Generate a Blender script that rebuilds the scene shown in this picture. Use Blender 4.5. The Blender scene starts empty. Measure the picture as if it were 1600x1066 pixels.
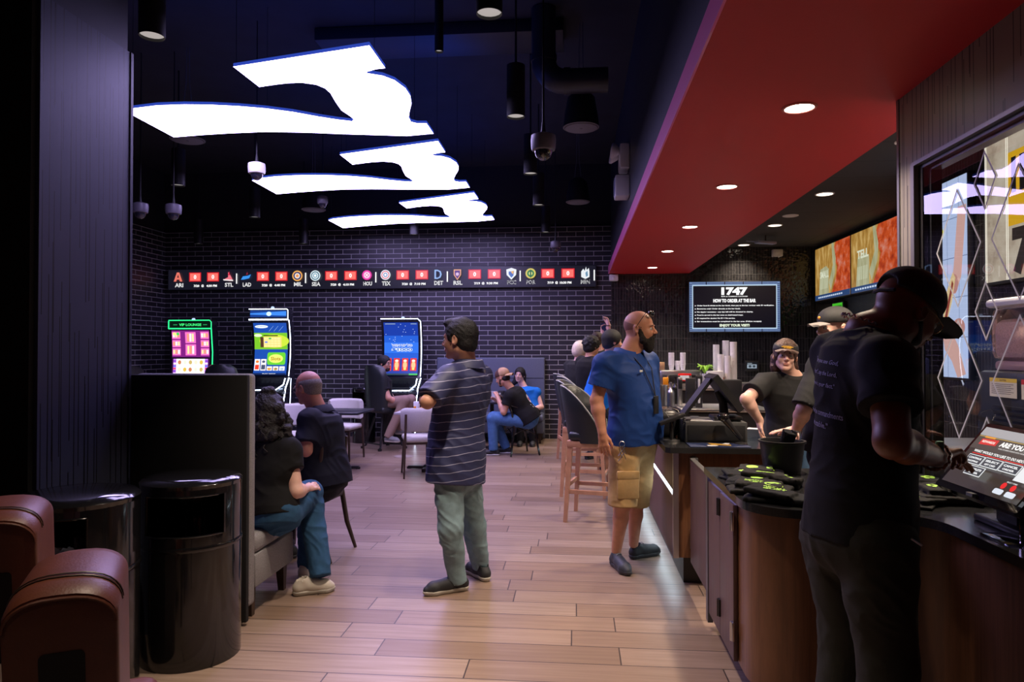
import bpy, bmesh, math, random
import numpy as np
from mathutils import Vector, Matrix, Euler, noise
random.seed(7)
SC = bpy.context.scene
COL = SC.collection
PI = math.pi
def R(a): return math.radians(a)

# ---------------------------------------------------------------- camera
FOCAL = 1100.0                      # focal length in pixels of the 1600 x 1066 frame
CAMZ = 1.52
cd = bpy.data.cameras.new('camera'); cam = bpy.data.objects.new('camera', cd); COL.objects.link(cam)
cd.sensor_width = 36.0; cd.lens = 36.0*FOCAL/1600.0; cd.clip_start = 0.05; cd.clip_end = 100
cam.location = (0, 0, CAMZ)
cam.rotation_euler = (R(90)+math.atan(15/FOCAL), 0, math.atan(100/FOCAL))
SC.camera = cam
CAMR = cam.rotation_euler.to_matrix()

# ---------------------------------------------------------------- world, exposure
w = bpy.data.worlds.new('world'); SC.world = w; w.use_nodes = True
w.node_tree.nodes['Background'].inputs[0].default_value = (0.010, 0.011, 0.018, 1)
w.node_tree.nodes['Background'].inputs[1].default_value = 1.0
SC.view_settings.view_transform = 'Standard'; SC.view_settings.look = 'None'
SC.view_settings.exposure = 0.0; SC.view_settings.gamma = 1.0
SC.view_settings.use_curve_mapping = False

# ---------------------------------------------------------------- large lights of the place (downlight beams)
def lamp(name, loc, power, color, size=0.14, spread=110, rot=(0,0,0)):
    d = bpy.data.lights.new(name, 'AREA'); d.shape = 'DISK'; d.size = size; d.energy = power
    d.color = color; d.spread = R(spread)
    o = bpy.data.objects.new(name, d); COL.objects.link(o); o.location = loc; o.rotation_euler = rot
    return o
WARM = (1.0, 0.80, 0.60)
SOFFIT_Z = 2.83; KITCH_Z = 3.26
SOFFIT_LIGHTS = [(1.20, 3.90+1.83*k) for k in range(5)]
KITCH_LIGHTS = [(2.75, 4.15), (2.75, 6.10), (2.75, 8.07), (2.75, 10.03), (2.75, 11.85)]
for x, y in SOFFIT_LIGHTS: lamp('soffit_beam', (x, y, SOFFIT_Z-0.015), 24, WARM, 0.09)
for x, y in KITCH_LIGHTS: lamp('kitchen_beam', (x, y, KITCH_Z-0.015), 16, WARM)
# downlights of the seating side (outside the frame, above and behind the camera) and bluish cove at the wall end
for x, y, e_ in [(-0.7, 3.2, 20), (-0.8, 2.0, 8), (-1.5, -0.2, 5)]: lamp('lounge_beam', (x, y, 3.5), e_, (1.0, 0.80, 0.62), 0.12, 75)
PANEL_Z = 3.57
PANEL_GLOW = 13.5
PANEL_COLOR = (0.56, 0.46, 1.0)

# ---------------------------------------------------------------- pixel <-> place
def ray(px, py): return CAMR @ Vector(((px-800)/FOCAL, (533-py)/FOCAL, -1))
def P(px, py, Y):               # the point seen at a pixel, at distance Y into the room
    d = ray(px, py); t = Y/d.y
    return Vector((d.x*t, Y, CAMZ+d.z*t))
def G(px, py, z=0.0):           # the point seen at a pixel, at height z
    d = ray(px, py); t = (z-CAMZ)/d.z
    return Vector((d.x*t, d.y*t, z))
def WX(px, py, X):              # the point seen at a pixel, on a wall of constant X
    d = ray(px, py); t = X/d.x
    return Vector((X, d.y*t, CAMZ+d.z*t))

# ---------------------------------------------------------------- materials
class NT:
    def __init__(s, m):
        s.t = m.node_tree; s.n = s.t.nodes; s.b = s.n['Principled BSDF']
    def new(s, k, **kw):
        n = s.n.new(k)
        for a, v in kw.items():
            if hasattr(n, a): setattr(n, a, v)
        return n
    def l(s, a, b): s.t.links.new(a, b)
    def math(s, op, a, b=None, c=None):
        n = s.n.new('ShaderNodeMath'); n.operation = op
        for i, v in enumerate((a, b, c)):
            if v is None: continue
            if hasattr(v, 'node'): s.l(v, n.inputs[i])
            else: n.inputs[i].default_value = v
        return n.outputs[0]
    def mix(s, f, a, b):
        n = s.n.new('ShaderNodeMix'); n.data_type = 'RGBA'
        for i, v in ((0, f), (6, a), (7, b)):
            if hasattr(v, 'node'): s.l(v, n.inputs[i])
            elif i == 0: n.inputs[0].default_value = v
            else: n.inputs[i].default_value = (*v[:3], 1)
        return n.outputs[2]
    def bump(s, h, strength=0.3, dist=0.01):
        n = s.n.new('ShaderNodeBump'); n.inputs['Strength'].default_value = strength
        n.inputs['Distance'].default_value = dist
        s.l(h, n.inputs['Height']); s.l(n.outputs[0], s.b.inputs['Normal'])
    def pos(s):                 # world position, split
        g = s.n.new('ShaderNodeNewGeometry'); x = s.n.new('ShaderNodeSeparateXYZ')
        s.l(g.outputs['Position'], x.inputs[0]); return g.outputs['Position'], x.outputs
    def obj(s):
        g = s.n.new('ShaderNodeTexCoord'); x = s.n.new('ShaderNodeSeparateXYZ')
        s.l(g.outputs['Object'], x.inputs[0]); return g.outputs['Object'], x.outputs
    def comb(s, a, b, c=0.0):
        n = s.n.new('ShaderNodeCombineXYZ')
        for i, v in enumerate((a, b, c)):
            if hasattr(v, 'node'): s.l(v, n.inputs[i])
            else: n.inputs[i].default_value = v
        return n.outputs[0]
    def noise(s, vec, scale, detail=4, rough=0.5):
        n = s.n.new('ShaderNodeTexNoise'); n.inputs['Scale'].default_value = scale
        n.inputs['Detail'].default_value = detail; n.inputs['Roughness'].default_value = rough
        if vec is not None: s.l(vec, n.inputs['Vector'])
        return n.outputs[0]
    def ramp(s, f, stops):
        n = s.n.new('ShaderNodeValToRGB'); e = n.color_ramp.elements
        e[0].position = stops[0][0]; e[0].color = (*stops[0][1], 1)
        e[1].position = stops[-1][0]; e[1].color = (*stops[-1][1], 1)
        for p, c in stops[1:-1]:
            q = e.new(p); q.color = (*c, 1)
        s.l(f, n.inputs[0]); return n.outputs[0]
MC = {}
def mat(name, color=(0.5,0.5,0.5), rough=0.5, metal=0.0, noise_amt=0.0, noise_scale=30, bump=0.0, bump_scale=80,
        coat=0.0, sheen=0.0, trans=0.0, alpha=1.0, spec=None, ior=None, sss=0.0):
    if name in MC: return MC[name]
    m = bpy.data.materials.new(name); m.use_nodes = True; t = NT(m); b = t.b
    b.inputs['Base Color'].default_value = (*color, 1); b.inputs['Roughness'].default_value = rough
    b.inputs['Metallic'].default_value = metal
    if coat: b.inputs['Coat Weight'].default_value = coat
    if sheen: b.inputs['Sheen Weight'].default_value = sheen
    if trans: b.inputs['Transmission Weight'].default_value = trans
    if alpha < 1: b.inputs['Alpha'].default_value = alpha
    if spec is not None: b.inputs['Specular IOR Level'].default_value = spec
    if ior: b.inputs['IOR'].default_value = ior
    if sss:
        b.inputs['Subsurface Weight'].default_value = sss; b.inputs['Subsurface Radius'].default_value = (0.02, 0.008, 0.004)
        b.inputs['Subsurface Scale'].default_value = 0.5
    if noise_amt or bump:
        v, _ = t.obj()
        if noise_amt:
            f = t.noise(v, noise_scale, 5, 0.6)
            lo = tuple(c*(1-noise_amt) for c in color); hi = tuple(min(1, c*(1+noise_amt)) for c in color)
            t.l(t.ramp(f, [(0.3, lo), (0.7, hi)]), b.inputs['Base Color'])
        if bump: t.bump(t.noise(v, bump_scale, 3), bump, 0.01)
    MC[name] = m; return m
def glow(name, color, strength=1.0):
    if name in MC: return MC[name]
    m = bpy.data.materials.new(name); m.use_nodes = True; b = m.node_tree.nodes['Principled BSDF']
    b.inputs['Base Color'].default_value = (0.01, 0.01, 0.01, 1); b.inputs['Roughness'].default_value = 0.3
    b.inputs['Emission Color'].default_value = (*color, 1); b.inputs['Emission Strength'].default_value = strength
    MC[name] = m; return m
def E(r, g, b, s=1.0):          # a screen colour given as 0-255 sRGB
    f = lambda c: ((c/255+0.055)/1.055)**2.4 if c > 10 else c/255/12.92
    return glow('lit_%d_%d_%d_%d' % (r, g, b, int(s*100)), (f(r), f(g), f(b)), s)
def S(r, g, b):                 # sRGB 0-255 to linear
    f = lambda c: ((c/255+0.055)/1.055)**2.4 if c > 10 else c/255/12.92
    return (f(r), f(g), f(b))

# ---------------------------------------------------------------- objects
ORG = {}
def tag(o, label=None, cat=None, group=None, kind=None):
    if label: o['label'] = label
    if cat: o['category'] = cat
    if group: o['group'] = group
    if kind: o['kind'] = kind
    return o
def thing(name, label, cat, loc=(0,0,0), rz=0.0, group=None):
    o = bpy.data.objects.new(name, None); COL.objects.link(o); o.empty_display_size = 0.1
    o.location = loc; o.rotation_euler = (0, 0, rz); tag(o, label, cat, group)
    return o
def wthing(name, label, cat, loc, group=None):     # a thing whose parts are given in room coordinates
    o = thing(name, label, cat, loc, 0, group); ORG[o.name] = Vector(loc); return o
def link_mesh(name, me, mats, parent=None, smooth=True, angle=38):
    if not isinstance(mats, (list, tuple)): mats = [mats]
    for m in mats: me.materials.append(m)
    if smooth:
        me.polygons.foreach_set('use_smooth', [True]*len(me.polygons))
        if angle < 180: me.set_sharp_from_angle(angle=R(angle))
    o = bpy.data.objects.new(name, me); COL.objects.link(o)
    if parent is not None:
        o.parent = parent
        if parent.name in ORG:
            me.transform(Matrix.Translation(-ORG[parent.name])); ORG[o.name] = ORG[parent.name]
    return o
TXT = {}
def text_geo(s, bold=0.0):
    k = (s, bold)
    if k in TXT: return TXT[k]
    cu = bpy.data.curves.new('lettering', 'FONT'); cu.body = s; cu.size = 1.0; cu.resolution_u = 2; cu.offset = bold
    ob = bpy.data.objects.new('lettering', cu); COL.objects.link(ob)
    me = ob.to_mesh()
    vs = [(v.co.x, v.co.y) for v in me.vertices]; fs = [tuple(p.vertices) for p in me.polygons]
    ob.to_mesh_clear(); bpy.data.objects.remove(ob); bpy.data.curves.remove(cu)
    x0 = min(v[0] for v in vs); x1 = max(v[0] for v in vs); y0 = min(v[1] for v in vs); y1 = max(v[1] for v in vs)
    TXT[k] = (vs, fs, x0, x1, y0, y1); return TXT[k]

class MB:
    def __init__(s): s.v = []; s.f = []; s.m = []
    def add(s, vs, fs, mi=0):
        n = len(s.v); s.v += [Vector(q) for q in vs]
        s.f += [tuple(i+n for i in f) for f in fs]; s.m += [mi]*len(fs); return s
    def box(s, x0, x1, y0, y1, z0, z1, mi=0):
        vs = [(x,y,z) for x in (x0,x1) for y in (y0,y1) for z in (z0,z1)]
        return s.add(vs, [(0,1,3,2),(4,6,7,5),(0,4,5,1),(2,3,7,6),(0,2,6,4),(1,5,7,3)], mi)
    def rbox(s, x0, x1, y0, y1, z0, z1, r=0.01, seg=2, mi=0, M=None):
        bm = bmesh.new(); bmesh.ops.create_cube(bm, size=1)
        for v in bm.verts: v.co = Vector(((x0+x1)/2+v.co.x*(x1-x0), (y0+y1)/2+v.co.y*(y1-y0), (z0+z1)/2+v.co.z*(z1-z0)))
        r = min(r, 0.49*min(abs(x1-x0), abs(y1-y0), abs(z1-z0)))
        bmesh.ops.bevel(bm, geom=bm.edges[:], offset=r, segments=seg, affect='EDGES', profile=0.5)
        if M is not None: bmesh.ops.transform(bm, matrix=M, verts=bm.verts)
        bm.verts.index_update()
        s.add([v.co for v in bm.verts], [tuple(v.index for v in f.verts) for f in bm.faces], mi); bm.free(); return s
    def bar(s, a, b, w, h=None, up=(0,0,1), mi=0, w2=None, h2=None):   # rectangular bar from a to b
        a = Vector(a); b = Vector(b); h = h or w; d = (b-a).normalized(); u = Vector(up)
        x = d.cross(u)
        if x.length < 1e-3: x = d.cross(Vector((1,0,0)))
        x.normalize(); y = x.cross(d)
        w2 = w2 or w; h2 = h2 or h
        vs = [a+x*sx*w/2+y*sy*h/2 for sx,sy in ((-1,-1),(1,-1),(1,1),(-1,1))]+[b+x*sx*w2/2+y*sy*h2/2 for sx,sy in ((-1,-1),(1,-1),(1,1),(-1,1))]
        return s.add(vs, [(3,2,1,0),(4,5,6,7),(0,1,5,4),(1,2,6,5),(2,3,7,6),(3,0,4,7)], mi)
    def cyl(s, a, b, r0, r1=None, n=16, cap=True, mi=0):
        a = Vector(a); b = Vector(b); r1 = r0 if r1 is None else r1; d = (b-a).normalized()
        x = d.orthogonal().normalized(); y = d.cross(x)
        vs = []
        for c, r in ((a, r0), (b, r1)):
            vs += [c+(x*math.cos(2*PI*i/n)+y*math.sin(2*PI*i/n))*r for i in range(n)]
        fs = [(i,(i+1)%n,n+(i+1)%n,n+i) for i in range(n)]
        if cap: fs += [tuple(range(n-1,-1,-1)), tuple(range(n,2*n))]
        return s.add(vs, fs, mi)
    def lathe(s, prof, c=(0,0,0), n=24, mi=0, M=None, sx=1, sy=1):
        c = Vector(c); vs = []; fs = []
        for r, z in prof:
            vs += [Vector((r*math.cos(2*PI*i/n)*sx, r*math.sin(2*PI*i/n)*sy, z)) for i in range(n)]
        for k in range(len(prof)-1):
            fs += [(k*n+i, k*n+(i+1)%n, (k+1)*n+(i+1)%n, (k+1)*n+i) for i in range(n)]
        if prof[0][0] > 1e-4: fs.append(tuple(range(n-1,-1,-1)))
        if prof[-1][0] > 1e-4: fs.append(tuple((len(prof)-1)*n+i for i in range(n)))
        if M is not None: vs = [M @ v for v in vs]
        return s.add([v+c for v in vs], fs, mi)
    def tube(s, pts, r, n=8, mi=0, closed=False, flat=None):
        pts = [Vector(p) for p in pts]; m = len(pts); vs = []; fs = []
        rr = r if isinstance(r, (list, tuple)) else [r]*m
        x = None
        for k in range(m):
            a = pts[(k-1) % m] if (k > 0 or closed) else pts[0]; b = pts[(k+1) % m] if (k < m-1 or closed) else pts[-1]
            d = (b-a).normalized()
            if x is None: x = d.orthogonal().normalized()
            x = (x-d*x.dot(d)).normalized(); y = d.cross(x)
            vs += [pts[k]+(x*math.cos(2*PI*i/n)+y*math.sin(2*PI*i/n))*rr[k] for i in range(n)]
        for k in range(m if closed else m-1):
            q = (k+1) % m
            fs += [(k*n+i, k*n+(i+1)%n, q*n+(i+1)%n, q*n+i) for i in range(n)]
        if not closed: fs += [tuple(range(n-1,-1,-1)), tuple((m-1)*n+i for i in range(n))]
        return s.add(vs, fs, mi)
    def ball(s, c, rx, ry=None, rz=None, n=16, m=10, mi=0, M=None):
        ry = ry or rx; rz = rz or rx; c = Vector(c); vs = [Vector((0,0,-rz))]; fs = []
        for j in range(1, m):
            a = -PI/2+PI*j/m
            vs += [Vector((rx*math.cos(a)*math.cos(2*PI*i/n), ry*math.cos(a)*math.sin(2*PI*i/n), rz*math.sin(a))) for i in range(n)]
        vs.append(Vector((0,0,rz)))
        fs += [(0, 1+(i+1)%n, 1+i) for i in range(n)]
        for j in range(m-2):
            fs += [(1+j*n+i, 1+j*n+(i+1)%n, 1+(j+1)*n+(i+1)%n, 1+(j+1)*n+i) for i in range(n)]
        L = len(vs)-1; fs += [(L, 1+(m-2)*n+i, 1+(m-2)*n+(i+1)%n) for i in range(n)]
        if M is not None: vs = [M @ v for v in vs]
        return s.add([v+c for v in vs], fs, mi)
    def prism(s, poly, o, u, v, d, mi=0, side_mi=None, back_mi=None):   # polygon in (u, v) thickened by vector d
        o = Vector(o); u = Vector(u); v = Vector(v); d = Vector(d); n = len(poly)
        a = [o+u*p[0]+v*p[1] for p in poly]; base = len(s.v)
        s.v += a+[q+d for q in a]
        s.f.append(tuple(base+i for i in range(n))); s.m.append(mi)
        s.f.append(tuple(base+n+i for i in range(n-1,-1,-1))); s.m.append(mi if back_mi is None else back_mi)
        for i in range(n):
            s.f.append((base+i, base+(i+1)%n, base+n+(i+1)%n, base+n+i)); s.m.append(mi if side_mi is None else side_mi)
        return s
    def text(s, t, o, u, v, h, w=None, align='c', mi=0, bold=0.02, lift=None):
        vs, fs, x0, x1, y0, y1 = text_geo(t, bold)
        o = Vector(o); u = Vector(u); v = Vector(v)
        k = h/(y1-y0); kx = k if w is None else w/(x1-x0)
        tw = (x1-x0)*kx; dx = -tw/2 if align == 'c' else (0 if align == 'l' else -tw)
        n = lift if lift is not None else Vector((0,0,0))
        return s.add([o+n+u*((a-x0)*kx+dx)+v*((b-y0)*k-h/2) for a, b in vs], fs, mi)
    def build(s, name, mats, parent=None, smooth=True, angle=38, fix=False):
        me = bpy.data.meshes.new(name); me.from_pydata([tuple(q) for q in s.v], [], s.f)
        if any(s.m): me.polygons.foreach_set('material_index', s.m)
        if fix:
            bm = bmesh.new(); bm.from_mesh(me); bmesh.ops.remove_doubles(bm, verts=bm.verts, dist=1e-5)
            bmesh.ops.recalc_face_normals(bm, faces=bm.faces); bm.to_mesh(me); bm.free()
        me.update(); return link_mesh(name, me, mats, parent, smooth, angle)
class Art:                        # flat printed / lit artwork on a rectangle: unit coordinates u right, v up
    def __init__(s, o, U, V, step=0.0006):
        s.o = Vector(o); s.U = Vector(U); s.V = Vector(V); s.n = s.U.cross(s.V).normalized(); s.k = 0; s.step = step
        s.mb = MB(); s.mats = []
    def mi(s, m):
        if m not in s.mats: s.mats.append(m)
        return s.mats.index(m)
    def pt(s, a, b): return s.o+s.U*a+s.V*b+s.n*(s.k*s.step)
    def poly(s, pts, m, up=True):
        if up: s.k += 1
        s.mb.add([s.pt(*p) for p in pts], [tuple(range(len(pts)))], s.mi(m)); return s
    def rect(s, a, b, c, d, m, up=True): return s.poly([(a,b),(c,b),(c,d),(a,d)], m, up)
    def disc(s, a, b, ra, rb, m, up=True, n=20):
        return s.poly([(a+ra*math.cos(2*PI*i/n), b+rb*math.sin(2*PI*i/n)) for i in range(n)], m, up)
    def text(s, t, a, b, h, m, w=None, align='c', bold=0.02, up=True):
        if up: s.k += 1
        s.mb.text(t, s.pt(a, b), s.U.normalized(), s.V.normalized(), h*s.V.length, None if w is None else w*s.U.length, align, s.mi(m), bold)
        return s
    def build(s, name, parent=None): return s.mb.build(name, s.mats, parent, smooth=False)
def rrect(a, b, c, d, r, n=4):   # rounded rectangle polygon
    out = []
    for cx, cy, t in ((c-r, b+r, -90), (c-r, d-r, 0), (a+r, d-r, 90), (a+r, b+r, 180)):
        out += [(cx+r*math.cos(R(t+90*i/n)), cy+r*math.sin(R(t+90*i/n))) for i in range(n+1)]
    return out
def kids(o): return list(o.children)
def copy_tree(o, loc=None, rz=None, label=None, group=None, parent=None):
    c = o.copy(); COL.objects.link(c); c.parent = parent
    if parent is None:
        if loc is not None: c.location = loc
        if rz is not None: c.rotation_euler = (0, 0, rz)
        if label: c['label'] = label
        if group: c['group'] = group
    for k in kids(o): copy_tree(k, parent=c)
    return c
def struct(name, mb, m, smooth=False):
    o = mb.build(name, m, None, smooth); o['kind'] = 'structure'; return o

# ================================================================ THE SETTING
def brick_mat(name, axis, c1, c2, mortar, w=0.305, h=0.085, ms=0.010, offset=0.5, bump=0.6, rough=0.45, vary=0.0, wav=0.0):
    m = bpy.data.materials.new(name); m.use_nodes = True; t = NT(m)
    p, x = t.pos()
    vec = t.comb(x[0] if axis == 'x' else x[1], x[2])
    b = t.new('ShaderNodeTexBrick'); b.offset = offset; b.squash = 1.0
    t.l(vec, b.inputs['Vector']); i = b.inputs
    i['Color1'].default_value = (*c1, 1); i['Color2'].default_value = (*c2, 1); i['Mortar'].default_value = (*mortar, 1)
    i['Scale'].default_value = 1.0; i['Mortar Size'].default_value = ms/2; i['Mortar Smooth'].default_value = 0.1
    i['Brick Width'].default_value = w; i['Row Height'].default_value = h; i['Bias'].default_value = 0.0
    n = t.noise(p, 40, 4)
    c = t.mix(t.math('MULTIPLY', n, 0.35), b.outputs['Color'], (0.02, 0.02, 0.025))
    t.l(c, t.b.inputs['Base Color'])
    t.b.inputs['Roughness'].default_value = rough
    hgt = t.math('SUBTRACT', 1.0, b.outputs['Fac'])
    hgt = t.math('ADD', hgt, t.math('MULTIPLY', n, 0.25))
    if vary:                      # each tile pillowed a little differently
        hgt = t.math('ADD', hgt, t.math('MULTIPLY', t.noise(vec, 17, 1), vary))
    t.bump(hgt, bump, 0.006)
    return m
M_brick = brick_mat('dark_brick_long', 'x', (0.012,0.011,0.016), (0.028,0.026,0.034), (0.46,0.44,0.46))
M_brick_side = brick_mat('dark_brick_side', 'y', (0.012,0.011,0.016), (0.028,0.026,0.034), (0.46,0.44,0.46))
M_tile = brick_mat('black_glazed_tile', 'x', (0.012,0.012,0.013), (0.030,0.030,0.032), (0.10,0.10,0.10), w=0.047, h=0.216, ms=0.005, offset=0.0, bump=0.9, rough=0.08, vary=2.2)
M_tile_y = brick_mat('black_glazed_tile_side', 'y', (0.010,0.010,0.011), (0.022,0.022,0.024), (0.07,0.07,0.07), w=0.047, h=0.216, ms=0.005, offset=0.0, bump=0.5, rough=0.25, vary=0.6)

def floor_mat():
    m = bpy.data.materials.new('wood_plank_tile'); m.use_nodes = True; t = NT(m); p, x = t.pos()
    PW, PL = 0.203, 1.22
    row = t.math('FLOOR', t.math('DIVIDE', x[1], PW))
    wn = t.new('ShaderNodeTexWhiteNoise', noise_dimensions='1D'); t.l(row, wn.inputs['W'])
    off = t.math('MULTIPLY', wn.outputs['Value'], PL)
    xs = t.math('DIVIDE', t.math('ADD', x[0], off), PL)
    colm = t.math('FLOOR', xs)
    fy = t.math('FRACT', t.math('DIVIDE', x[1], PW)); fx = t.math('FRACT', xs)
    gy = t.math('LESS_THAN', fy, 0.030); gx = t.math('LESS_THAN', fx, 0.0055)
    g = t.math('MAXIMUM', gy, gx)
    w2 = t.new('ShaderNodeTexWhiteNoise', noise_dimensions='2D'); t.l(t.comb(row, colm), w2.inputs['Vector'])
    base = t.ramp(w2.outputs['Value'], [(0.0, (0.205, 0.138, 0.098)), (0.5, (0.265, 0.185, 0.140)), (1.0, (0.325, 0.240, 0.190))])
    gv = t.comb(t.math('ADD', t.math('MULTIPLY', x[0], 1.2), t.math('MULTIPLY', w2.outputs['Value'], 37.0)), t.math('MULTIPLY', x[1], 22.0), row)
    gr = t.noise(gv, 1.6, 6, 0.6)
    col = t.mix(t.ramp(gr, [(0.35, (0,0,0)), (0.7, (0.55,0.55,0.55))]), base, (0.15,0.095,0.065))
    col = t.mix(g, col, (0.045,0.032,0.028))
    t.l(col, t.b.inputs['Base Color'])
    t.l(t.ramp(gr, [(0.3, (0.30,)*3), (0.8, (0.46,)*3)]), t.b.inputs['Roughness'])
    t.bump(t.math('SUBTRACT', t.math('MULTIPLY', gr, 0.15), g), 0.35, 0.003)
    return m
def groove_mat(name, axis, color, dark, pitch=0.05, rough=0.45):
    m = bpy.data.materials.new(name); m.use_nodes = True; t = NT(m); p, x = t.pos()
    a = x[0] if axis == 'x' else x[1]
    q = t.math('DIVIDE', a, pitch); cell = t.math('FLOOR', q); fr = t.math('FRACT', q)
    def layer(w0, seed, zl):
        wn = t.new('ShaderNodeTexWhiteNoise', noise_dimensions='1D'); t.l(t.math('ADD', cell, seed), wn.inputs['W'])
        r = wn.outputs['Value']
        lo = t.math('ADD', 0.10, t.math('MULTIPLY', r, 0.7))
        ln = t.math('MULTIPLY', t.math('GREATER_THAN', fr, lo), t.math('LESS_THAN', fr, t.math('ADD', lo, w0)))
        z = t.math('FRACT', t.math('ADD', t.math('DIVIDE', x[2], zl), t.math('MULTIPLY', r, 7.3)))
        return t.math('MULTIPLY', ln, t.math('LESS_THAN', z, 0.62))
    g = t.math('MAXIMUM', layer(0.13, 3.0, 1.7), layer(0.13, 91.0, 1.1))
    n = t.noise(p, 6, 5)
    c = t.mix(g, t.mix(t.math('MULTIPLY', n, 0.4), color, tuple(k*0.6 for k in color)), dark)
    t.l(c, t.b.inputs['Base Color']); t.b.inputs['Roughness'].default_value = rough
    t.bump(t.math('SUBTRACT', 1.0, g), 0.5, 0.004)
    return m
def wood_mat(name, axis, c1, c2, rough=0.4, scale=1.0):   # vertical grain varies along the chosen axis
    m = bpy.data.materials.new(name); m.use_nodes = True; t = NT(m); p, x = t.pos()
    s = t.math('ADD', x[0], x[1]) if axis == 'xy' else (x[0] if axis == 'x' else x[1])
    v = t.comb(t.math('MULTIPLY', s, 60.0*scale), t.math('MULTIPLY', x[2], 1.6*scale))
    g = t.noise(v, 1.0, 6, 0.65)
    t.l(t.ramp(g, [(0.28, c1), (0.72, c2)]), t.b.inputs['Base Color']); t.b.inputs['Roughness'].default_value = rough
    t.bump(g, 0.15, 0.003)
    return m
M_floor = floor_mat()
M_black = mat('black_paint', (0.010, 0.010, 0.012), 0.8)
M_deck = mat('black_deck', (0.012, 0.013, 0.018), 0.85, noise_amt=0.3, noise_scale=3)
M_red = mat('red_paint', (0.50, 0.012, 0.018), 0.55, bump=0.05, bump_scale=60)
M_groove = groove_mat('grooved_black_panel', 'y', (0.060, 0.070, 0.125), (0.004, 0.004, 0.007))
M_groove2 = groove_mat('grooved_grey_panel', 'y', (0.20, 0.18, 0.155), (0.03, 0.027, 0.024))
M_groove2x = groove_mat('grooved_grey_panel_end', 'x', (0.17, 0.155, 0.135), (0.05, 0.045, 0.04))
M_wood = wood_mat('walnut_veneer', 'xy', (0.085, 0.034, 0.015), (0.21, 0.088, 0.040))
M_wood_purple = wood_mat('walnut_door_veneer', 'xy', (0.070, 0.036, 0.032), (0.15, 0.085, 0.075), 0.42)
M_counter = mat('black_stone_counter', (0.020, 0.020, 0.021), 0.14, noise_amt=0.3, noise_scale=160)
M_metal = mat('brushed_steel', (0.62, 0.62, 0.63), 0.28, 1.0)
M_dmetal = mat('dark_bronze_metal', (0.045, 0.043, 0.043), 0.4, 0.7)
M_blackgloss = mat('gloss_black', (0.008, 0.008, 0.009), 0.12, coat=0.4)
M_blackplastic = mat('black_plastic', (0.016, 0.016, 0.018), 0.38)
M_white = mat('white_plastic', (0.75, 0.75, 0.75), 0.4)

struct('floor', MB().box(-7.7, 4.4, -4, 12.4, -0.1, 0), M_floor)
struct('wall_back', MB().box(-7.7, 0.60, 12.15, 12.35, 0, 3.66), M_brick)
struct('wall_bar', MB().box(0.60, 4.4, 12.15, 12.35, 0, 3.3), M_tile)
struct('wall_upper', MB().box(-7.7, 4.4, 12.20, 12.35, 3.66, 4.75), M_black)
struct('wall_left', MB().box(-7.7, -7.43, 7.0, 12.15, 0, 3.66), M_brick_side)
struct('wall_left_upper', MB().box(-7.7, -7.46, 7.0, 12.15, 3.66, 4.75), M_black)
struct('wall_left_near', MB().box(-7.7, -7.43, -4, 7.0, 0, 4.75), M_black)
struct('wall_front', MB().box(-7.7, 4.4, -4.2, -4.0, 0, 4.75), M_black)
struct('wall_right', MB().box(4.0, 4.4, -4, 12.15, 0, 4.75), M_tile_y)
struct('ceiling', MB().box(-7.7, 4.4, -4.2, 12.4, 4.75, 4.9), M_deck)
# column clad in grooved panel, left of the bins; and the darker head above its seam
struct('wall_column', MB().box(-3.6, -2.50, 3.07, 3.75, 0, 3.20).box(-2.515, -2.494, 3.735, 3.757, 0, 3.20), M_groove)
struct('wall_column_head', MB().box(-3.6, -2.52, 3.07, 3.74, 3.20, 4.75), mat('blue_black_paint', (0.03,0.033,0.05), 0.5))
struct('wall_column_near', MB().box(-3.62, -2.52, 3.04, 3.07, 0, 4.75), M_black)
# red dropped soffit over the counters, its black face above the red lip
mb = MB().box(0.562, 1.91, -1.0, 12.15, SOFFIT_Z, SOFFIT_Z+0.13, 0)
struct('trim_2', MB().box(0.55, 0.561, -1.0, 12.15, SOFFIT_Z-0.002, SOFFIT_Z+0.13), mat('red_lip_blue_lit', (0.85, 0.16, 0.45), 0.35, coat=0.3))  # magenta paints the panels' blue light on the red lip into its colour
struct('ceiling_soffit', mb, M_red)
mb = MB().box(0.60, 1.89, -1.0, 12.15, SOFFIT_Z+0.13, 4.75, 0)
struct('ceiling_soffit_face', mb, mat('navy_black_paint', (0.022, 0.026, 0.04), 0.42, bump=0.1, bump_scale=5))
struct('ceiling_soffit_near', MB().box(1.91, 4.0, -1.0, 3.64, SOFFIT_Z, SOFFIT_Z+0.13), M_red)
# kitchen ceiling of dark tiles
m = bpy.data.materials.new('dark_ceiling_tile'); m.use_nodes = True; t = NT(m); p, x = t.pos()
b = t.new('ShaderNodeTexBrick'); b.offset = 0.0; t.l(p, b.inputs['Vector'])
for k_, v_ in (('Scale', 1.0), ('Mortar Size', 0.008), ('Brick Width', 1.22), ('Row Height', 0.61)): b.inputs[k_].default_value = v_
b.inputs['Color1'].default_value = (0.030,0.029,0.030,1); b.inputs['Color2'].default_value = (0.040,0.038,0.038,1); b.inputs['Mortar'].default_value = (0.010,0.010,0.010,1)
t.l(b.outputs['Color'], t.b.inputs['Base Color']); t.b.inputs['Roughness'].default_value = 0.8
struct('ceiling_kitchen', MB().box(1.89, 4.0, 3.0, 12.15, KITCH_Z, KITCH_Z+0.1), m)
struct('wall_kitchen', MB().box(3.42, 4.0, -1.0, 7.2, 0, KITCH_Z), M_tile_y)
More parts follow.
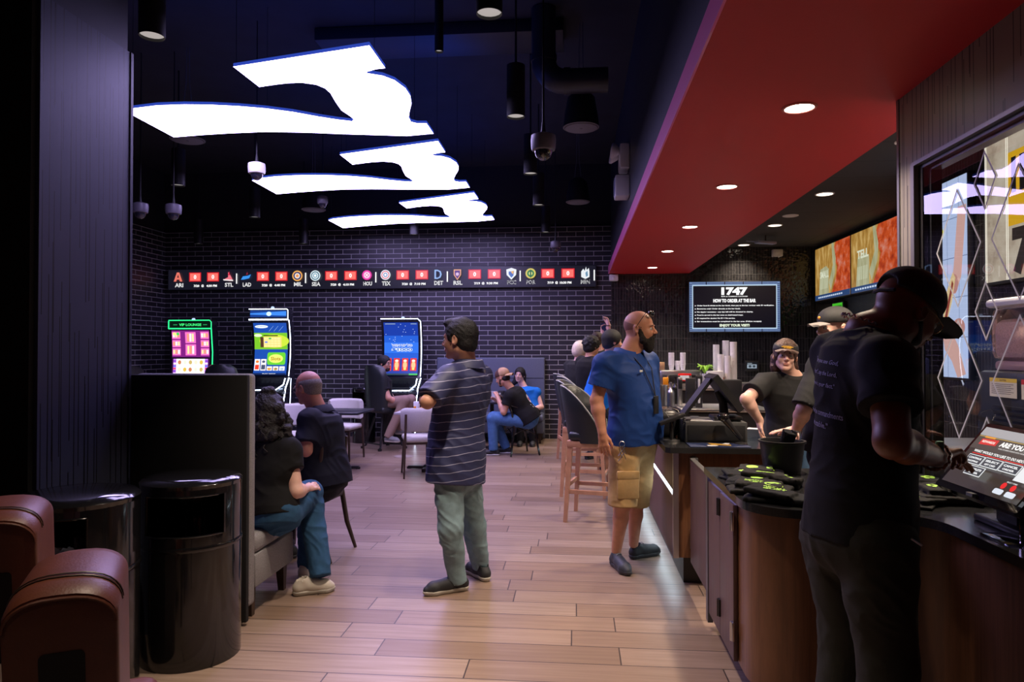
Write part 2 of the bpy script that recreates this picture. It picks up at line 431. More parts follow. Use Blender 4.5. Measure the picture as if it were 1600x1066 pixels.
# the wall with the window (plane x = 1.68, ends at y = 3.67)
W0, W1 = 1.68, 1.74; WY = 3.82; OY0, OY1, OZ0, OZ1 = -0.3, 3.62, 0.88, 2.44
mb = MB().box(W0, W1, OY1, WY, 0, SOFFIT_Z).box(W0, W1, -1.0, OY1, OZ1, SOFFIT_Z).box(W0, W1, -1.0, OY1, 0, OZ0).box(W0, W1, -1.0, OY0, OZ0, OZ1)
struct('wall_window', mb, M_groove2)
struct('trim_1', MB().box(W0-0.005, W1+0.01, WY, WY+0.025, 0, SOFFIT_Z), mat('grey_metal_trim', (0.16,0.155,0.16), 0.35, 0.6))
win = thing('window_1', None, None); win['kind'] = 'structure'
M_frame = mat('bronze_frame', (0.060, 0.056, 0.055), 0.35, 0.5)
M_frame_l = mat('bronze_frame_edge', (0.16, 0.15, 0.15), 0.35, 0.5)
mb = MB()
for i, (d, e, m0) in enumerate(((0.035, -0.02, 1), (0.07, 0.005, 0), (0.10, 0.03, 0))):
    a = 0 if i == 0 else (0.035, 0.07)[i-1]
    xx0, xx1 = W0+e-0.02, W1
    mb.box(xx0, xx1, OY1-d, OY1-a, OZ0, OZ1-a*0.55, m0).box(xx0, xx1, OY0, OY1-d, OZ1-d*0.55, OZ1-a*0.55, m0)
mb.build('window_frame', [M_frame, M_frame_l], win, False)
GX = 1.664
glass = bpy.data.materials.new('window_glass'); glass.use_nodes = True; t = NT(glass)
tr = t.new('ShaderNodeBsdfTransparent'); gs = t.new('ShaderNodeBsdfGlossy'); fr = t.new('ShaderNodeFresnel'); mx = t.new('ShaderNodeMixShader')
tr.inputs[0].default_value = (0.93, 0.95, 0.96, 1); gs.inputs['Roughness'].default_value = 0.0; fr.inputs[0].default_value = 1.55
ge = t.new('ShaderNodeNewGeometry'); t.l(t.math('MULTIPLY', fr.outputs[0], t.math('SUBTRACT', 1.0, ge.outputs['Backfacing'])), mx.inputs[0]); t.l(tr.outputs[0], mx.inputs[1]); t.l(gs.outputs[0], mx.inputs[2]); t.l(mx.outputs[0], t.n['Material Output'].inputs['Surface'])
MB().box(GX, GX+0.006, OY0, 3.584, OZ0, OZ1-0.02).build('pane', glass, win, False)
mb = MB(); 
def diamond(cy, cz, hw, hh, wd=0.0085):
    o = [(cy, cz+hh), (cy-hw, cz), (cy, cz-hh), (cy+hw, cz)]; k = 1-wd/(hw*hh/math.hypot(hw, hh))
    i = [(cy, cz+hh*k), (cy-hw*k, cz), (cy, cz-hh*k), (cy+hw*k, cz)]
    for a in range(4):
        b = (a+1) % 4
        mb.add([(GX-0.003, *o[a]), (GX-0.003, *o[b]), (GX-0.003, *i[b]), (GX-0.003, *i[a])], [(0,1,2,3)])
for k in range(7):
    for z in (1.968, 1.396): diamond(3.235-0.43*k, z, 0.181, 0.262)
    for z in (2.216, 1.682, 1.129): diamond(3.026-0.43*k, z, 0.081, 0.124)
mb.build('diamond_decal', mat('frosted_decal', (0.62,0.64,0.62), 0.6), win, False)

# ---------------------------------------------------------------- lit ceiling panels
P1 = [(364.5,104.2),(577,71),(602,106.5),(588,108),(573.6,112),(572.6,114.3),(598,118.4),(616.5,125.4),(633.4,138),(641,149.8),(642.9,161.6),
 (640,173.4),(638.5,183.5),(642,190.3),(652,193),(666.5,193),(677.3,208.9),(635,212.6),(584.4,211),(533.8,209.5),(500,208),(471.5,207),(415,206),
 (359,208.3),(316.7,210.9),(271.6,214.5),(198,175),(207,169.5),(246,164.7),(288.5,163.3),(330.7,163.9),(373,166),(415,169.5),(457.4,175),
 (499.6,182.7),(527.8,187),(550,189.5),(553,187),(549,183),(533.4,172.3),(523.6,158.2),(516.5,145.6),(508,138),(494,132.3),(471.5,129.2),
 (449,130),(429.3,132.3),(405.3,136)]
KEY = [(364.5,104.2),(577,71),(677.3,208.9),(271.6,214.5),(198,175),(602,106.5)]
K2 = [(532.8,240.6),(684,221.4),(733.7,292.6),(434.9,304.6),(390.4,281),(695,238.5)]
K3 = [(625,315),(739,302.4),(771.9,343.3),(537.8,356.5),(511,344.7),(748,311)]
def xy(p): g = G(p[0], p[1], PANEL_Z); return (g.x, g.y)
def affine(src, dst):
    A = np.array([[x, y, 1] for x, y in src]); B = np.array(dst)
    s, *_ = np.linalg.lstsq(A, B, rcond=None); return lambda q: tuple(np.array([q[0], q[1], 1]) @ s)
M_panel = glow('panel_light', PANEL_COLOR, PANEL_GLOW)
M_panel_side = glow('panel_side_halo', (0.03, 0.07, 0.5), 0.9)  # blue glow on the housing sides stands in for bloom around the panels
M_panel_up = glow('panel_top_glow', (0.03, 0.10, 0.9), 1.6)  # top-face glow added to tint the deck blue around the panels
base = [xy(p) for p in P1]
LB = ['nearest and largest white swoosh-shaped light panel under the black ceiling',
      'middle white swoosh-shaped light panel under the black ceiling',
      'farthest and smallest-looking white swoosh-shaped light panel near the brick wall']
for i, K in enumerate((None, K2, K3)):
    pts = base if K is None else [affine([xy(p) for p in KEY], [xy(p) for p in K])(q) for q in base]
    # smooth the outline
    c = (sum(q[0] for q in pts)/len(pts), sum(q[1] for q in pts)/len(pts))
    th = thing('ceiling_light_panel', LB[i], 'light', (c[0], c[1], PANEL_Z), 0, 'swoosh light panels')
    loc = [(q[0]-c[0], q[1]-c[1]) for q in pts]
    from mathutils.geometry import tessellate_polygon
    tri = tessellate_polygon([[Vector((a, b, 0)) for a, b in loc]])
    d = MB(); d.add([(a, b, 0) for a, b in loc], [tuple(t_) for t_ in tri])
    bm_ = d.build('diffuser', M_panel, th, False)
    h = MB(); n = len(loc)
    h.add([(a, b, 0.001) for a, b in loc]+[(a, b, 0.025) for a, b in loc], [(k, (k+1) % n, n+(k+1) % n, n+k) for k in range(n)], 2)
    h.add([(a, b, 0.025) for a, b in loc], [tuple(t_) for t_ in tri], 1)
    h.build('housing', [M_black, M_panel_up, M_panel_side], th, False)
    for k in (0, 3, 14, 22, 26):
        MB().cyl((loc[k][0]*0.97, loc[k][1]*0.97, 0.025), (loc[k][0]*0.97, loc[k][1]*0.97, 4.74-PANEL_Z), 0.002, n=5).build('hanging_wire', M_dmetal, th)

# ================================================================ CEILING FIXTURES
ORD = ['nearest', 'second nearest', 'third nearest', 'fourth nearest', 'farthest']
M_lens = glow('downlight_lens', (1.0, 0.86, 0.70), 14)
M_trimring = mat('downlight_trim', (0.5, 0.12, 0.10), 0.4)
def downlight(name, x, y, z, r, label, group, lens, trim):
    t = thing(name, label, 'ceiling light', (x, y, z), 0, group)
    MB().lathe([(r*1.22, 0), (r*1.2, -0.006), (r*1.02, -0.008), (r, -0.002), (r, 0.002)]).build('trim_ring', trim, t)
    MB().cyl((0,0,-0.004), (0,0,-0.001), r*0.99, n=24).build('lens', lens, t)
for i, (x, y) in enumerate(SOFFIT_LIGHTS):
    downlight('recessed_downlight', x, y, SOFFIT_Z, 0.075, 'round recessed downlight in the red soffit, %s of the five in its row' % ORD[i], 'downlights in the red soffit', M_lens, M_trimring)
M_lens2 = glow('kitchen_lens', (1.0, 0.84, 0.66), 4)
for i, (x, y) in enumerate(KITCH_LIGHTS[1:]):
    downlight('kitchen_downlight', x, y, KITCH_Z, 0.085, 'round recessed downlight in the black tiled kitchen ceiling, %s of that row of four' % ['nearest', 'second nearest', 'third nearest', 'farthest'][i], 'downlights in the kitchen ceiling', M_lens2, M_white)
t = thing('ceiling_speaker', 'round unlit pinkish speaker grille in the black kitchen ceiling', 'speaker', (2.755, 9.337, KITCH_Z))
MB().lathe([(0.10, 0), (0.098, -0.006), (0.085, -0.010)]).build('rim', M_white, t); MB().cyl((0,0,-0.009),(0,0,-0.006),0.085,n=24).build('grille', mat('grille_beige', (0.55,0.45,0.42), 0.7), t)
# wifi access point and white sensor box in the kitchen
p = G(1215, 361, 3.2)
t = thing('wifi_access_point', 'angular bluish-white device hung below the kitchen ceiling', 'access point', (2.85, 10.9, 3.15), R(25))
MB().rbox(-0.17, 0.17, -0.05, 0.05, -0.02, 0.02, 0.01).build('housing', mat('device_blue_white', (0.35,0.40,0.60), 0.35), t)
for s in (-1, 1): MB().bar((s*0.12, 0, 0.0), (s*0.26, 0.12, 0.03), 0.03, 0.01).build('antenna', mat('device_blue_white'), t)
MB().cyl((0,0,0.02),(0,0,0.11),0.01).build('mount', M_dmetal, t)
t = thing('motion_sensor', 'small white box sensor high on the black tiled bar wall', 'sensor', (3.35, 12.1, 3.15))
MB().rbox(-0.085, 0.085, -0.05, 0.05, -0.06, 0.06, 0.015).build('case', M_white, t); MB().cyl((0.02,-0.02,-0.08),(0.02,-0.02,-0.06),0.008).build('indicator', M_white, t)
t = thing('wall_sensor', 'small white box at the corner below the far end of the red soffit', 'sensor', (0.64, 12.08, 2.76))
MB().rbox(-0.075, 0.075, -0.05, 0.06, -0.055, 0.055, 0.012).build('case', M_white, t); MB().ball((0,-0.05,-0.01), 0.03, 0.012, 0.03).build('lens', M_white, t)

# cylinder downlights hanging in the black ceiling
M_cylb = mat('cylinder_black', (0.010, 0.010, 0.012), 0.5)
M_dim = glow('dim_reflector', (0.80, 0.72, 0.68), 0.55)
M_dim2 = glow('dim_reflector_far', (0.80, 0.74, 0.74), 0.28)
def cyl_light(x, y, z, label, lens=M_dim, r=0.075):
    t = thing('cylinder_light', label, 'ceiling light', (x, y, z), 0, 'black cylinder lights hanging in the ceiling')
    MB().lathe([(r-0.004, 0.02), (r-0.004, 0), (r, 0), (r, 0.19), (r+0.002, 0.19), (r+0.002, 0.2), (r, 0.2), (r, 0.42), (0.01, 0.44)]).build('body', M_cylb, t)
    MB().cyl((0,0,0.018),(0,0,0.02), r-0.004).build('reflector', lens, t)
    MB().cyl((0,0,0.43),(0,0,4.75-z), 0.009, n=8).build('stem', M_cylb, t)
rowX = [(3.92,'black cylinder light at the top edge, nearest of the row left of the red soffit'),(5.68,'black cylinder light just left of the hanging camera, second of its row'),
        (7.535,'black cylinder light below and left of the hanging camera, third of its row'),(9.18,'black cylinder light beside the lower round speaker, fourth of its row'),(11.3,'black cylinder light in front of the brick wall, last of the row by the soffit')]
for y, lb in rowX:
    cyl_light(-0.485, y, 3.42, lb)
    lamp('cylinder_beam', (-0.485, y, 3.40), 9, (1.0, 0.82, 0.72), 0.10, 80)
cyl_light(-2.553, 4.02, 3.42, 'beige-bottomed cylinder light at top left beside the column')
cyl_light(-4.56, 7.7, 3.42, 'black cylinder light hanging above the two left dome cameras', M_dim2)
cyl_light(-4.565, 9.65, 3.42, 'black cylinder light hanging left of the farthest light panel', M_dim2)
cyl_light(-4.62, 11.6, 3.34, 'black cylinder light in front of the brick wall above the second slot machine', M_dim2)
cyl_light(-2.643, 11.33, 3.42, 'black cylinder light in front of the brick wall below the farthest light panel', M_dim2)
cyl_light(-6.55, 11.7, 3.38, 'black cylinder light in the far left corner of the brick room', M_dim2)
p = G(686, 81, 3.9)
cyl_light(p.x, p.y, 3.9, 'tiny lit cylinder light right of the largest light panel', M_dim, 0.035)
for x in (-2.6, -4.6):
    lamp('cylinder_beam', (x, 8.9, 3.4), 9, (0.95, 0.80, 0.85), 0.10, 90)
# round pendant speakers
M_spk = mat('speaker_grey', (0.11, 0.115, 0.14), 0.5); M_spk2 = mat('speaker_face', (0.16, 0.16, 0.20), 0.6, bump=0.3, bump_scale=300)
def pend_speaker(px, py, label, z=3.70, r=0.178):
    p = G(px, py, z); t = thing('pendant_speaker', label, 'speaker', p, 0, 'round pendant speakers')
    MB().lathe([(r*0.90, 0), (r, 0.012), (r*0.98, 0.03), (r*0.93, 0.12), (r*0.75, 0.30), (r*0.4, 0.36), (0.01, 0.37)], n=32).build('bell', M_cylb, t)
    MB().lathe([(0.001, -0.001), (0.012, -0.004), (0.013, 0), (r*0.88, -0.001), (r*0.995, 0.010)], n=32).build('grille', M_spk2, t)
    for s in (-1, 1): MB().tube([(s*0.05, 0, 0.35), (s*0.02, 0, 0.62), (s*0.015, 0, 4.75-z)], 0.0035, 5).build('hanging_wire', M_spk, t)
pend_speaker(908, 201, 'round grey pendant speaker on wires right of the hanging camera')
pend_speaker(903, 317, 'round pendant speaker, the lower one beside the soffit face')
pend_speaker(293, 220, 'round dark pendant speaker peeping out below the left tip of the largest panel', 3.75)
pend_speaker(490, 329, 'round dark pendant speaker between the two farther light panels', 3.62)
# dome cameras
M_dome = mat('dome_glass', (0.02, 0.02, 0.03), 0.05, coat=1.0)
def dome_cam(px, py, Y, label, body, r=0.08, pole=True, top=4.75):
    p = P(px, py, Y); t = thing('dome_camera', label, 'security camera', p, 0, 'ceiling dome cameras')
    MB().lathe([(r*0.75, -0.0), (r*0.95, 0.005), (r, 0.02), (r*1.04, 0.07), (r*1.0, 0.10), (r*0.5, 0.115), (0.02, 0.12)]).build('housing', body, t)
    MB().lathe([(0.002, -r*0.78), (r*0.3, -r*0.73), (r*0.55, -r*0.52), (r*0.68, -r*0.25), (r*0.72, 0.002)]).build('dome', M_dome, t)
    MB().tube([(0.0,0,0.11), (0.0,0,0.20), (0.0,0,top-p.z)], [0.018, 0.008, 0.005], 8).build('pole', M_cylb, t)
M_camgrey = mat('camera_grey', (0.13, 0.12, 0.15), 0.4)
dome_cam(849, 236, 4.6, 'dark dome camera on a long pole in the middle of the black ceiling', M_camgrey)
dome_cam(868, 388, 11.0, 'small dome camera on a pole in front of the brick wall above the ticker end', M_camgrey)
dome_cam(219, 333, 7.2, 'grey dome camera on a pole right beside the column', M_camgrey)
dome_cam(271, 335, 7.2, 'grey dome camera on a pole, the right one of the left pair', M_camgrey)
dome_cam(401, 272, 6.6, 'white dome camera at the left tip of the middle light panel', M_white)
dome_cam(504, 319, 9.2, 'dark dome camera between the middle and the farthest light panel', M_camgrey, 0.07)
# emergency light and speaker box on the soffit face
t = thing('emergency_light', 'white twin-head emergency light on the dark soffit face', 'emergency light', (0.60, 8.05, 3.70))
MB().rbox(-0.11, 0, -0.16, 0.16, -0.14, 0.14, 0.02).build('case', M_white, t)
for s in (-1, 1):
    M_ = Matrix.Translation((-0.17, s*0.11, 0.06)) @ Matrix.Rotation(R(35*s), 4, 'X') @ Matrix.Rotation(R(-75), 4, 'Y')
    h = MB().lathe([(0.03, -0.06), (0.085, 0.0), (0.09, 0.02), (0.08, 0.03), (0.001, 0.032)], M=M_).build('lamp_head', M_white, t)
t = thing('wall_speaker_box', 'white box with open louvre face below the emergency light', 'wall box', (0.60, 8.05, 3.37))
MB().rbox(-0.16, 0, -0.13, 0.13, -0.12, 0.12, 0.015).build('case', M_white, t)
mb = MB()
for k in range(3): mb.box(-0.168, -0.160, -0.10+0.07*k, -0.06+0.07*k, -0.09, 0.09)
mb.build('louvre', mat('device_blue_white'), t)
# ducts
M_duct = mat('duct_black', (0.025, 0.028, 0.038), 0.45, 0.3)
t = wthing('round_duct', 'dark round air duct bending from the ceiling to the right', 'duct', (-0.3, 6.6, 4.7))
pts = [(-0.30, 6.6, 4.74), (-0.30, 6.6, 4.25)]+[(-0.30+0.2*(1-math.cos(R(a))), 6.6, 4.25-0.2*math.sin(R(a))) for a in (15,30,45,60,75)]+[(-0.10, 6.6, 4.05), (0.30, 6.6, 4.05)]
MB().tube(pts, 0.115, 20).build('pipe', M_duct, t)
for q, ax in (((-0.30, 6.6, 4.27), 'z'), ((-0.08, 6.6, 4.05), 'x')):
    a = Vector(q); dv = Vector((0,0,0.03)) if ax == 'z' else Vector((0.03,0,0)); MB().cyl(a-dv, a+dv, 0.125, n=20).build('collar', M_duct, t)
tag(MB().rbox(-2.6, -0.12, 6.78, 7.3, 4.62, 4.745, 0.01).build('rectangular_duct', M_duct), 'dark rectangular duct crossing the top of the black ceiling', 'duct')
tag(MB().rbox(-5.6, -2.9, 4.9, 5.25, 4.50, 4.74, 0.01).build('cable_tray', M_duct), 'dark cable tray crossing the upper left of the black ceiling', 'cable tray')

# ================================================================ SCREENS
W_ = E(255,255,255,1.1); RED_ = E(238,75,65,1.3)
def at_back(px, py, Y): p = P(px, py, Y); return p.x, p.z
# score ticker on the brick wall
Y0 = 12.06; xl, _ = at_back(262, 430, Y0); xr, _ = at_back(932, 430, Y0); zt = 2.985; zb = 2.605
t = wthing('score_ticker', 'long black LED score ticker mounted across the dark brick wall', 'ticker display', ((xl+xr)/2, 12.1, zb))
MB().rbox(xl, xr, Y0, 12.146, zb, zt, 0.008).build('case', mat('ticker_black', (0.02,0.02,0.03), 0.35), t)
A = Art((xl, Y0-0.001, zb), (xr-xl, 0, 0), (0, 0, zt-zb), 0.0008)
A.rect(0.002, 0.03, 0.998, 0.97, E(22,22,34,1.0))
def U(px): return (at_back(px, 430, Y0)[0]-xl)/(xr-xl)
ux = U(501)-U(500); uy = ux*(xr-xl)/(zt-zb)
def ring(px, v, r, cols):
    for k, c in enumerate(cols):
        q = r*(1-k/len(cols)*0.95); A.disc(U(px), v, q*ux, q*uy, c)
LV = 0.62
teams = [(280,'ARI'),(358,'STL'),(386,'LAD'),(466,'MIL'),(494,'SEA'),(574.5,'HOU'),(603.5,'TEX'),(685.5,'DET'),(715.5,'RSL'),(799.5,'FCC'),(829.5,'POR'),(914.5,'MIN')]
for px, s in teams: A.text(s, U(px), 0.24, 0.19, W_, 13.5*ux, bold=0.035, up=False)
for k, (a, b, s) in enumerate([(305,333,'4:30 PM'),(411,440,'4:40 PM'),(518,548,'4:10 PM'),(629.5,659.5,'7:10 PM'),(742,772.5,'9:30 PM'),(856,887.5,'10:30 PM')]):
    for q in (a, b):
        A.rect(U(q)-9.6*ux, LV-0.215, U(q)+9.6*ux, LV+0.215, E(200,30,40,1.2)); A.rect(U(q)-8*ux, LV-0.17, U(q)+8*ux, LV+0.17, E(250,110,100,1.2))
        A.text('0', U(q), LV, 0.2, W_, bold=0.04)
    d = '7/19' if k >= 4 else '7/20'
    m0 = (a+b)/2
    A.text(d, U(m0-11.5), 0.2, 0.11, W_, 9*ux, bold=0.04, up=False); A.text('@', U(m0-2), 0.2, 0.13, W_, bold=0.03, up=False); A.text(s, U(m0+12), 0.2, 0.11, W_, 17*ux, bold=0.04, up=False)
for px in (371, 478.5, 588, 699.5, 813, 928.5): A.rect(U(px)-0.9*ux, 0.28, U(px)+0.9*ux, 0.76, W_)
# emblems
def epoly(px, pts, c): A.poly([(U(px)+x*ux, LV+y*uy) for x, y in pts], c)
epoly(280, [(-7,-7),(-2,7),(2,7),(7,-7),(3,-7),(2,-4),(-2,-4),(-3,-7)], E(235,120,105)); epoly(280, [(-1.4,-1),(0,4),(1.4,-1)], E(30,20,30))
epoly(358, [(-8,-5),(0,-1),(0,7),(3,3),(7,-4),(3,-7),(-3,-6)], E(240,120,135)); epoly(358, [(-8,-4),(8,-5),(8,-7),(-7,-6)], E(250,240,240)); epoly(358, [(0,2),(2,8),(3,2)], E(220,20,60))
epoly(386, [(-8,-5),(-5,0),(3,1),(8,3),(5,-3),(-4,-5)], E(60,150,240)); epoly(386, [(0,2),(2,7),(3,3)], E(150,40,60))
ring(466, LV, 8, [E(250,180,90), E(30,40,110), E(240,230,220), E(245,150,80)])
ring(494, LV, 8, [E(225,240,245), E(60,110,130), E(235,245,250), E(120,170,190), W_])
ring(574.5, LV, 7.4, [E(240,60,170), E(250,200,235), E(225,40,150)]); epoly(574.5, [(-3,-3),(0,-1),(3,-3),(1,0),(3,3),(0,1),(-3,3),(-1,0)], W_)
ring(603.5, LV, 7.6, [E(235,240,250), E(230,110,130), E(250,250,250), E(120,140,200), W_])
A.text('D', U(685.5), LV, 0.42, E(150,185,235), 11*ux, bold=0.02); A.text('D', U(685.5), LV, 0.30, E(30,40,80), 6*ux, bold=0.0)
epoly(715.5, [(-5.5,7),(5.5,7),(5.5,-1),(0,-9),(-5.5,-1)], E(235,170,120)); epoly(715.5, [(-4,5.5),(4,5.5),(4,-1),(0,-7),(-4,-1)], E(90,50,130)); ring(715.5, LV, 2.5, [E(220,190,220)])
epoly(799.5, [(-7.5,6),(0,8.5),(7.5,6),(7,-2),(0,-9),(-7,-2)], E(235,240,245)); epoly(799.5, [(-4,3),(4,4),(3,-3),(0,-6),(-4,-1)], E(70,110,180)); epoly(799.5, [(-1,3),(4,4),(2,-1)], E(240,180,90))
ring(829.5, LV, 7.6, [E(215,200,90), E(40,130,70), E(225,225,130)]); epoly(829.5, [(-1,-6),(-1,3),(-4,0),(0,6),(4,0),(1,3),(1,-6)], E(30,100,60))
epoly(914.5, [(-6,2),(-3,6),(-1,3),(1,9),(2,4),(5,7),(6,2),(6,-6),(0,-9),(-6,-6)], E(235,240,245)); epoly(914.5, [(0,0),(3,3),(4,-4),(1,-6)], E(110,150,180))
A.build('lit_display', t)

# TV with the ordering rules
Yt = 12.02
def tv(name, label, o, U_, V_, n, art, parent_loc):
    t = wthing(name, label, 'television', parent_loc)
    return t
x0, z1 = at_back(1077, 441, Yt); x1, z0 = at_back(1219, 518, Yt)
t = wthing('television', 'wall television with white ordering instructions on the black tiled bar wall', 'television', ((x0+x1)/2, 12.1, z0))
MB().rbox(x0-0.02, x1+0.02, Yt, 12.10, z0-0.02, z1+0.02, 0.012).build('case', M_blackplastic, t)
MB().box((x0+x1)/2-0.2, (x0+x1)/2+0.2, 12.10, 12.146, (z0+z1)/2-0.15, (z0+z1)/2+0.15).build('wall_bracket', M_dmetal, t)
A = Art((x0, Yt-0.001, z0), (x1-x0, 0, 0), (0, 0, z1-z0))
A.rect(0, 0, 1, 1, E(110,135,180,0.9)); A.rect(0.032, 0.055, 0.968, 0.94, E(190,215,235,1.0)); A.rect(0.042, 0.075, 0.958, 0.92, E(8,8,22,1.0))
dk = E(25,35,70,0.9)
for k in range(26):
    for a in (0.0, 0.968): A.rect(a+0.003, 0.02+k*0.037, a+0.029, 0.032+k*0.037, dk, up=(k == 0 and a == 0))
for k in range(60):
    for b in (0.012, 0.957): A.rect(0.035+k*0.0157, b, 0.040+k*0.0157, b+0.03, dk, up=False)
for k in range(5):
    for b in (0.0, 0.945): A.rect(0.19+0.205*k-0.006, b, 0.19+0.205*k+0.003, b+0.055, E(8,8,22,1.0), up=False)
A.k += 1
A.text('1747', 0.5, 0.81, 0.16, W_, 0.29, bold=0.06, up=False)
A.text('BAR & GAMING LOUNGE', 0.5, 0.705, 0.02, W_, 0.29, bold=0.03, up=False)
A.text('HOW TO ORDER AT THE BAR', 0.5, 0.62, 0.075, W_, 0.47, bold=0.05, up=False)
for k, (s, wd) in enumerate([('Order food & drinks at the bar kiosk, then pay at the bar register with ID verification.', 0.85), ('Beverages only? Order directly at the bar kiosk.', 0.48),
      ('No tipping necessary - any tips left will be donated to charity.', 0.62), ('Food is served in the bar area on designated trays.', 0.51),
      ('ID required for alcohol. No ID = No service.', 0.42), ('Bar transactions must be completed in the bar area. (Follow receipts)', 0.71)]):
    v = 0.52-0.064*k
    A.text(s, 0.085, v, 0.034, W_, wd, 'l', bold=0.03, up=False); A.disc(0.066, v, 0.006, 0.010, W_, up=False)
A.text('ENJOY YOUR VISIT!', 0.5, 0.118, 0.07, E(240,250,225), 0.33, bold=0.05, up=False)
A.build('screen', t)

# two orange screens on the kitchen's right wall
def noisy_glow(name, stops, scale, strength, stretch=(1,1,1)):
    m = bpy.data.materials.new(name); m.use_nodes = True; t = NT(m); v, x = t.obj()
    vec = t.comb(t.math('MULTIPLY', x[0], stretch[0]), t.math('MULTIPLY', x[1], stretch[1]), t.math('MULTIPLY', x[2], stretch[2]))
    t.l(t.ramp(t.noise(vec, scale, 5, 0.6), stops), t.b.inputs['Emission Color']); t.b.inputs['Emission Strength'].default_value = strength
    t.b.inputs['Base Color'].default_value = (0.01,0.01,0.01,1); t.b.inputs['Roughness'].default_value = 0.3
    MC[name] = m; return m
M_amber = noisy_glow('screen_amber', [(0.3, S(150,105,40)), (0.5, S(190,145,70)), (0.7, S(225,190,120))], 6, 0.75, (1,2,0.7))
M_fire = noisy_glow('screen_fire', [(0.3, S(150,35,20)), (0.5, S(215,85,35)), (0.72, S(225,150,130))], 8, 0.75)
M_pale = noisy_glow('screen_pale', [(0.3, S(165,165,120)), (0.7, S(205,205,170))], 7, 0.75, (1,3,0.5))
for i, (ya, txt, lb) in enumerate([(11.95, 'SMALL', 'orange lit menu screen on the right wall, the farther left one'), (10.44, 'TELL', 'orange lit menu screen beside it reading TELL, nearer and right')]):
    t = wthing('menu_screen', lb, 'screen', (3.95, ya-0.74, 2.33), 'orange menu screens')
    MB().rbox(3.92, 3.995, ya-1.49, ya+0.01, 2.31, 3.19, 0.01).build('case', M_blackplastic, t)
    A = Art((3.918, ya, 2.33), (0, -1.47, 0), (0, 0, 0.84))
    A.rect(0, 0, 1, 1, M_amber)
    A.poly([(0.62,1),(1,1),(1,0.1),(0.50,0.1),(0.62,0.35),(0.66,0.55),(0.52,0.8)], M_fire)
    A.poly([(0.50,1),(0.56,1),(0.62,0.7),(0.60,0.45),(0.48,0.15),(0.42,0.3),(0.54,0.6)], M_pale)
    A.poly([(0.12,0.1),(0.42,0.1),(0.42,0.55),(0.34,0.62),(0.16,0.58)], M_pale)
    A.text(txt, 0.28, 0.62 if i else 0.47, 0.14, E(220,225,200,0.9), 0.26, bold=0.04)
    [A.rect(0.16+0.04*q, 0.2, 0.18+0.04*q, 0.42, E(195,200,170,0.9), up=(q == 0)) for q in range(6)]
    A.rect(0, 0, 1, 0.1, E(40,70,120,0.8)); [A.rect(0.1+0.055*q, 0.035, 0.14+0.055*q, 0.065, E(200,215,240,0.9), up=(q == 0)) for q in range(13)]
    A.build('screen', t)
t = wthing('exit_sign', 'small green lit sign below the orange screens', 'sign', (3.95, 11.2, 2.0))
MB().rbox(3.95, 3.995, 10.85, 11.30, 2.10, 2.26, 0.01).build('case', M_blackplastic, t)
A = Art((3.948, 11.28, 2.12), (0, -0.41, 0), (0, 0, 0.12)); A.rect(0,0,1,1,E(70,190,40,0.9)); [A.rect(0.08+0.11*q, 0.3, 0.15+0.11*q, 0.7, E(20,70,20,0.6), up=(q == 0)) for q in range(8)]; A.build('lit_face', t)
# small tablet on the bar wall
x0, z1 = at_back(1164, 564, 12.07); x1, z0 = at_back(1186, 580, 12.07)
t = wthing('wall_tablet', 'small black tablet showing a white picture on the bar wall', 'tablet', ((x0+x1)/2, 12.1, z0))
MB().rbox(x0, x1, 12.07, 12.146, z0, z1, 0.008).build('case', M_blackplastic, t)
A = Art((x0+0.02, 12.069, z0+0.02), (x1-x0-0.04, 0, 0), (0, 0, z1-z0-0.04)); A.rect(0,0,1,1,E(20,24,32,0.8)); A.rect(0.08,0.2,0.9,0.7,E(160,175,190,0.9)); A.rect(0.2,0.3,0.45,0.6,E(60,70,80,0.8)); A.rect(0.55,0.3,0.8,0.6,E(60,70,80,0.8)); A.rect(0.1,0.78,0.5,0.88,E(150,160,170,0.8)); A.build('screen', t)

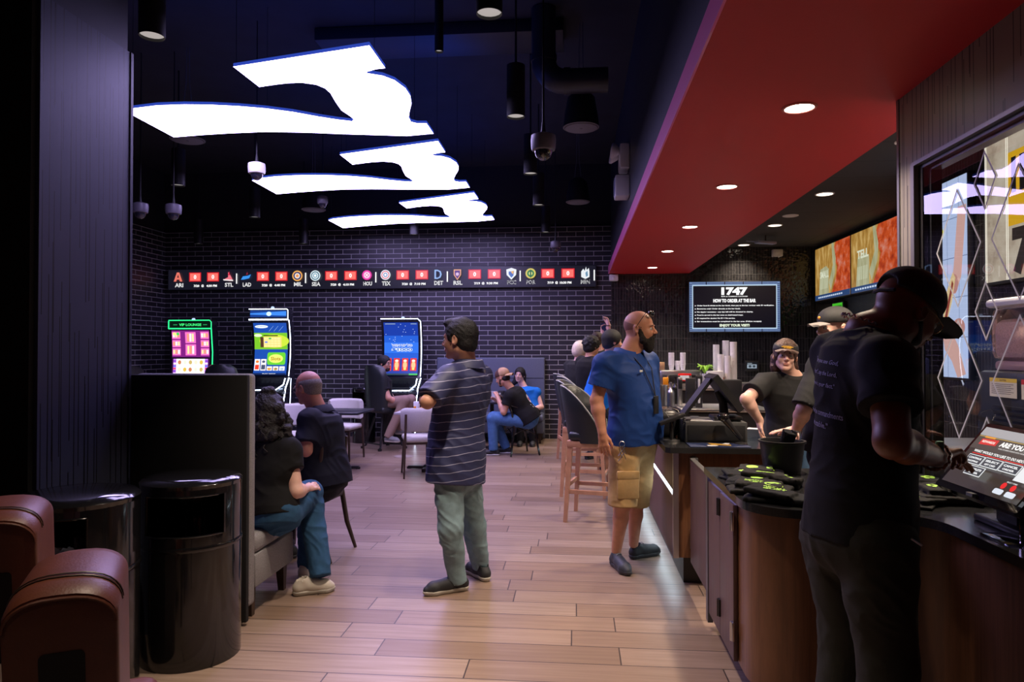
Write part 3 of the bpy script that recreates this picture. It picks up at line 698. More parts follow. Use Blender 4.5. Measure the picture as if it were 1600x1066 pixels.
# ================================================================ SLOT MACHINES
def bow(o, depth, z0, z1, cuts=10):      # bow a screen backwards at mid height
    bm = bmesh.new(); bm.from_mesh(o.data)
    for k in range(1, cuts):
        z = z0+(z1-z0)*k/cuts
        bmesh.ops.bisect_plane(bm, geom=bm.verts[:]+bm.edges[:]+bm.faces[:], plane_co=(0,0,z), plane_no=(0,0,1))
    for v in bm.verts:
        q = (v.co.z-z0)/(z1-z0); v.co.y += depth*4*q*(1-q)
    bm.to_mesh(o.data); bm.free()
M_cab = mat('slot_cabinet', (0.012, 0.013, 0.018), 0.25, coat=0.3)
M_ledw = glow('led_white', (0.72, 0.80, 1.0), 6.0); M_ledg = glow('led_green', (0.02, 0.85, 0.22), 2.2)
def slot_machine(label, x, y, rz, kind):
    t = thing('slot_machine', label, 'slot machine', (x, y, 0), rz, 'slot machines along the brick wall')
    Wd = 0.33 if kind != 1 else 0.375
    led = M_ledg if kind == 1 else M_ledw
    zs0, zs1 = (1.12, 1.98) if kind != 1 else (1.02, 1.86)
    bowd = 0.07 if kind != 1 else 0.03
    # cabinet: lower body, deck, back column
    MB().prism([(-0.10,0),(0.45,0),(0.45,0.85),(-0.02,0.80),(-0.16,0.72)], (-0.26,0,0), (0,1,0), (0,0,1), (0.52,0,0)).build('cabinet_base', M_cab, t)
    n = 10; prof = [(0.0+bowd*4*(k/n)*(1-k/n)+0.012, zs0-0.05+(zs1+0.08-zs0+0.02)*k/n) for k in range(n+1)]
    prof = prof+[(0.20, zs1+0.02), (0.26, (zs0+zs1)/2), (0.25, zs0-0.25), (0.10, zs0-0.25)]
    MB().prism(prof, (-Wd,0,0), (0,1,0), (0,0,1), (2*Wd,0,0)).build('screen_housing', M_cab, t)
    mb = MB().prism([(-0.20,0.80),(-0.20,0.83),(0.12,0.90),(0.12,0.80)], (-0.30,0,0), (0,1,0), (0,0,1), (0.60,0,0))
    d = mb.build('button_deck', M_cab, t)
    A = Art((-0.26,-0.19,0.836), (0.52,0,0), (0,0.30,0.066))
    for k in range(6): A.rect(0.05+0.15*k, 0.2, 0.16+0.15*k, 0.5, E(120,130,150,0.7), up=(k == 0))
    A.disc(0.86, 0.7, 0.07, 0.14, E(200,220,255,1.0)); A.build('buttons', d)
    # control panel between deck and screen
    A = Art((-0.27,0.085,0.88), (0.54,0,0), (0,-0.02,0.20)); A.rect(0,0,1,1,mat('panel_dark',(0.02,0.022,0.03),0.3))
    A.rect(0.04,0.55,0.36,0.66,E(110,120,140,0.6)); A.rect(0.45,0.2,0.68,0.4,E(90,100,120,0.6)); A.rect(0.45,0.55,0.7,0.8,E(50,55,70,0.6))
    for k in range(4): A.rect(0.76+0.05*k, 0.15, 0.785+0.05*k, 0.45, E(170,200,255,1.0), up=(k == 0))
    A.poly([(0.78,0.9),(0.92,0.9),(0.85,0.7)], E(190,210,240,0.9)); A.build('control_panel', t)
    sw = Wd-0.045
    A = Art((-sw, 0.0, zs0), (2*sw,0,0), (0,0,zs1-zs0), 0.0012)
    rnd = random.Random(kind*11)
    if kind == 1:
        A.rect(0,0,1,1,E(60,10,70,1.2)); A.rect(0,0.46,1,1,E(120,30,120,1.3))
        for cx in (0.12, 0.5, 0.88):
            for r_ in range(3 if cx != 0.5 else 2):
                hh = 0.14 if cx != 0.5 else 0.22; b0 = 0.50+r_*(hh+0.025)
                A.rect(cx-0.11-0.03*(cx == 0.5), b0, cx+0.11+0.03*(cx == 0.5), b0+hh, E(245,110,190,1.3), up=(r_ == 0))
        A.k += 1
        for cx in (0.12, 0.5, 0.88):
            for r_ in range(3 if cx != 0.5 else 2):
                hh = 0.14 if cx != 0.5 else 0.22; b0 = 0.50+r_*(hh+0.025)
                for q in range(3): A.rect(cx-0.09+0.065*q, b0+0.03, cx-0.04+0.065*q, b0+hh-0.03, [E(255,225,160,1.3),E(250,150,110,1.3),E(255,245,235,1.3)][(q+r_)%3], up=False)
        A.disc(0.08, 0.93, 0.05, 0.03, E(250,230,130,1.3)); A.disc(0.17, 0.93, 0.04, 0.03, E(60,200,90,1.3), up=False)
        A.rect(0.04,0.0,0.96,0.43,E(200,120,230,1.2)); A.rect(0.12,0.0,0.88,0.43,E(255,250,240,1.3)); A.rect(0,0.43,1,0.465,E(25,8,30,1.0))
        for k in range(8):
            for a in (0.045, 0.89): A.rect(a, 0.02+0.05*k, a+0.07, 0.05+0.05*k, [E(230,70,90,1.2),E(90,120,230,1.2),E(240,240,255,1.2),E(120,60,200,1.2)][k%4], up=(k == 0 and a < 0.1))
        cols = [E(230,235,215,1.2),E(205,180,110,1.2),E(245,230,205,1.2),E(225,190,80,1.2),E(205,130,90,1.2)]
        for r_ in range(3):
            for q in range(5):
                c = E(40,190,60,1.2) if (r_, q) == (0, 1) else cols[(q+r_*2) % 5]
                A.disc(0.21+0.145*q, 0.07+0.145*r_, 0.045, 0.042, c, up=(r_ == 0 and q == 0))
    elif kind == 2:
        A.rect(0,0,1,1,E(25,75,170,1.2)); A.disc(0.24,0.93,0.2,0.03,E(235,245,255,1.2)); A.text('JACKPOTS', 0.24, 0.93, 0.02, E(50,110,220,1.2), 0.28)
        for k in range(3): A.poly([(0.45+0.15*k,0.84),(0.6+0.15*k,0.94),(0.61+0.15*k,0.94),(0.46+0.15*k,0.84)], E(150,190,240,1.2), up=(k == 0))
        A.rect(0,0.49,1,0.81,E(120,195,40,1.2)); A.disc(0.6,0.65,0.45,0.13,E(200,225,60,1.2)); A.rect(0.18,0.53,0.82,0.73,E(250,205,120,1.3)); A.rect(0.18,0.53,0.28,0.73,E(90,60,40,1.0)); A.rect(0.28,0.745,0.72,0.765,E(60,40,30,1.0)); A.disc(0.12,0.76,0.12,0.03,E(225,240,200,1.2))
        for r_ in range(4):
            for q in range(5): A.rect(0.30+0.10*q, 0.54+0.047*r_, 0.385+0.10*q, 0.575+0.047*r_, E(255,225,150,1.3), up=(r_ == 0 and q == 0))
        A.disc(0.48,0.70,0.05,0.018,E(80,190,90,1.2)); A.disc(0.36,0.63,0.05,0.018,E(110,140,220,1.2), up=False)
        A.poly(rrect(0.40,0.19,0.95,0.43,0.05), E(100,200,50,1.3)); A.disc(0.66,0.31,0.22,0.085,E(220,240,110,1.3)); A.text('Slots', 0.66, 0.31, 0.07, E(190,110,20,1.2), 0.3)
        for k in range(5):
            hh = 0.30 if k < 2 else 0.16
            A.rect(0.03+0.19*k, 0.08, 0.19+0.19*k, hh, E(250,240,235,1.3), up=(k == 0))
        for k in range(5):
            hh = 0.30 if k < 2 else 0.16
            A.rect(0.05+0.19*k, 0.10, 0.17+0.19*k, 0.10+(hh-0.1)*0.45, [E(225,60,40,1.3),E(70,80,110,1.2),E(245,140,50,1.3),E(235,160,80,1.2),E(190,210,230,1.2)][k], up=(k == 0))
            A.disc(0.11+0.19*k, hh-0.05, 0.05, 0.025, [E(240,120,50,1.3),E(80,90,120,1.2),E(250,170,70,1.3),E(90,120,80,1.2),E(170,190,210,1.2)][k], up=False)
        A.rect(0.0,0.0,1,0.03,E(20,40,90,1.0)); A.text('PLAY NOW', 0.5, 0.02, 0.015, W_, 0.4)
    else:
        A.rect(0,0,1,1,E(14,55,160,1.2)); A.rect(0,0.30,1,0.75,E(30,90,205,1.2)); A.rect(0,0.42,1,0.62,E(45,110,225,1.25))
        for k in range(22): A.disc(rnd.uniform(0.05,0.95), rnd.uniform(0.55,0.98), 0.009, 0.005, E(220,235,255,1.4), up=(k == 0))
        A.k += 1
        A.text('WIN UP TO', 0.52, 0.565, 0.055, E(245,250,255,1.3), 0.62, bold=0.09, up=False); A.text('$1000', 0.52, 0.48, 0.08, E(230,240,255,1.3), 0.62, bold=0.12, up=False)
        A.text('WIN UP TO', 0.52, 0.565, 0.05, E(60,100,190,1.2), 0.60, bold=0.02); A.text('$1000', 0.52, 0.48, 0.07, E(60,110,200,1.2), 0.60, bold=0.03, up=False)
        for k in range(4): A.rect(0.04+0.245*k, 0.08, 0.22+0.245*k, 0.32, E(215,50,35,1.3), up=(k == 0))
        A.k += 1
        for k in range(4):
            A.disc(0.13+0.245*k, 0.19, 0.06, 0.07, E(250,190,130,1.3), up=False); A.disc(0.13+0.245*k, 0.27, 0.05, 0.025, E(250,225,210,1.3), up=False); A.disc(0.13+0.245*k, 0.12, 0.04, 0.025, E(240,230,90,1.2), up=False)
        A.rect(0,0,1,0.03,E(20,60,60,1.0)); A.rect(0.75,0.0,1,0.03,E(60,190,70,1.2)); A.rect(0.05,0.965,0.35,0.98,E(150,170,190,1.0)); A.rect(0.8,0.965,0.97,0.98,E(150,170,190,1.0))
    s = A.build('screen', t); bow(s, bowd, zs0, zs1)
    # header
    top = zs1+0.04
    if kind == 1:
        MB().rbox(-Wd, Wd, 0.0, 0.2, top-0.01, top+0.13, 0.02).build('header', M_cab, t)
        A = Art((-Wd+0.02,-0.002,top+0.01), (2*Wd-0.04,0,0), (0,0,0.09)); A.rect(0,0,1,1,E(4,22,12,1.0)); A.text('VIP LOUNGE', 0.5, 0.5, 0.5, E(60,235,120,1.3), 0.55, bold=0.03)
        A.rect(0.08,0.42,0.18,0.58,E(30,150,80,1.1)); A.rect(0.82,0.42,0.92,0.58,E(30,150,80,1.1)); A.build('header_sign', t)
        y = -0.012; pts = [(-Wd,y,top+0.13),(Wd-0.03,y,top+0.13),(Wd,y,top+0.10),(Wd,y,top-0.02)]
        mb = MB().tube(pts, 0.007, 8).tube([(-Wd,y,top-0.01),(Wd,y,top-0.01)], 0.009, 8)
        mb.tube([(Wd,y,top),(Wd+0.004,0.03,1.5),(Wd+0.004,0.02,1.2)], 0.009, 8).tube([(-Wd,y,top+0.12),(-Wd,y,top-0.01)], 0.008, 8).build('led_trim', led, t)
    else:
        if kind == 2:
            MB().rbox(-Wd-0.01, Wd, -0.03, 0.2, top, top+0.20, 0.03).build('header', M_cab, t)
            A = Art((-Wd+0.01,-0.033,top+0.055), (2*Wd-0.04,0,0), (0,0,0.11)); A.rect(0,0,1,1,E(20,60,140,1.2)); A.poly([(0,0.4),(1,0.2),(1,0.9),(0,0.6)], E(60,130,225,1.3)); A.disc(0.52,0.5,0.07,0.33,E(200,235,255,1.4)); A.build('header_sign', t)
            y = -0.038; mb = MB().tube([(-Wd-0.01,y,top+0.19),(Wd-0.02,y,top+0.19),(Wd,y,top+0.17),(Wd,y,top+0.02)], 0.006, 8).tube([(-Wd-0.01,y,top+0.015),(Wd,y,top+0.015)], 0.012, 8)
            z9 = top+0.01
        else:
            y = -0.012; mb = MB().tube([(-Wd,y,top+0.02),(Wd-0.04,y,top+0.02),(Wd,y,top-0.02)], 0.006, 8); z9 = top-0.02
        side = [(Wd+0.004, bowd*4*q*(1-q)-0.005, z9+(zs0-0.02-z9)*q) for q in [k/10 for k in range(11)]]
        mb.tube(side, 0.007, 8)
        mb.tube([(0.28,-0.02,zs0-0.06),(0.27,-0.06,0.96),(0.20,-0.20,0.88),(-0.30,-0.22,0.87)], 0.009, 8)
        mb.tube([(0.34,0.0,zs0-0.05),(0.30,-0.05,0.9),(0.27,-0.10,0.55),(0.27,-0.11,0.02)], 0.010, 8)
        if kind == 2: mb.tube([(0.36,0.03,zs0-0.06),(0.345,0.03,0.6),(0.345,0.03,0.02)], 0.005, 8)
        mb.build('led_trim', led, t)
    MB().lathe([(0.03,0),(0.028,0.02),(0.02,0.035),(0.001,0.04)], (0.03,0.05,top+(0.13 if kind == 1 else 0.20 if kind == 2 else 0.02))).build('beacon', E(190,215,255,1.2), t)
    return t
slot_machine('slot machine with green neon outline and VIP LOUNGE header, far left', P(297,548,11.3).x, 11.30, R(0), 1)
slot_machine('slot machine with white LED outline and green and blue game screen', P(421,548,11.3).x, 11.30, R(0), 2)
slot_machine('slot machine with dark blue WIN UP TO screen behind the seated man with glasses', -2.86, 11.30, R(0), 3)
# faint violet wash the machines throw on the side brick wall comes from their screens alone

# ================================================================ BEHIND THE WINDOW
t = wthing('hand_poster_screen', 'tall lit screen of hands holding a sandwich against white tiles behind the window', 'screen', (3.4, 6.6, 1.28))
MB().rbox(3.37, 3.415, 6.38, 7.15, 1.26, 3.08, 0.01).build('case', M_blackplastic, t)
A = Art((3.368, 7.12, 1.28), (0,-0.72,0), (0,0,1.78), 0.001)
A.rect(0,0,1,1,E(190,205,240,0.95)); gl = E(90,110,160,0.8)
for k in range(1,5): A.rect(0, 0.2*k, 1, 0.2*k+0.003, gl, up=(k == 1))
for k in range(1,4): A.rect(0.27*k, 0, 0.27*k+0.007, 1, gl, up=False)
sk = E(225,175,165,0.9); sk2 = E(200,140,130,0.9); q_ = lambda L: [(0.36+a*1.05, b) for a, b in L]
A.poly(q_([(0.42,0.85),(0.60,0.85),(0.48,0.50),(0.36,0.42),(0.26,0.44),(0.32,0.56)]), sk); A.disc(0.70,0.47,0.10,0.05,sk2)
A.poly(q_([(0.06,0.28),(0.14,0.42),(0.30,0.53),(0.36,0.50),(0.28,0.38),(0.14,0.26)]), E(235,205,150,0.9)); A.poly(q_([(0.11,0.30),(0.29,0.49),(0.32,0.47),(0.15,0.28)]), E(150,60,40,0.9))
A.disc(0.40,0.74,0.07,0.03,E(215,225,40,1.0)); A.disc(0.38,0.26,0.06,0.04,E(90,130,60,0.9))
A.poly(q_([(0.05,0.24),(0.22,0.26),(0.42,0.16),(0.58,0.02),(0.40,0.0),(0.28,0.08),(0.12,0.14)]), sk); A.disc(0.82,0.25,0.14,0.045,sk2)
A.build('screen', t)
t = wthing('menu_board', 'beige backlit board with yellow block and black numeral behind the window', 'menu board', (3.4, 5.0, 2.0))
MB().rbox(3.37, 3.415, 4.0, 6.16, 2.05, 3.24, 0.01).build('case', M_blackplastic, t)
A = Art((3.368, 6.13, 2.075), (0,-2.10,0), (0,0,1.15), 0.001)
M_cream = noisy_glow('board_cream', [(0.35, S(165,145,125)), (0.5, S(200,182,160)), (0.7, S(215,200,180))], 5, 0.8)
A.rect(0,0,1,1,M_cream)
for a in (0.0, 0.008, 0.135, 0.145): A.rect(a, 0, a+0.004, 1, E(255,245,225,1.2), up=(a == 0.0))
A.rect(0.150,0.36,1,0.86,E(225,170,30,0.9)); A.rect(0.17,0.58,0.32,0.82,E(25,22,20,0.8)); A.rect(0.36,0.58,0.85,0.80,E(25,22,20,0.8)); A.rect(0.20,0.58,0.22,0.82,E(225,170,30,0.9)); A.text('7', 0.24, 0.18, 0.32, E(40,34,32,0.8), 0.13, bold=0.06)
A.build('lit_face', t)
t = wthing('beverage_dispenser', 'drink dispenser with clear pink slush tank and vented black body behind the window', 'dispenser', (2.75, 4.2, 0.9))
MB().rbox(2.47, 3.05, 3.60, 4.60, 0.9, 1.40, 0.03).build('body', M_blackplastic, t)
mb = MB()
for k in range(9): mb.box(2.458, 2.47, 3.66, 4.42, 0.93+0.032*k, 0.945+0.032*k)
mb.build('vent', M_dmetal, t)
M_slush = mat('pink_slush', S(228,190,180), 0.6, noise_amt=0.25, noise_scale=120, bump=0.5, bump_scale=200)
MB().rbox(2.53, 2.98, 3.68, 4.52, 1.47, 1.70, 0.05).build('slush', M_slush, t)
MB().rbox(2.51, 3.00, 3.65, 4.55, 1.46, 1.78, 0.05).build('tank', mat('clear_plastic', (0.95,0.95,0.97), 0.05, trans=1.0, ior=1.2), t)
MB().rbox(2.50, 3.01, 3.63, 4.57, 1.78, 1.83, 0.02).build('lid', mat('frosted_white', (0.8,0.8,0.82), 0.5), t)
MB().rbox(2.525, 2.98, 3.68, 4.52, 1.40, 1.46, 0.02).build('tray', mat('mauve_plastic', (0.30,0.18,0.20), 0.4), t)
A = Art((2.456, 4.44, 1.25), (0,-0.26,0), (0,0,0.11)); A.rect(0,0,1,1,mat('label_cream',(0.62,0.58,0.48),0.6)); A.rect(0,0.8,1,1,mat('label_yellow',(0.70,0.50,0.05),0.6)); A.text('CAUTION',0.5,0.9,0.1,mat('ink',(0.03,0.03,0.03),0.7),0.25)
for k in range(6): A.rect(0.08,0.68-0.1*k,0.9-0.1*(k%2),0.70-0.1*k,mat('ink'),up=(k == 0))
A.build('caution_label', t)
A = Art((2.456, 4.14, 1.25), (0,-0.20,0), (0,0,0.11)); A.rect(0,0,1,1,mat('label_cream')); A.rect(0,0.75,1,1,mat('label_red',(0.5,0.02,0.02),0.6)); A.build('warning_label', t)
MB().rbox(2.35, 3.2, 1.0, 5.3, 0.0, 0.9, 0.02).build('kitchen_worktable', M_metal).__setitem__('label', 'steel worktable under the drink dispenser behind the window')
bpy.data.objects['kitchen_worktable']['category'] = 'table'
lamp('kitchen_beam', (2.5, 3.9, KITCH_Z-0.02), 34, WARM)

# ================================================================ FURNITURE
M_woodleg = mat('light_beech', S(190,140,110), 0.45, noise_amt=0.12, noise_scale=14)
M_dwood = mat('dark_walnut_leg', (0.045, 0.026, 0.018), 0.4)
M_leather = mat('black_leather', (0.018, 0.022, 0.024), 0.33, bump=0.15, bump_scale=250)
M_piping = mat('pale_piping', (0.45, 0.46, 0.42), 0.35)
M_cream_up = mat('cream_upholstery', (0.52, 0.50, 0.50), 0.75, noise_amt=0.06, noise_scale=80)
M_greyfab = mat('grey_tweed', (0.27, 0.26, 0.27), 0.9, noise_amt=0.35, noise_scale=220, bump=0.4, bump_scale=400)
M_bluegrey = mat('blue_grey_vinyl', (0.10, 0.115, 0.17), 0.6, noise_amt=0.08, noise_scale=60)
M_tabletop = mat('dark_tabletop', (0.022, 0.024, 0.03), 0.3)

# ---- waste bins
def waste_bin(label, x, y, r, h, rz, litter=False):
    t = thing('waste_bin', label, 'trash bin', (x, y, 0), rz, 'glossy black waste bins')
    n = 40; a0, a1 = R(-150), R(-55)       # opening faces these directions
    zo0, zo1 = h-0.25, h-0.06
    mb = MB(); vs = []; 
    def wall(z0, z1, fa, fb, rr=r, thick=0.006):
        k = max(2, int(n*(fb-fa)/(2*PI)))
        o = [(rr*math.cos(fa+(fb-fa)*i/k), rr*math.sin(fa+(fb-fa)*i/k)) for i in range(k+1)]
        q = [(p_[0]*(1-thick/rr), p_[1]*(1-thick/rr)) for p_ in o]
        v_ = [(p_[0], p_[1], z) for z in (z0, z1) for p_ in o]+[(p_[0], p_[1], z) for z in (z0, z1) for p_ in q]
        m_ = k+1; f_ = []
        for i in range(k):
            f_ += [(i, i+1, m_+i+1, m_+i), (2*m_+i+1, 2*m_+i, 3*m_+i, 3*m_+i+1), (m_+i, m_+i+1, 3*m_+i+1, 3*m_+i), (i+1, i, 2*m_+i, 2*m_+i+1)]
        f_ += [(0, m_, 3*m_, 2*m_), (k, 2*m_+k, 3*m_+k, m_+k)]
        mb.add(v_, f_)
    wall(0.0, zo0, 0, 2*PI); wall(zo1, h-0.02, 0, 2*PI); wall(zo0, zo1, a1, a0+2*PI)
    mb.build('shell', M_blackgloss, t)
    MB().lathe([(r*0.1, h+0.022), (r*0.7, h+0.016), (r*0.95, h+0.004), (r*1.015, h-0.012), (r*1.0, h-0.03), (r*0.5, h-0.028)], n=48).build('lid', M_blackgloss, t)
    MB().lathe([(r*1.002, zo0-0.075), (r*1.018, zo0-0.068), (r*1.018, zo0-0.056), (r*1.002, zo0-0.05)], n=48).build('band', M_blackgloss, t)
    k = 14; fr = [(a0+(a1-a0)*i/k) for i in range(k+1)]
    pts = [(r*1.008*math.cos(a), r*1.008*math.sin(a), zo1) for a in fr]+[(r*1.008*math.cos(a), r*1.008*math.sin(a), zo0) for a in reversed(fr)]
    MB().tube(pts, 0.0045, 6, closed=True).build('opening_rim', M_blackgloss, t)
    if litter:
        b = MB(); rnd = random.Random(3)
        pts = []
        for j in range(9):
            for i in range(12):
                a = -PI/2-0.5+1.0*i/11; q = r*(0.80+0.12*rnd.random()); pts.append((q*math.cos(a), q*math.sin(a), zo0-0.02+0.012*j*(0.6+0.5*rnd.random())))
        b.add(pts, [(j*12+i, j*12+i+1, (j+1)*12+i+1, (j+1)*12+i) for j in range(8) for i in range(11)])
        b.build('bin_liner', mat('clear_liner', (0.25,0.3,0.42), 0.15, alpha=0.6), t)
    return t
q = G(300, 1049); waste_bin('glossy black waste bin beside the booth, the farther of two', -1.93, 3.40, 0.235, 0.885, R(32))
waste_bin('glossy black waste bin with crumpled liner in its opening, the nearer of two', -2.15, 2.87, 0.245, 0.90, R(10), True)
q = P(566, 640, 11.35)
waste_bin('small distant black waste bin by the brick wall behind the white chair', q.x, 11.45, 0.19, 0.90, R(0))
q = P(690, 600, 11.7)

# ---- booths
def booth(label, x0, x1, y, rz, mat_back, mat_seat, rear, depth=0.66, h=1.39, seams=()):
    t = thing('booth_bench', label, 'booth', ((x0+x1)/2, y, 0), rz); w = (x1-x0)/2
    MB().rbox(-w, w, 0.0, 0.035, 0.02, h-0.005, 0.006).build('rear_board', rear, t)
    MB().rbox(-w, w, 0.036, 0.115, 0.09, h, 0.022, 3).build('back_cushion', mat_back, t)
    for z in seams: MB().box(-w+0.02, w-0.02, 0.112, 0.118, z-0.004, z+0.004).build('seam', M_black, t)
    MB().rbox(-w, w, 0.117, depth, 0.17, 0.36, 0.015).build('seat_base', mat_back, t)
    MB().rbox(-w, w, 0.117, depth+0.03, 0.362, 0.47, 0.035, 3).build('seat_cushion', mat_seat, t)
    for sx in (-1, 1):
        for yy in (0.16, depth-0.06):
            MB().bar((sx*(w-0.06), yy, 0.17), (sx*(w-0.055), yy+0.005, 0), 0.055, 0.055, (0,1,0), 0, 0.036, 0.036).build('leg', M_dwood, t)
    return t
booth('grey upholstered high-backed booth with black rear board, seen from behind at left', -2.49, -1.81, 3.745, 0, M_greyfab, M_greyfab, M_black)
xa = P(682, 600, 12.0).x; xb = P(851, 600, 12.0).x
booth('blue-grey upholstered booth against the brick wall behind the capped man', xa, xb, 12.14, PI, M_bluegrey, M_bluegrey, M_bluegrey, 0.68, 1.40, (1.05,))

# ---- tables
def ped_table(label, x, y, rz, w, d, h, top=M_tabletop):
    t = thing('pedestal_table', label, 'table', (x, y, 0), rz, 'square pedestal tables')
    MB().rbox(-w/2, w/2, -d/2, d/2, h-0.03, h, 0.008).build('table_top', top, t)
    MB().cyl((0,0,0.03), (0,0,h-0.03), 0.032).build('column', M_dmetal, t)
    b = MB().bar((-0.26,0,0.022), (0.26,0,0.022), 0.06, 0.03).bar((0,-0.26,0.022), (0,0.26,0.022), 0.06, 0.03).cyl((0,0,0.02),(0,0,0.05),0.06)
    for sx, sy in ((1,0),(-1,0),(0,1),(0,-1)): b.cyl((sx*0.25,sy*0.25,0),(sx*0.25,sy*0.25,0.025),0.03)
    b.build('base', M_dmetal, t); return t
M_paletop = mat('pale_tabletop', (0.42, 0.40, 0.44), 0.35)
T1 = P(668, 640, 8.9); ped_table('pale-topped table behind the standing man in the striped polo', T1.x, 8.95, 0, 0.72, 0.72, 0.75, M_paletop)
T2 = P(532, 640, 8.9); ped_table('dark-topped table between the white chairs at left centre', T2.x, 8.85, 0, 0.72, 0.72, 0.75)
T3 = P(452, 640, 5.2); ped_table('dark table at the left booth where the grey-haired man rests his arm', -2.42, 5.05, 0, 0.60, 0.72, 0.75)
T4 = P(778, 630, 10.6); ped_table('dark table at the far booth in front of the woman in blue', T4.x-0.12, 10.85, 0, 0.60, 0.80, 0.75)

# ---- cream dining chairs
def cream_chair(label, x, y, rz):
    t = thing('dining_chair', label, 'chair', (x, y, 0), rz, 'cream upholstered dining chairs')
    MB().rbox(-0.22, 0.22, -0.22, 0.22, 0.42, 0.49, 0.03, 3).build('seat', M_cream_up, t)
    MB().rbox(-0.20, 0.20, -0.20, 0.20, 0.395, 0.42, 0.006).build('seat_frame', M_dwood, t)
    # curved backrest (behind = +y)
    n = 10; mb = MB(); vs = []; fs = []
    ring_n = []
    for i in range(n+1):
        a = R(-62+124*i/n); rr = 0.27; cx = rr*math.sin(a)*0.92; cy = 0.0+rr*math.cos(a)*0.85+0.0
        nx, ny = math.sin(a), math.cos(a)
        e = 0.88 if i in (0, n) else 1
        sec = [(0.0,0.565),(0.0,0.80),(0.012,0.825),(0.035,0.835),(0.052,0.82),(0.058,0.78),(0.052,0.57),(0.03,0.55)]
        vs += [(cx+nx*s_, cy+ny*s_, 0.69+(z_-0.69)*e) for s_, z_ in sec]
    m_ = 8
    for i in range(n): fs += [(i*m_+k, i*m_+(k+1)%m_, (i+1)*m_+(k+1)%m_, (i+1)*m_+k) for k in range(m_)]
    fs += [tuple(range(m_-1,-1,-1)), tuple(n*m_+k for k in range(m_))]
    mb.add(vs, fs).build('backrest', M_cream_up, t, angle=60)
    for sx in (-1, 1):
        MB().bar((sx*0.21, 0.20, 0.76), (sx*0.235, 0.235, 0), 0.028, 0.034, (0,1,0), 0, 0.02, 0.022).build('leg', M_dwood, t)
        MB().bar((sx*0.19, -0.18, 0.42), (sx*0.215, -0.215, 0), 0.03, 0.03, (0,1,0), 0, 0.02, 0.02).build('leg', M_dwood, t)
    return t
c = P(662, 640, 8.45); cream_chair('cream chair with its curved back towards us, left of the striped polo man', c.x-0.04, 8.5, R(200))
c = P(533, 640, 9.6); cream_chair('cream chair just right of the grey-haired man, facing us across the dark table', c.x, 9.62, R(-6))
c = P(458, 640, 8.6); cream_chair('cream chair partly hidden behind the grey-haired man', c.x, 8.62, R(25))

# ---- black slot lounge chairs
def slot_chair(label, x, y, rz, arms=False):
    t = thing('gaming_chair', label, 'chair', (x, y, 0), rz, 'black gaming chairs at the slot machines')
    MB().rbox(-0.25, 0.25, -0.26, 0.20, 0.56, 0.66, 0.04, 3).build('seat', M_leather, t)
    n = 12; mb = MB(); vs = []; fs = []
    prof = [(0.60,0.24),(0.75,0.26),(0.95,0.275),(1.12,0.27),(1.24,0.23),(1.30,0.14)]
    for j, (z, hw) in enumerate(prof):
        for i in range(n+1):
            u = -1+2*i/n; vs.append((u*hw, 0.20+0.05*(j/5)-0.10*u*u, z+0.0*u))
        for i in range(n+1):
            u = 1-2*i/n; vs.append((u*hw*0.97, 0.20+0.05*(j/5)-0.10*u*u+0.06, z))
    m_ = 2*(n+1)
    for j in range(len(prof)-1): fs += [(j*m_+k, j*m_+(k+1)%m_, (j+1)*m_+(k+1)%m_, (j+1)*m_+k) for k in range(m_)]
    fs += [tuple(range(m_-1,-1,-1)), tuple((len(prof)-1)*m_+k for k in range(m_))]
    mb.add(vs, fs).build('backrest', M_leather, t, angle=60)
    MB().cyl((0,0,0.24),(0,0,0.56),0.03).build('column', M_dmetal, t)
    for sx in (-1, 1):
        for sy in (-1, 1):
            MB().tube([(sx*0.10,sy*0.10,0.50),(sx*0.20,sy*0.20,0.05),(sx*0.235,sy*0.235,0.03)], 0.016, 8).cyl((sx*0.235,sy*0.235,0),(sx*0.235,sy*0.235,0.035),0.03).build('leg', M_dmetal, t)
    MB().tube([(-0.19,-0.2,0.09),(0.19,-0.2,0.09)], 0.016).tube([(-0.19,0.2,0.09),(0.19,0.2,0.09)], 0.012).build('footrest', M_dmetal, t)
    return t
c = P(600, 640, 10.75); SLOTCH = c
slot_chair('black high-backed gaming chair with the seated man in glasses', c.x, 10.75, R(140))
c = P(217, 590, 9.6); slot_chair('black chair top showing over the booth beside the column', c.x, 9.6, R(80))
c = P(352, 590, 10.9); slot_chair('black chair top showing over the booth right of the green neon machine', c.x, 10.9, R(185))

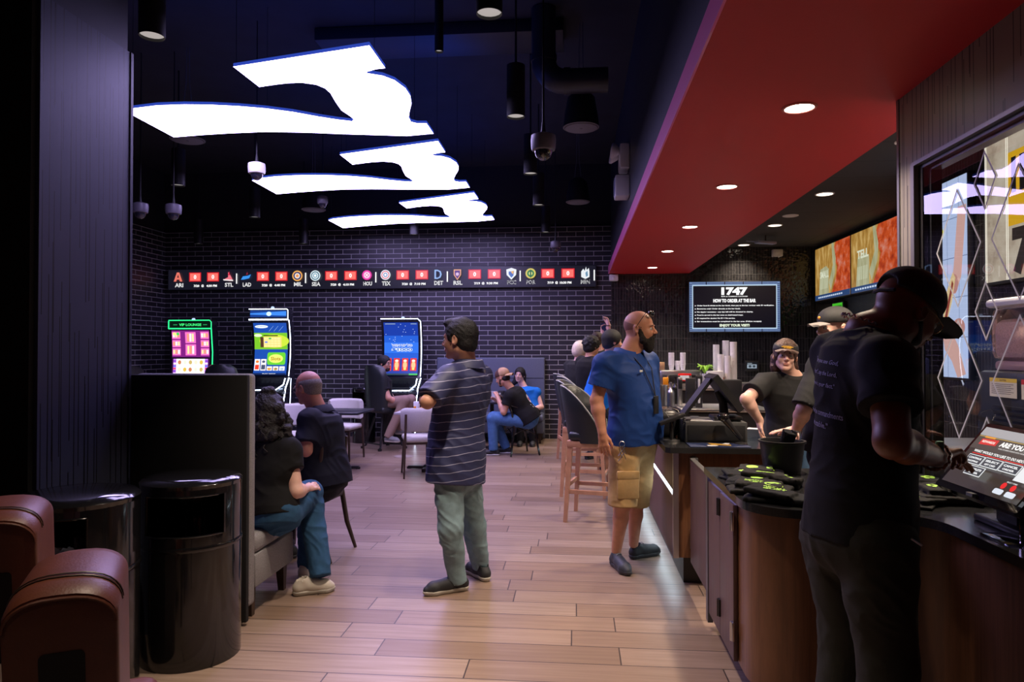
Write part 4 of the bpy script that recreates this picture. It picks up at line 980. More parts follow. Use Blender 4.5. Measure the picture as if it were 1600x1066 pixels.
# ---- bar stools with beech legs
def bar_stool(label, x, y, rz):
    t = thing('bar_stool', label, 'bar stool', (x, y, 0), rz, 'black bar stools with beech legs')
    # faces -y; backrest wraps behind (+y)
    MB().rbox(-0.225, 0.225, -0.23, 0.20, 0.72, 0.80, 0.03, 3).build('seat', M_leather, t)
    MB().rbox(-0.215, 0.215, -0.215, 0.215, 0.66, 0.72, 0.008).build('apron', M_woodleg, t)
    n = 18; vs = []; fs = []; rim = []
    for i in range(n+1):
        a = R(-108+216*i/n); k = abs(-1+2*i/n)
        top = 1.20-0.33*max(0, (k-0.25)/0.75)**2.2
        for q, (rr, z) in enumerate(((0.235,0.70),(0.255,0.95),(0.27,top-0.02),(0.262,top),(0.235,top-0.01),(0.222,0.95),(0.20,0.78))):
            lean = 0.05*(z-0.7)/0.5
            vs.append((rr*math.sin(a), (rr+0.0)*math.cos(a)+lean-0.0, z))
        rim.append((0.262*math.sin(a), 0.262*math.cos(a)+0.05*(top-0.7)/0.5, top+0.002))
    m_ = 7
    for i in range(n): fs += [(i*m_+k, (i+1)*m_+k, (i+1)*m_+(k+1)%m_, i*m_+(k+1)%m_) for k in range(m_)]
    fs += [tuple(range(m_)), tuple(n*m_+k for k in range(m_-1,-1,-1))]
    b = MB().add(vs, fs).build('backrest', M_leather, t, angle=70, fix=True)
    MB().tube(rim+[(rim[-1][0]*0.98, rim[-1][1]-0.01, 0.72)], 0.006, 8).build('piping', M_piping, b)
    for sx in (-1, 1):
        for sy in (-1, 1):
            MB().bar((sx*0.185, sy*0.185, 0.70), (sx*0.225, sy*0.225, 0), 0.045, 0.045, (0,1,0), 0, 0.032, 0.032).build('leg', M_woodleg, t)
    for z, k in ((0.24, 0.212), (0.30, 0.208)):
        pass
    for sx in (-1, 1):
        MB().bar((sx*0.212,-0.21,0.27),(sx*0.212,0.21,0.27),0.022,0.035).build('stretcher', M_woodleg, t)
    MB().bar((-0.21,-0.212,0.22),(0.21,-0.212,0.22),0.022,0.035).build('footrest', M_woodleg, t)
    MB().bar((-0.21,0.212,0.32),(0.21,0.212,0.32),0.022,0.035).build('stretcher', M_woodleg, t)
    return t
bar_stool('nearest black bar stool with pale piping and beech legs, empty, behind the bald man', 0.17, 6.45, R(78))
bar_stool('second bar stool from us, its navy-black back rising behind the nearest one', 0.10, 7.55, R(82))
bar_stool('third bar stool from us, holding the curly-haired person in black', 0.08, 8.75, R(95))
bar_stool('fourth bar stool from us, under the blonde woman', 0.00, 9.75, R(100))

# ---- black metal chairs
def metal_chair(label, x, y, rz):
    t = thing('metal_chair', label, 'chair', (x, y, 0), rz, 'black pressed-metal chairs')
    M = M_blackgloss
    MB().rbox(-0.19, 0.19, -0.18, 0.18, 0.43, 0.455, 0.012).build('seat', M, t)
    for sx in (-1, 1):
        for sy in (-1, 1):
            MB().bar((sx*0.165, sy*0.155, 0.44), (sx*0.22, sy*0.225, 0), 0.035, 0.03, (0,1,0), 0, 0.022, 0.02).build('leg', M, t)
    for a, b in (((-0.19,-0.18,0.30),(0.19,-0.18,0.30)),((-0.19,0.18,0.30),(0.19,0.18,0.30)),((-0.19,-0.18,0.30),(-0.19,0.18,0.30)),((0.19,-0.18,0.30),(0.19,0.18,0.30))):
        m0 = (Vector(a)+Vector(b))/2+Vector((0,0,0.09)); MB().tube([a, m0, b], 0.008, 6).build('brace', M, t)
    pts = [(-0.175,0.165,0.44),(-0.20,0.20,0.62),(-0.205,0.24,0.76),(-0.17,0.27,0.84),(-0.08,0.285,0.865),(0.08,0.285,0.865),(0.17,0.27,0.84),(0.205,0.24,0.76),(0.20,0.20,0.62),(0.175,0.165,0.44)]
    MB().tube(pts, 0.014, 10).build('back_frame', M, t)
    MB().bar((0,0.17,0.44),(0,0.285,0.86),0.09,0.008,(0,1,0)).build('backrest', M, t)
    for sx in (-1, 1): MB().tube([(sx*0.203,0.235,0.74),(sx*0.235,0.10,0.70),(sx*0.235,-0.05,0.67),(sx*0.20,-0.10,0.60),(sx*0.18,-0.12,0.45)], 0.013, 10).build('armrest', M, t)
    return t
CAPCH = (-0.83, 10.32); metal_chair('black metal armchair under the man in the backward cap', -0.83, 10.32, R(118))
OLDCH = (-1.99, 5.16)
t = thing('dining_chair', 'black chair with leaning dark wooden back leg under the grey-haired man', 'chair', (-2.03, 5.15, 0), R(-96))
MB().rbox(-0.22, 0.22, -0.22, 0.22, 0.40, 0.47, 0.02).build('seat', M_leather, t)
MB().rbox(-0.21, 0.21, 0.20, 0.235, 0.50, 0.88, 0.012, M=Matrix.Translation((0,0.0,0)) @ Matrix.Shear('XY', 4, (0, 0)) ).build('backrest', M_leather, t)
for sx in (-1, 1):
    MB().tube([(sx*0.20, 0.235, 0.86), (sx*0.20, 0.20, 0.45), (sx*0.21, 0.24, 0.2), (sx*0.215, 0.31, 0.0)], [0.014,0.02,0.018,0.012], 10).build('leg', M_dwood, t)
    MB().bar((sx*0.19, -0.18, 0.42), (sx*0.2, -0.20, 0), 0.035, 0.035, (0,1,0), 0, 0.022, 0.022).build('leg', M_dwood, t)

# ---- brown leather chairs at the lower left
M_tan = mat('tan_leather', (0.13, 0.038, 0.020), 0.42, noise_amt=0.12, noise_scale=18, bump=0.08, bump_scale=180)
def lounge_chair(label, x, y, rz, h=1.02, sc=1.0):
    t = thing('leather_chair', label, 'chair', (x, y, 0), rz, 'tan leather chairs at lower left')
    w = 0.24*sc; n = 16
    # the back: arch-topped slab, rear face towards +y, leaning towards +y
    def arch(rw, top, z0): 
        r_ = rw*0.62; out = [(-rw, z0)]
        for i in range(n+1):
            a = PI-PI*i/n; out.append((rw*math.copysign(abs(math.cos(a))**0.75, math.cos(a)), top-r_+r_*math.sin(a)))
        return out+[(rw, z0)]
    L = Matrix.Translation((0, 0.18, 0.42)) @ Matrix.Rotation(R(-10), 4, 'X')
    o = arch(w, h-0.42, 0.0); k = len(o)
    rings = [(-0.24, 0.80), (-0.22, 0.90), (-0.16, 0.96), (0.0, 1.0), (0.05, 0.995), (0.066, 0.975), (0.070, 0.93)]
    vs = []; fs = []
    for yy, s_ in rings: vs += [L @ Vector((a*s_, yy, 0.25+(b-0.25)*s_ if b > 0 else b)) for a, b in o]
    for j in range(len(rings)-1): fs += [(j*k+i, j*k+(i+1)%k, (j+1)*k+(i+1)%k, (j+1)*k+i) for i in range(k)]
    fs += [tuple(range(k-1,-1,-1)), tuple((len(rings)-1)*k+i for i in range(k))]
    bk = MB().add(vs, fs).build('backrest', M_tan, t, angle=50, fix=True)
    for yy in (-0.012, 0.002):
        MB().tube([L @ Vector((a*1.004, yy, 0.25+(b-0.25)*1.004)) for a, b in o[1:-1]], 0.0018, 5).build('seam', M_dwood, bk)
    MB().tube([L @ Vector((a*0.955, 0.070, 0.25+(b-0.25)*0.955)) for a, b in o[1:-1]], 0.004, 6).build('piping', M_tan, bk)
    MB().prism(rrect(-0.042, 0.042, 0.045, 0.47, 0.012), L @ Vector((0,0.072,0)), L.to_3x3() @ Vector((-1,0,0)), L.to_3x3() @ Vector((0,0,1)), L.to_3x3() @ Vector((0,-0.004,0))).build('handle_slot', M_black, bk)
    MB().bar(L @ Vector((-0.01,0.078,0.13)), L @ Vector((-0.01,0.078,0.19)), 0.008, 0.004).build('fastener', M_metal, bk)
    MB().rbox(-0.15, 0.15, -0.42, 0.06, 0.36, 0.50, 0.05, 3).build('seat', M_tan, t)
    for sx in (-1, 1):
        for yy in (-0.25, 0.12): MB().bar((sx*0.22, yy, 0.37), (sx*0.24, yy*1.1, 0), 0.045, 0.045, (0,1,0), 0, 0.03, 0.03).build('leg', M_dwood, t)
    return t
def place_lounge(label, px, Y, rz, h, sc):
    b = P(px, 800, Y); a = R(rz); lounge_chair(label, b.x+math.sin(a)*0.25, b.y-math.cos(a)*0.25, a, h, sc)
place_lounge('tan leather chair with a black slot in its rounded back, nearest at lower left', 108, 1.50, 208, 1.03, 0.46)
place_lounge('second tan leather chair cut off by the left edge', 2, 1.98, 208, 1.06, 0.46)

# ================================================================ BAR COUNTER (left face x = 0.6, near end y = 4.6)
CX0, CX1, CY0, CY1 = 0.57, 1.42, 4.57, 10.4; CZ = 0.90
t = wthing('bar_counter', 'long walnut bar counter with black stone top running back to the bar wall', 'counter', (1.0, 7.5, 0))
CXI, CYI = 1.02, 5.80
prof = [(CX0, CY1), (CX0, CY0+0.03), (CX0+0.03, CY0), (CX1, CY0), (CX1, CYI), (CXI, CYI), (CXI, CY1)]
mb = MB().prism(prof, (0,0,CZ-0.035), (1,0,0), (0,1,0), (0,0,0.035)); mb.build('counter_top', M_counter, t, False)
MB().prism([(CX0+0.07, CY1-0.03), (CX0+0.07, CY0+0.05), (CX1-0.03, CY0+0.05), (CX1-0.03, CYI-0.03), (CXI-0.03, CYI-0.03), (CXI-0.03, CY1-0.03)], (0,0,0.19), (1,0,0), (0,1,0), (0,0,CZ-0.036-0.19)).build('body', M_wood, t, False)
MB().box(CX0+0.05, CX0+0.085, CY0+0.035, CY0+0.07, 0.19, CZ-0.036).build('corner_trim', M_metal, t, False)
MB().box(CX0+0.05, CX0+0.072, CY0+0.08, CY1-0.05, 0.62, CZ-0.036).build('front_panel', M_wood_purple, t, False)
MB().box(CX0+0.05, CX0+0.072, CY0+0.08, CY1-0.05, 0.19, 0.585).build('front_panel', M_wood_purple, t, False)
MB().box(CX0+0.052, CX0+0.062, CY0+0.08, CY1-0.05, 0.59, 0.615).build('led_strip', glow('cool_led', (0.75, 0.90, 1.0), 9), t, False)
MB().box(CX0+0.13, CX1-0.06, CY0+0.15, CYI-0.1, 0.0, 0.19).box(CX0+0.13, CXI-0.06, CYI-0.1, CY1-0.1, 0.0, 0.19).build('toe_kick', M_blackplastic, t, False)
MB().box(CX0+0.075, CX0+0.12, CY0+0.2, CY1-0.2, 0.175, 0.188).build('under_led', glow('under_led', (0.70, 0.88, 1.0), 7), t, False)
for z in (0.72, 0.25):
    m_ = MB().rbox(CX0+0.155, CX0+0.20, CY0-0.02, CY0+0.045, z, z+0.12, 0.005).cyl((CX0+0.165, CY0-0.03, z), (CX0+0.165, CY0-0.03, z+0.12), 0.012)
    m_.build('gate_hinge', M_metal, t)
# swing gate between the counters
t = wthing('swing_gate', 'walnut swing gate panel hinged between the bar counter and the merchandise counter', 'gate', (0.73, 4.2, 0))
MB().rbox(0.715, 0.740, 3.97, CY0-0.045, 0.19, 0.835, 0.003).build('gate_panel', M_wood_purple, t)
MB().box(0.712, 0.743, 3.97, CY0-0.045, 0.836, 0.842).build('gate_cap', M_metal, t)
# merchandise counter: L-shaped, rounded near corner
t = wthing('merchandise_counter', 'walnut merchandise counter with rounded corner and glossy black top in the foreground', 'counter', (1.1, 3.4, 0))
def arcp(cx, cy, r, a0, a1, n=8): return [(cx+r*math.cos(R(a0+(a1-a0)*i/n)), cy+r*math.sin(R(a0+(a1-a0)*i/n))) for i in range(n+1)]
def outline(e):    # plan outline inset by e
    x0, y0, xr = 0.70+e, 2.92+e, 1.37+e
    return [(x0, 3.96-e), (x0, y0+0.30)]+arcp(x0+0.22, y0+0.22, 0.22, 180, 270)+[(1.10, y0)]+arcp(xr-0.22, y0-0.22, 0.22, 90, 0)[0:]+[(xr, 0.2), (1.675, 0.2), (1.675, 3.96-e)]
MB().prism(outline(0), (0,0,0.845), (1,0,0), (0,1,0), (0,0,0.035)).build('counter_top', M_counter, t, True, 30)
MB().prism(outline(0.035), (0,0,0.10), (1,0,0), (0,1,0), (0,0,0.744)).build('body', M_wood, t, True, 30)
MB().prism(outline(0.09), (0,0,0.0), (1,0,0), (0,1,0), (0,0,0.10)).build('toe_kick', M_blackplastic, t, True, 30)
MB().box(0.732, 0.737, 3.28, 3.95, 0.826, 0.834).build('under_led', glow('violet_led', (0.45, 0.40, 1.0), 3.0), t, False)
for a, b in ((3.30, 3.595), (3.60, 3.90)):
    d = MB().rbox(0.712, 0.733, a, b, 0.105, 0.815, 0.003).build('door', M_wood_purple, t)
    for z in (0.20, 0.70):
        h = MB().rbox(0.702, 0.713, a-0.016, a+0.016, z, z+0.085, 0.002).cyl((0.702, a, z), (0.702, a, z+0.085), 0.006, n=8).build('hinge', M_metal if a < 3.5 else M_dmetal, d)
MB().box(0.708, 0.736, 3.905, 3.96, 0.05, 0.845).build('end_trim', mat('grey_metal_trim'), t, False)

# ================================================================ PEOPLE: smooth surfaces grown from limb shapes
NV = lambda v: np.array(v, dtype=np.float64)
def unit(v): v = NV(v); return v/(np.linalg.norm(v)+1e-12)
class Field:
    def __init__(s, k=0.02): s.p = []; s.k = k
    def cap(s, a, b, r0, r1=None, k=None, cut=False, cuta=False, sub=False):
        a, b = NV(a), NV(b); r1 = r0 if r1 is None else r1; rm = max(r0, r1)
        def f(P):
            ba = b-a; L2 = ba@ba+1e-12; t = ((P-a)@ba)/L2; tc = np.clip(t, 0, 1)
            d = np.sqrt(((P-a-tc[...,None]*ba)**2).sum(-1))-(r0+(r1-r0)*tc)
            if cut: d = np.maximum(d, (t-1)*math.sqrt(L2))
            if cuta: d = np.maximum(d, -t*math.sqrt(L2))
            return d
        s.p.append((f, np.minimum(a, b)-rm, np.maximum(a, b)+rm, s.k if k is None else k, sub)); return s
    def chain(s, pts, rs, k=None, **kw):
        for i in range(len(pts)-1): s.cap(pts[i], pts[i+1], rs[i], rs[i+1], k, **kw)
        return s
    def ell(s, c, r, M=None, k=None, sub=False, cutp=None):
        c = NV(c); r = NV(r) if hasattr(r, '__len__') else NV((r, r, r)); M = np.eye(3) if M is None else M
        def f(P):
            q = (P-c)@M; k0 = np.sqrt(((q/r)**2).sum(-1))+1e-9; k1 = np.sqrt(((q/r**2)**2).sum(-1))+1e-9
            d = k0*(k0-1)/k1
            if cutp is not None: d = np.maximum(d, (P-NV(cutp[0]))@unit(cutp[1]))
            return d
        m = r.max(); s.p.append((f, c-m, c+m, s.k if k is None else k, sub)); return s
    def box(s, c, r, M=None, rad=0.01, k=None):
        c = NV(c); r = NV(r); M = np.eye(3) if M is None else M
        def f(P):
            q = np.abs((P-c)@M)-(r-rad); return np.sqrt((np.maximum(q, 0)**2).sum(-1))+np.minimum(q.max(-1), 0)-rad
        m = np.linalg.norm(r); s.p.append((f, c-m, c+m, s.k if k is None else k, False)); return s
    def loft(s, a, b, side, fwd, st, k=None):     # st: (t, half width, half depth, forward shift)
        a, b = NV(a), NV(b); side = unit(side); fwd = unit(fwd); st = np.array(st); L = np.linalg.norm(b-a); ax = (b-a)/L
        side = unit(side-ax*(side@ax)); fwd = unit(fwd-ax*(fwd@ax)-side*(fwd@side)); t0, t1 = st[0,0], st[-1,0]
        def f(P):
            q = P-a; t = (q@ax)/L; tc = np.clip(t, t0, t1)
            w = np.interp(tc, st[:,0], st[:,1]); d_ = np.interp(tc, st[:,0], st[:,2]); sh = np.interp(tc, st[:,0], st[:,3])
            u = q@side; v = q@fwd-sh
            k0 = np.sqrt((u/w)**2+(v/d_)**2)+1e-9; k1 = np.sqrt((u/w**2)**2+(v/d_**2)**2)+1e-9
            d = np.where(k0 < 0.05, -np.minimum(w, d_), k0*(k0-1)/k1)
            return np.maximum(d, np.maximum((t-t1)*L, (t0-t)*L))
        m = max(st[:,1].max(), st[:,2].max())+abs(st[:,3]).max()
        e = [a+ax*L*t0, a+ax*L*t1]
        s.p.append((f, np.minimum(*e)-m, np.maximum(*e)+m, s.k if k is None else k, False)); return s
    def half(s, c, n):            # cut away everything beyond a plane
        s.p.append(((lambda P: -((P-NV(c))@unit(n))), None, None, 0.0, True)); return s
    def mesh(s, h, wr=None):
        lo = np.min([q[1] for q in s.p if q[1] is not None and not q[4]], axis=0)-0.02-2*h; hi = np.max([q[2] for q in s.p if q[2] is not None and not q[4]], axis=0)+0.02+2*h
        n = np.ceil((hi-lo)/h).astype(int)+1
        Fd = np.full(n, 0.3, dtype=np.float32)
        ax = [lo[i]+h*np.arange(n[i]) for i in range(3)]
        for f, a, b, k, sub in s.p:
            if a is None: i0 = np.zeros(3, int); i1 = n
            else:
                i0 = np.clip(np.floor((a-lo-k-2*h)/h).astype(int), 0, n-1); i1 = np.clip(np.ceil((b-lo+k+2*h)/h).astype(int)+1, 1, n)
                if (i1 <= i0).any(): continue
            sl = tuple(slice(i0[i], i1[i]) for i in range(3))
            P = np.stack(np.meshgrid(*[ax[i][sl[i]] for i in range(3)], indexing='ij'), -1)
            d = f(P).astype(np.float32); o = Fd[sl]
            if sub:
                d = -d
                if k > 0: q = np.maximum(k-np.abs(o-d), 0)/k; Fd[sl] = np.maximum(o, d)+q*q*k*0.25
                else: Fd[sl] = np.maximum(o, d)
            else:
                if k > 0: q = np.maximum(k-np.abs(o-d), 0)/k; Fd[sl] = np.minimum(o, d)-q*q*k*0.25
                else: Fd[sl] = np.minimum(o, d)
        return nets(Fd, lo, h, wr)
def nets(Fd, lo, h, wr=None):
    S_ = Fd < 0
    C = [S_[i:S_.shape[0]-1+i, j:S_.shape[1]-1+j, k:S_.shape[2]-1+k] for i in (0,1) for j in (0,1) for k in (0,1)]
    cnt = sum(c.astype(np.int8) for c in C); act = (cnt > 0) & (cnt < 8)
    idx = np.full(act.shape, -1, dtype=np.int64); cells = np.argwhere(act); idx[act] = np.arange(len(cells))
    acc = np.zeros((len(cells), 3)); num = np.zeros(len(cells))
    cor = [(i,j,k) for i in (0,1) for j in (0,1) for k in (0,1)]
    val = {c: Fd[cells[:,0]+c[0], cells[:,1]+c[1], cells[:,2]+c[2]].astype(np.float64) for c in cor}
    for c in cor:
        for a in range(3):
            if c[a] == 1: continue
            e = list(c); e[a] = 1; e = tuple(e); v0, v1 = val[c], val[e]; m = (v0 < 0) != (v1 < 0)
            t = np.where(m, v0/(v0-v1+1e-20), 0)
            p = np.zeros((len(cells), 3)); p[:] = c; p[:,a] += t
            acc += p*m[:,None]; num += m
    V = lo+h*(cells+acc/num[:,None])
    Q = []
    for a in range(3):
        b, c = (a+1) % 3, (a+2) % 3
        s0 = [slice(None)]*3; s1 = [slice(None)]*3; s0[a] = slice(0, -1); s1[a] = slice(1, None)
        A0, A1 = S_[tuple(s0)], S_[tuple(s1)]; E_ = np.argwhere(A0 != A1)
        E_ = E_[(E_[:,b] > 0) & (E_[:,c] > 0) & (E_[:,b] < S_.shape[b]-1) & (E_[:,c] < S_.shape[c]-1)]
        if not len(E_): continue
        flip = A0[tuple(E_.T)]
        def ci(db, dc):
            q = E_.copy(); q[:,b] += db; q[:,c] += dc; return idx[tuple(q.T)]
        q = np.stack([ci(-1,-1), ci(0,-1), ci(0,0), ci(-1,0)], 1)
        q[~flip] = q[~flip][:, ::-1]
        Q.append(q)
    Q = np.concatenate(Q) if Q else np.zeros((0,4), int); Q = Q[(Q >= 0).all(1)]
    if wr is not None and len(V):
        nrm = np.zeros_like(V); fn = np.cross(V[Q[:,2]]-V[Q[:,0]], V[Q[:,3]]-V[Q[:,1]])
        for j in range(4): np.add.at(nrm, Q[:,j], fn)
        nrm /= np.linalg.norm(nrm, axis=1, keepdims=True)+1e-12
        V = V+nrm*wr(V)[:,None]
    return V, Q
def wrinkle(amp, freq=9.0, seed=0.0):
    def f(V):
        out = np.empty(len(V)); nn = noise.noise
        for i, (x, y, z) in enumerate(V.tolist()):
            a = Vector((x*freq*0.55+seed, y*freq*0.55, z*freq*0.75+x*freq*0.35)); b = a*2.1+Vector((3.1, 7.7, seed))
            n1 = nn(a); n2 = nn(b+Vector((n1, n1, 0))*1.5)
            out[i] = 0.9*n1+1.1*(0.35-abs(n2)*1.4)*(0.6+n1)
        return amp*np.clip(out, -1.2, 1.2)
    return f
def fbuild(F, name, material, parent, h=0.007, wr=None, smooth=True):
    V, Q = F.mesh(h, wr)
    me = bpy.data.meshes.new(name); me.vertices.add(len(V)); me.vertices.foreach_set('co', V.ravel())
    me.loops.add(len(Q)*4); me.loops.foreach_set('vertex_index', Q.ravel().astype(np.int32))
    me.polygons.add(len(Q)); me.polygons.foreach_set('loop_start', np.arange(0, len(Q)*4, 4, dtype=np.int32)); me.polygons.foreach_set('loop_total', np.full(len(Q), 4, dtype=np.int32))
    me.update(calc_edges=True)
    return link_mesh(name, me, material, parent, True, 180)

def skin_mat(name, rgb, rough=0.5):
    if name in MC: return MC[name]
    return mat(name, S(*rgb), rough, noise_amt=0.07, noise_scale=35, sss=0.08, bump=0.06, bump_scale=260)
def cloth(name, rgb, rough=0.85, amt=0.06, scale=60, bump=0.12):
    if name in MC: return MC[name]
    return mat(name, S(*rgb), rough, noise_amt=amt, noise_scale=scale, bump=bump, bump_scale=500, spec=0.25)
M_eye = mat('eye_white', (0.6,0.58,0.56), 0.2); M_iris = mat('iris_dark', (0.02,0.012,0.008), 0.15)
def frame(f, up=(0,0,1)):
    f = unit(f); up = NV(up); r = unit(np.cross(f, up)); u = np.cross(r, f); return np.stack([r, f, u], 1)
class Head:
    def __init__(s, c, f, sc=1.0, up=(0,0,1), fem=0.0):
        s.c = NV(c); s.M = frame(f, up); s.s = sc; s.fem = fem
    def __call__(s, x, y, z): return s.c+s.M@NV((x, y, z))*s.s
    def field(s, F, neck=None, neck_r=0.056, jaw=1.0):
        k = s.s; W = s; M = s.M
        F.ell(W(0,-0.012,0.030), NV((0.076,0.096,0.088))*k, M, 0.015)
        F.ell(W(0,0.030,-0.030), NV((0.058*jaw,0.058,0.080))*k, M, 0.02)
        for q in (-1, 1):
            F.cap(W(q*0.044*jaw,0.002,-0.058), W(q*0.014,0.066,-0.092), 0.021*k, 0.016*k, 0.018)
            F.ell(W(q*0.034,0.058,-0.028), NV((0.022,0.024,0.026))*k, M, 0.015)
        F.ell(W(0,0.070,-0.096), NV((0.020,0.015,0.015))*k, M, 0.014)
        F.cap(W(-0.030,0.074,0.018), W(0.030,0.074,0.018), (0.012-0.003*s.fem)*k, None, 0.015)
        for q in (-1, 1): F.ell(W(q*0.031,0.092,-0.002), NV((0.016,0.012,0.010))*k, M, 0.010, sub=True)
        F.cap(W(0,0.086,0.006), W(0,0.106,-0.026), 0.0075*k, 0.0105*k, 0.010)
        for q in (-1, 1): F.ell(W(q*0.011,0.094,-0.031), NV((0.0075,0.010,0.007))*k, M, 0.006)
        F.cap(W(-0.018,0.0835,-0.056), W(0.018,0.0835,-0.056), 0.0065*k, None, 0.008)
        F.cap(W(-0.015,0.0825,-0.066), W(0.015,0.0825,-0.066), 0.007*k, None, 0.008)
        F.cap(W(-0.022,0.093,-0.0612), W(0.022,0.093,-0.0612), 0.0018*k, None, 0.003, sub=True)
        for q in (-1, 1):
            Me = M@np.array(Matrix.Rotation(R(-q*20), 3, 'Z') @ Matrix.Rotation(R(10), 3, 'X'))
            F.ell(W(q*0.079,-0.010,-0.006), NV((0.009,0.019,0.031))*k, Me, 0.006)
            F.ell(W(q*0.087,-0.004,-0.004), NV((0.006,0.010,0.018))*k, Me, 0.004, sub=True)
        if neck is not None: F.cap(W(0,-0.022,-0.062), neck, neck_r*k, neck_r*1.06, 0.03)
    def face(s, root, brow=None, glasses=None, lips=None):
        k = s.s
        for q in (-1, 1):
            mb = MB().ball(s(q*0.0305,0.0745,-0.002), 0.0125*k, n=12, m=8)
            e = mb.build('eye', M_eye, root)
            MB().ball(s(q*0.0305,0.0832,-0.002), 0.0055*k, n=10, m=6).build('iris', M_iris, e)
        if brow is not None:
            for q in (-1, 1): MB().tube([s(q*0.014,0.090,0.017), s(q*0.030,0.089,0.023), s(q*0.048,0.078,0.017)], [0.0030*k,0.0042*k,0.0022*k], 6).build('eyebrow', brow, root)
        if lips is not None: MB().tube([s(-0.022,0.0855,-0.0605), s(-0.008,0.0915,-0.0575), s(0.008,0.0915,-0.0575), s(0.022,0.0855,-0.0605), s(0.008,0.0912,-0.0665), s(-0.008,0.0912,-0.0665)], 0.0035*k, 6, closed=True).build('lips', lips, root)
        if glasses is not None:
            g = MB()
            for q in (-1, 1):
                g.tube([s(q*0.033+0.021*math.cos(a), 0.096-0.004*abs(math.cos(a)), -0.002+0.016*math.sin(a)) for a in [2*PI*i/16 for i in range(16)]], 0.0016*k, 6, closed=True)
                g.tube([s(q*0.054,0.092,0.006), s(q*0.078,0.04,0.010), s(q*0.084,-0.008,0.012), s(q*0.083,-0.022,-0.004)], 0.0017*k, 6)
            g.tube([s(-0.012,0.099,0.002), s(0,0.102,0.005), s(0.012,0.099,0.002)], 0.0015*k, 6)
            g.build('glasses', glasses, root)
def hand_field(F, w, d, pn, thumb, sc=1.0, curl=0.5, spread=0.0, poke=False):
    """w wrist, d finger direction, pn palm normal (the way fingers close), thumb: direction of thumb side"""
    w = NV(w); d = unit(d); pn = NV(pn); pn = unit(pn-d*(pn@d)); sd = unit(NV(thumb)-d*(NV(thumb)@d)-pn*(NV(thumb)@pn))
    at = lambda a, b, c: w+(d*a+sd*b+pn*c)*sc
    F.cap(w-d*0.02, at(0.03, 0, 0), 0.025*sc, 0.024*sc, 0.015)
    for b in (-0.024, 0.0, 0.022): F.cap(at(0.02, b*0.7, 0), at(0.078, b, 0), 0.015*sc, 0.012*sc, 0.012)
    for i, (b, L) in enumerate(((0.031, 0.070), (0.011, 0.078), (-0.010, 0.072), (-0.030, 0.056))):
        c = curl*(0.85+0.12*i)
        if poke: c = 0.12 if i == 0 else 1.25
        p = at(0.082, b, 0); a0 = 0; dd = d
        segs = (0.45, 0.30, 0.25); r = 0.0092
        for j, q in enumerate(segs):
            a0 += c*(0.7 if j == 0 else 0.75)
            dd = d*math.cos(a0)+pn*math.sin(a0)+sd*(b*4*spread)
            n = p+unit(dd)*L*q*sc; F.cap(p, n, r*sc, (r-0.0008)*sc, 0.0035); p = n; r -= 0.0008
    F.cap(at(0.015, 0.018, 0.006), at(0.045, 0.040, 0.014), 0.015*sc, 0.012*sc, 0.012)
    F.cap(at(0.045, 0.040, 0.014), at(0.078, 0.050, 0.022), 0.011*sc, 0.0095*sc, 0.006)
    F.cap(at(0.078, 0.050, 0.022), at(0.100, 0.048, 0.030), 0.0095*sc, 0.0085*sc, 0.004)
def torso_frame(J):
    side = unit(NV(J['shR'])-NV(J['shL'])); up = unit(NV(J['neck'])-NV(J['pel'])); return side, unit(np.cross(up, side)), up
def torso(F, J, w=1.0, d=1.0, belly=0.0, add=0.0, t0=-0.10, fem=0.0, hem=0.0):
    side, fw, up = torso_frame(J)
    st = [(t0, 0.165*w+add+hem, 0.120*d+add+hem+belly*0.3, belly*0.3), (0.05, 0.168*w+add+hem*0.6, 0.125*d+add+belly*0.5+hem*0.6, belly*0.5), (0.30, (0.150-0.015*fem)*w+add, 0.115*d+add+belly, belly*0.9), (0.55, 0.158*w+add, 0.118*d+add+belly*0.6, belly*0.6),
          (0.78, 0.172*w+add, 0.122*d+add, 0.0+0.02*fem), (0.90, 0.150*w+add, 0.100*d+add, -0.01), (0.98, 0.085+add, 0.070+add, -0.01)]
    F.loft(J['pel'], J['neck'], side, fw, st, 0.03)
    for k_ in ('shL', 'shR'):
        F.cap(NV(J['neck'])-up*0.055, NV(J[k_]), 0.062+add, 0.056*w+add, 0.04)
        F.cap(NV(J['neck'])-up*0.20+side*(0.09 if k_ == 'shR' else -0.09)*w, NV(J[k_])-up*0.02, 0.085*d+add, 0.058*w+add, 0.04)
def arms(F, J, r=1.0, which='LR', hands=True, add=0.0, hs=1.0):
    for q in which:
        s_, e, w = NV(J['sh'+q]), NV(J['el'+q]), NV(J['wr'+q])
        F.cap(s_, e, 0.052*r+add, 0.041*r+add, 0.03)
        m = e+(w-e)*0.3
        F.cap(e, m, 0.041*r+add, 0.043*r+add, 0.02); F.cap(m, w, 0.043*r+add, 0.027*r+add, 0.02)
        if hands:
            hd = J['hd'+q]; hand_field(F, w+unit(hd[0])*0.01, hd[0], hd[1], hd[2], *(hd[3:] if len(hd) > 3 else (hs,)))
def legs(F, J, r=1.0, which='LR', add=0.0, foot=True):
    for q in which:
        h, k, a = NV(J['hip'+q]), NV(J['kn'+q]), NV(J['an'+q])
        F.cap(h, k, 0.088*r+add, 0.058*r+add, 0.03); m = k+(a-k)*0.3
        F.cap(k, m, 0.057*r+add, 0.055*r+add, 0.02); F.cap(m, a, 0.055*r+add, 0.036*r+add, 0.02)
def sleeve(F, J, q, frac, r=1.0, add=0.018, flare=0.012):
    s_, e = NV(J['sh'+q]), NV(J['el'+q]); end = s_+(e-s_)*frac
    F.cap(s_, end, 0.054*r+add, 0.045*r+add+flare, 0.035, cut=True)
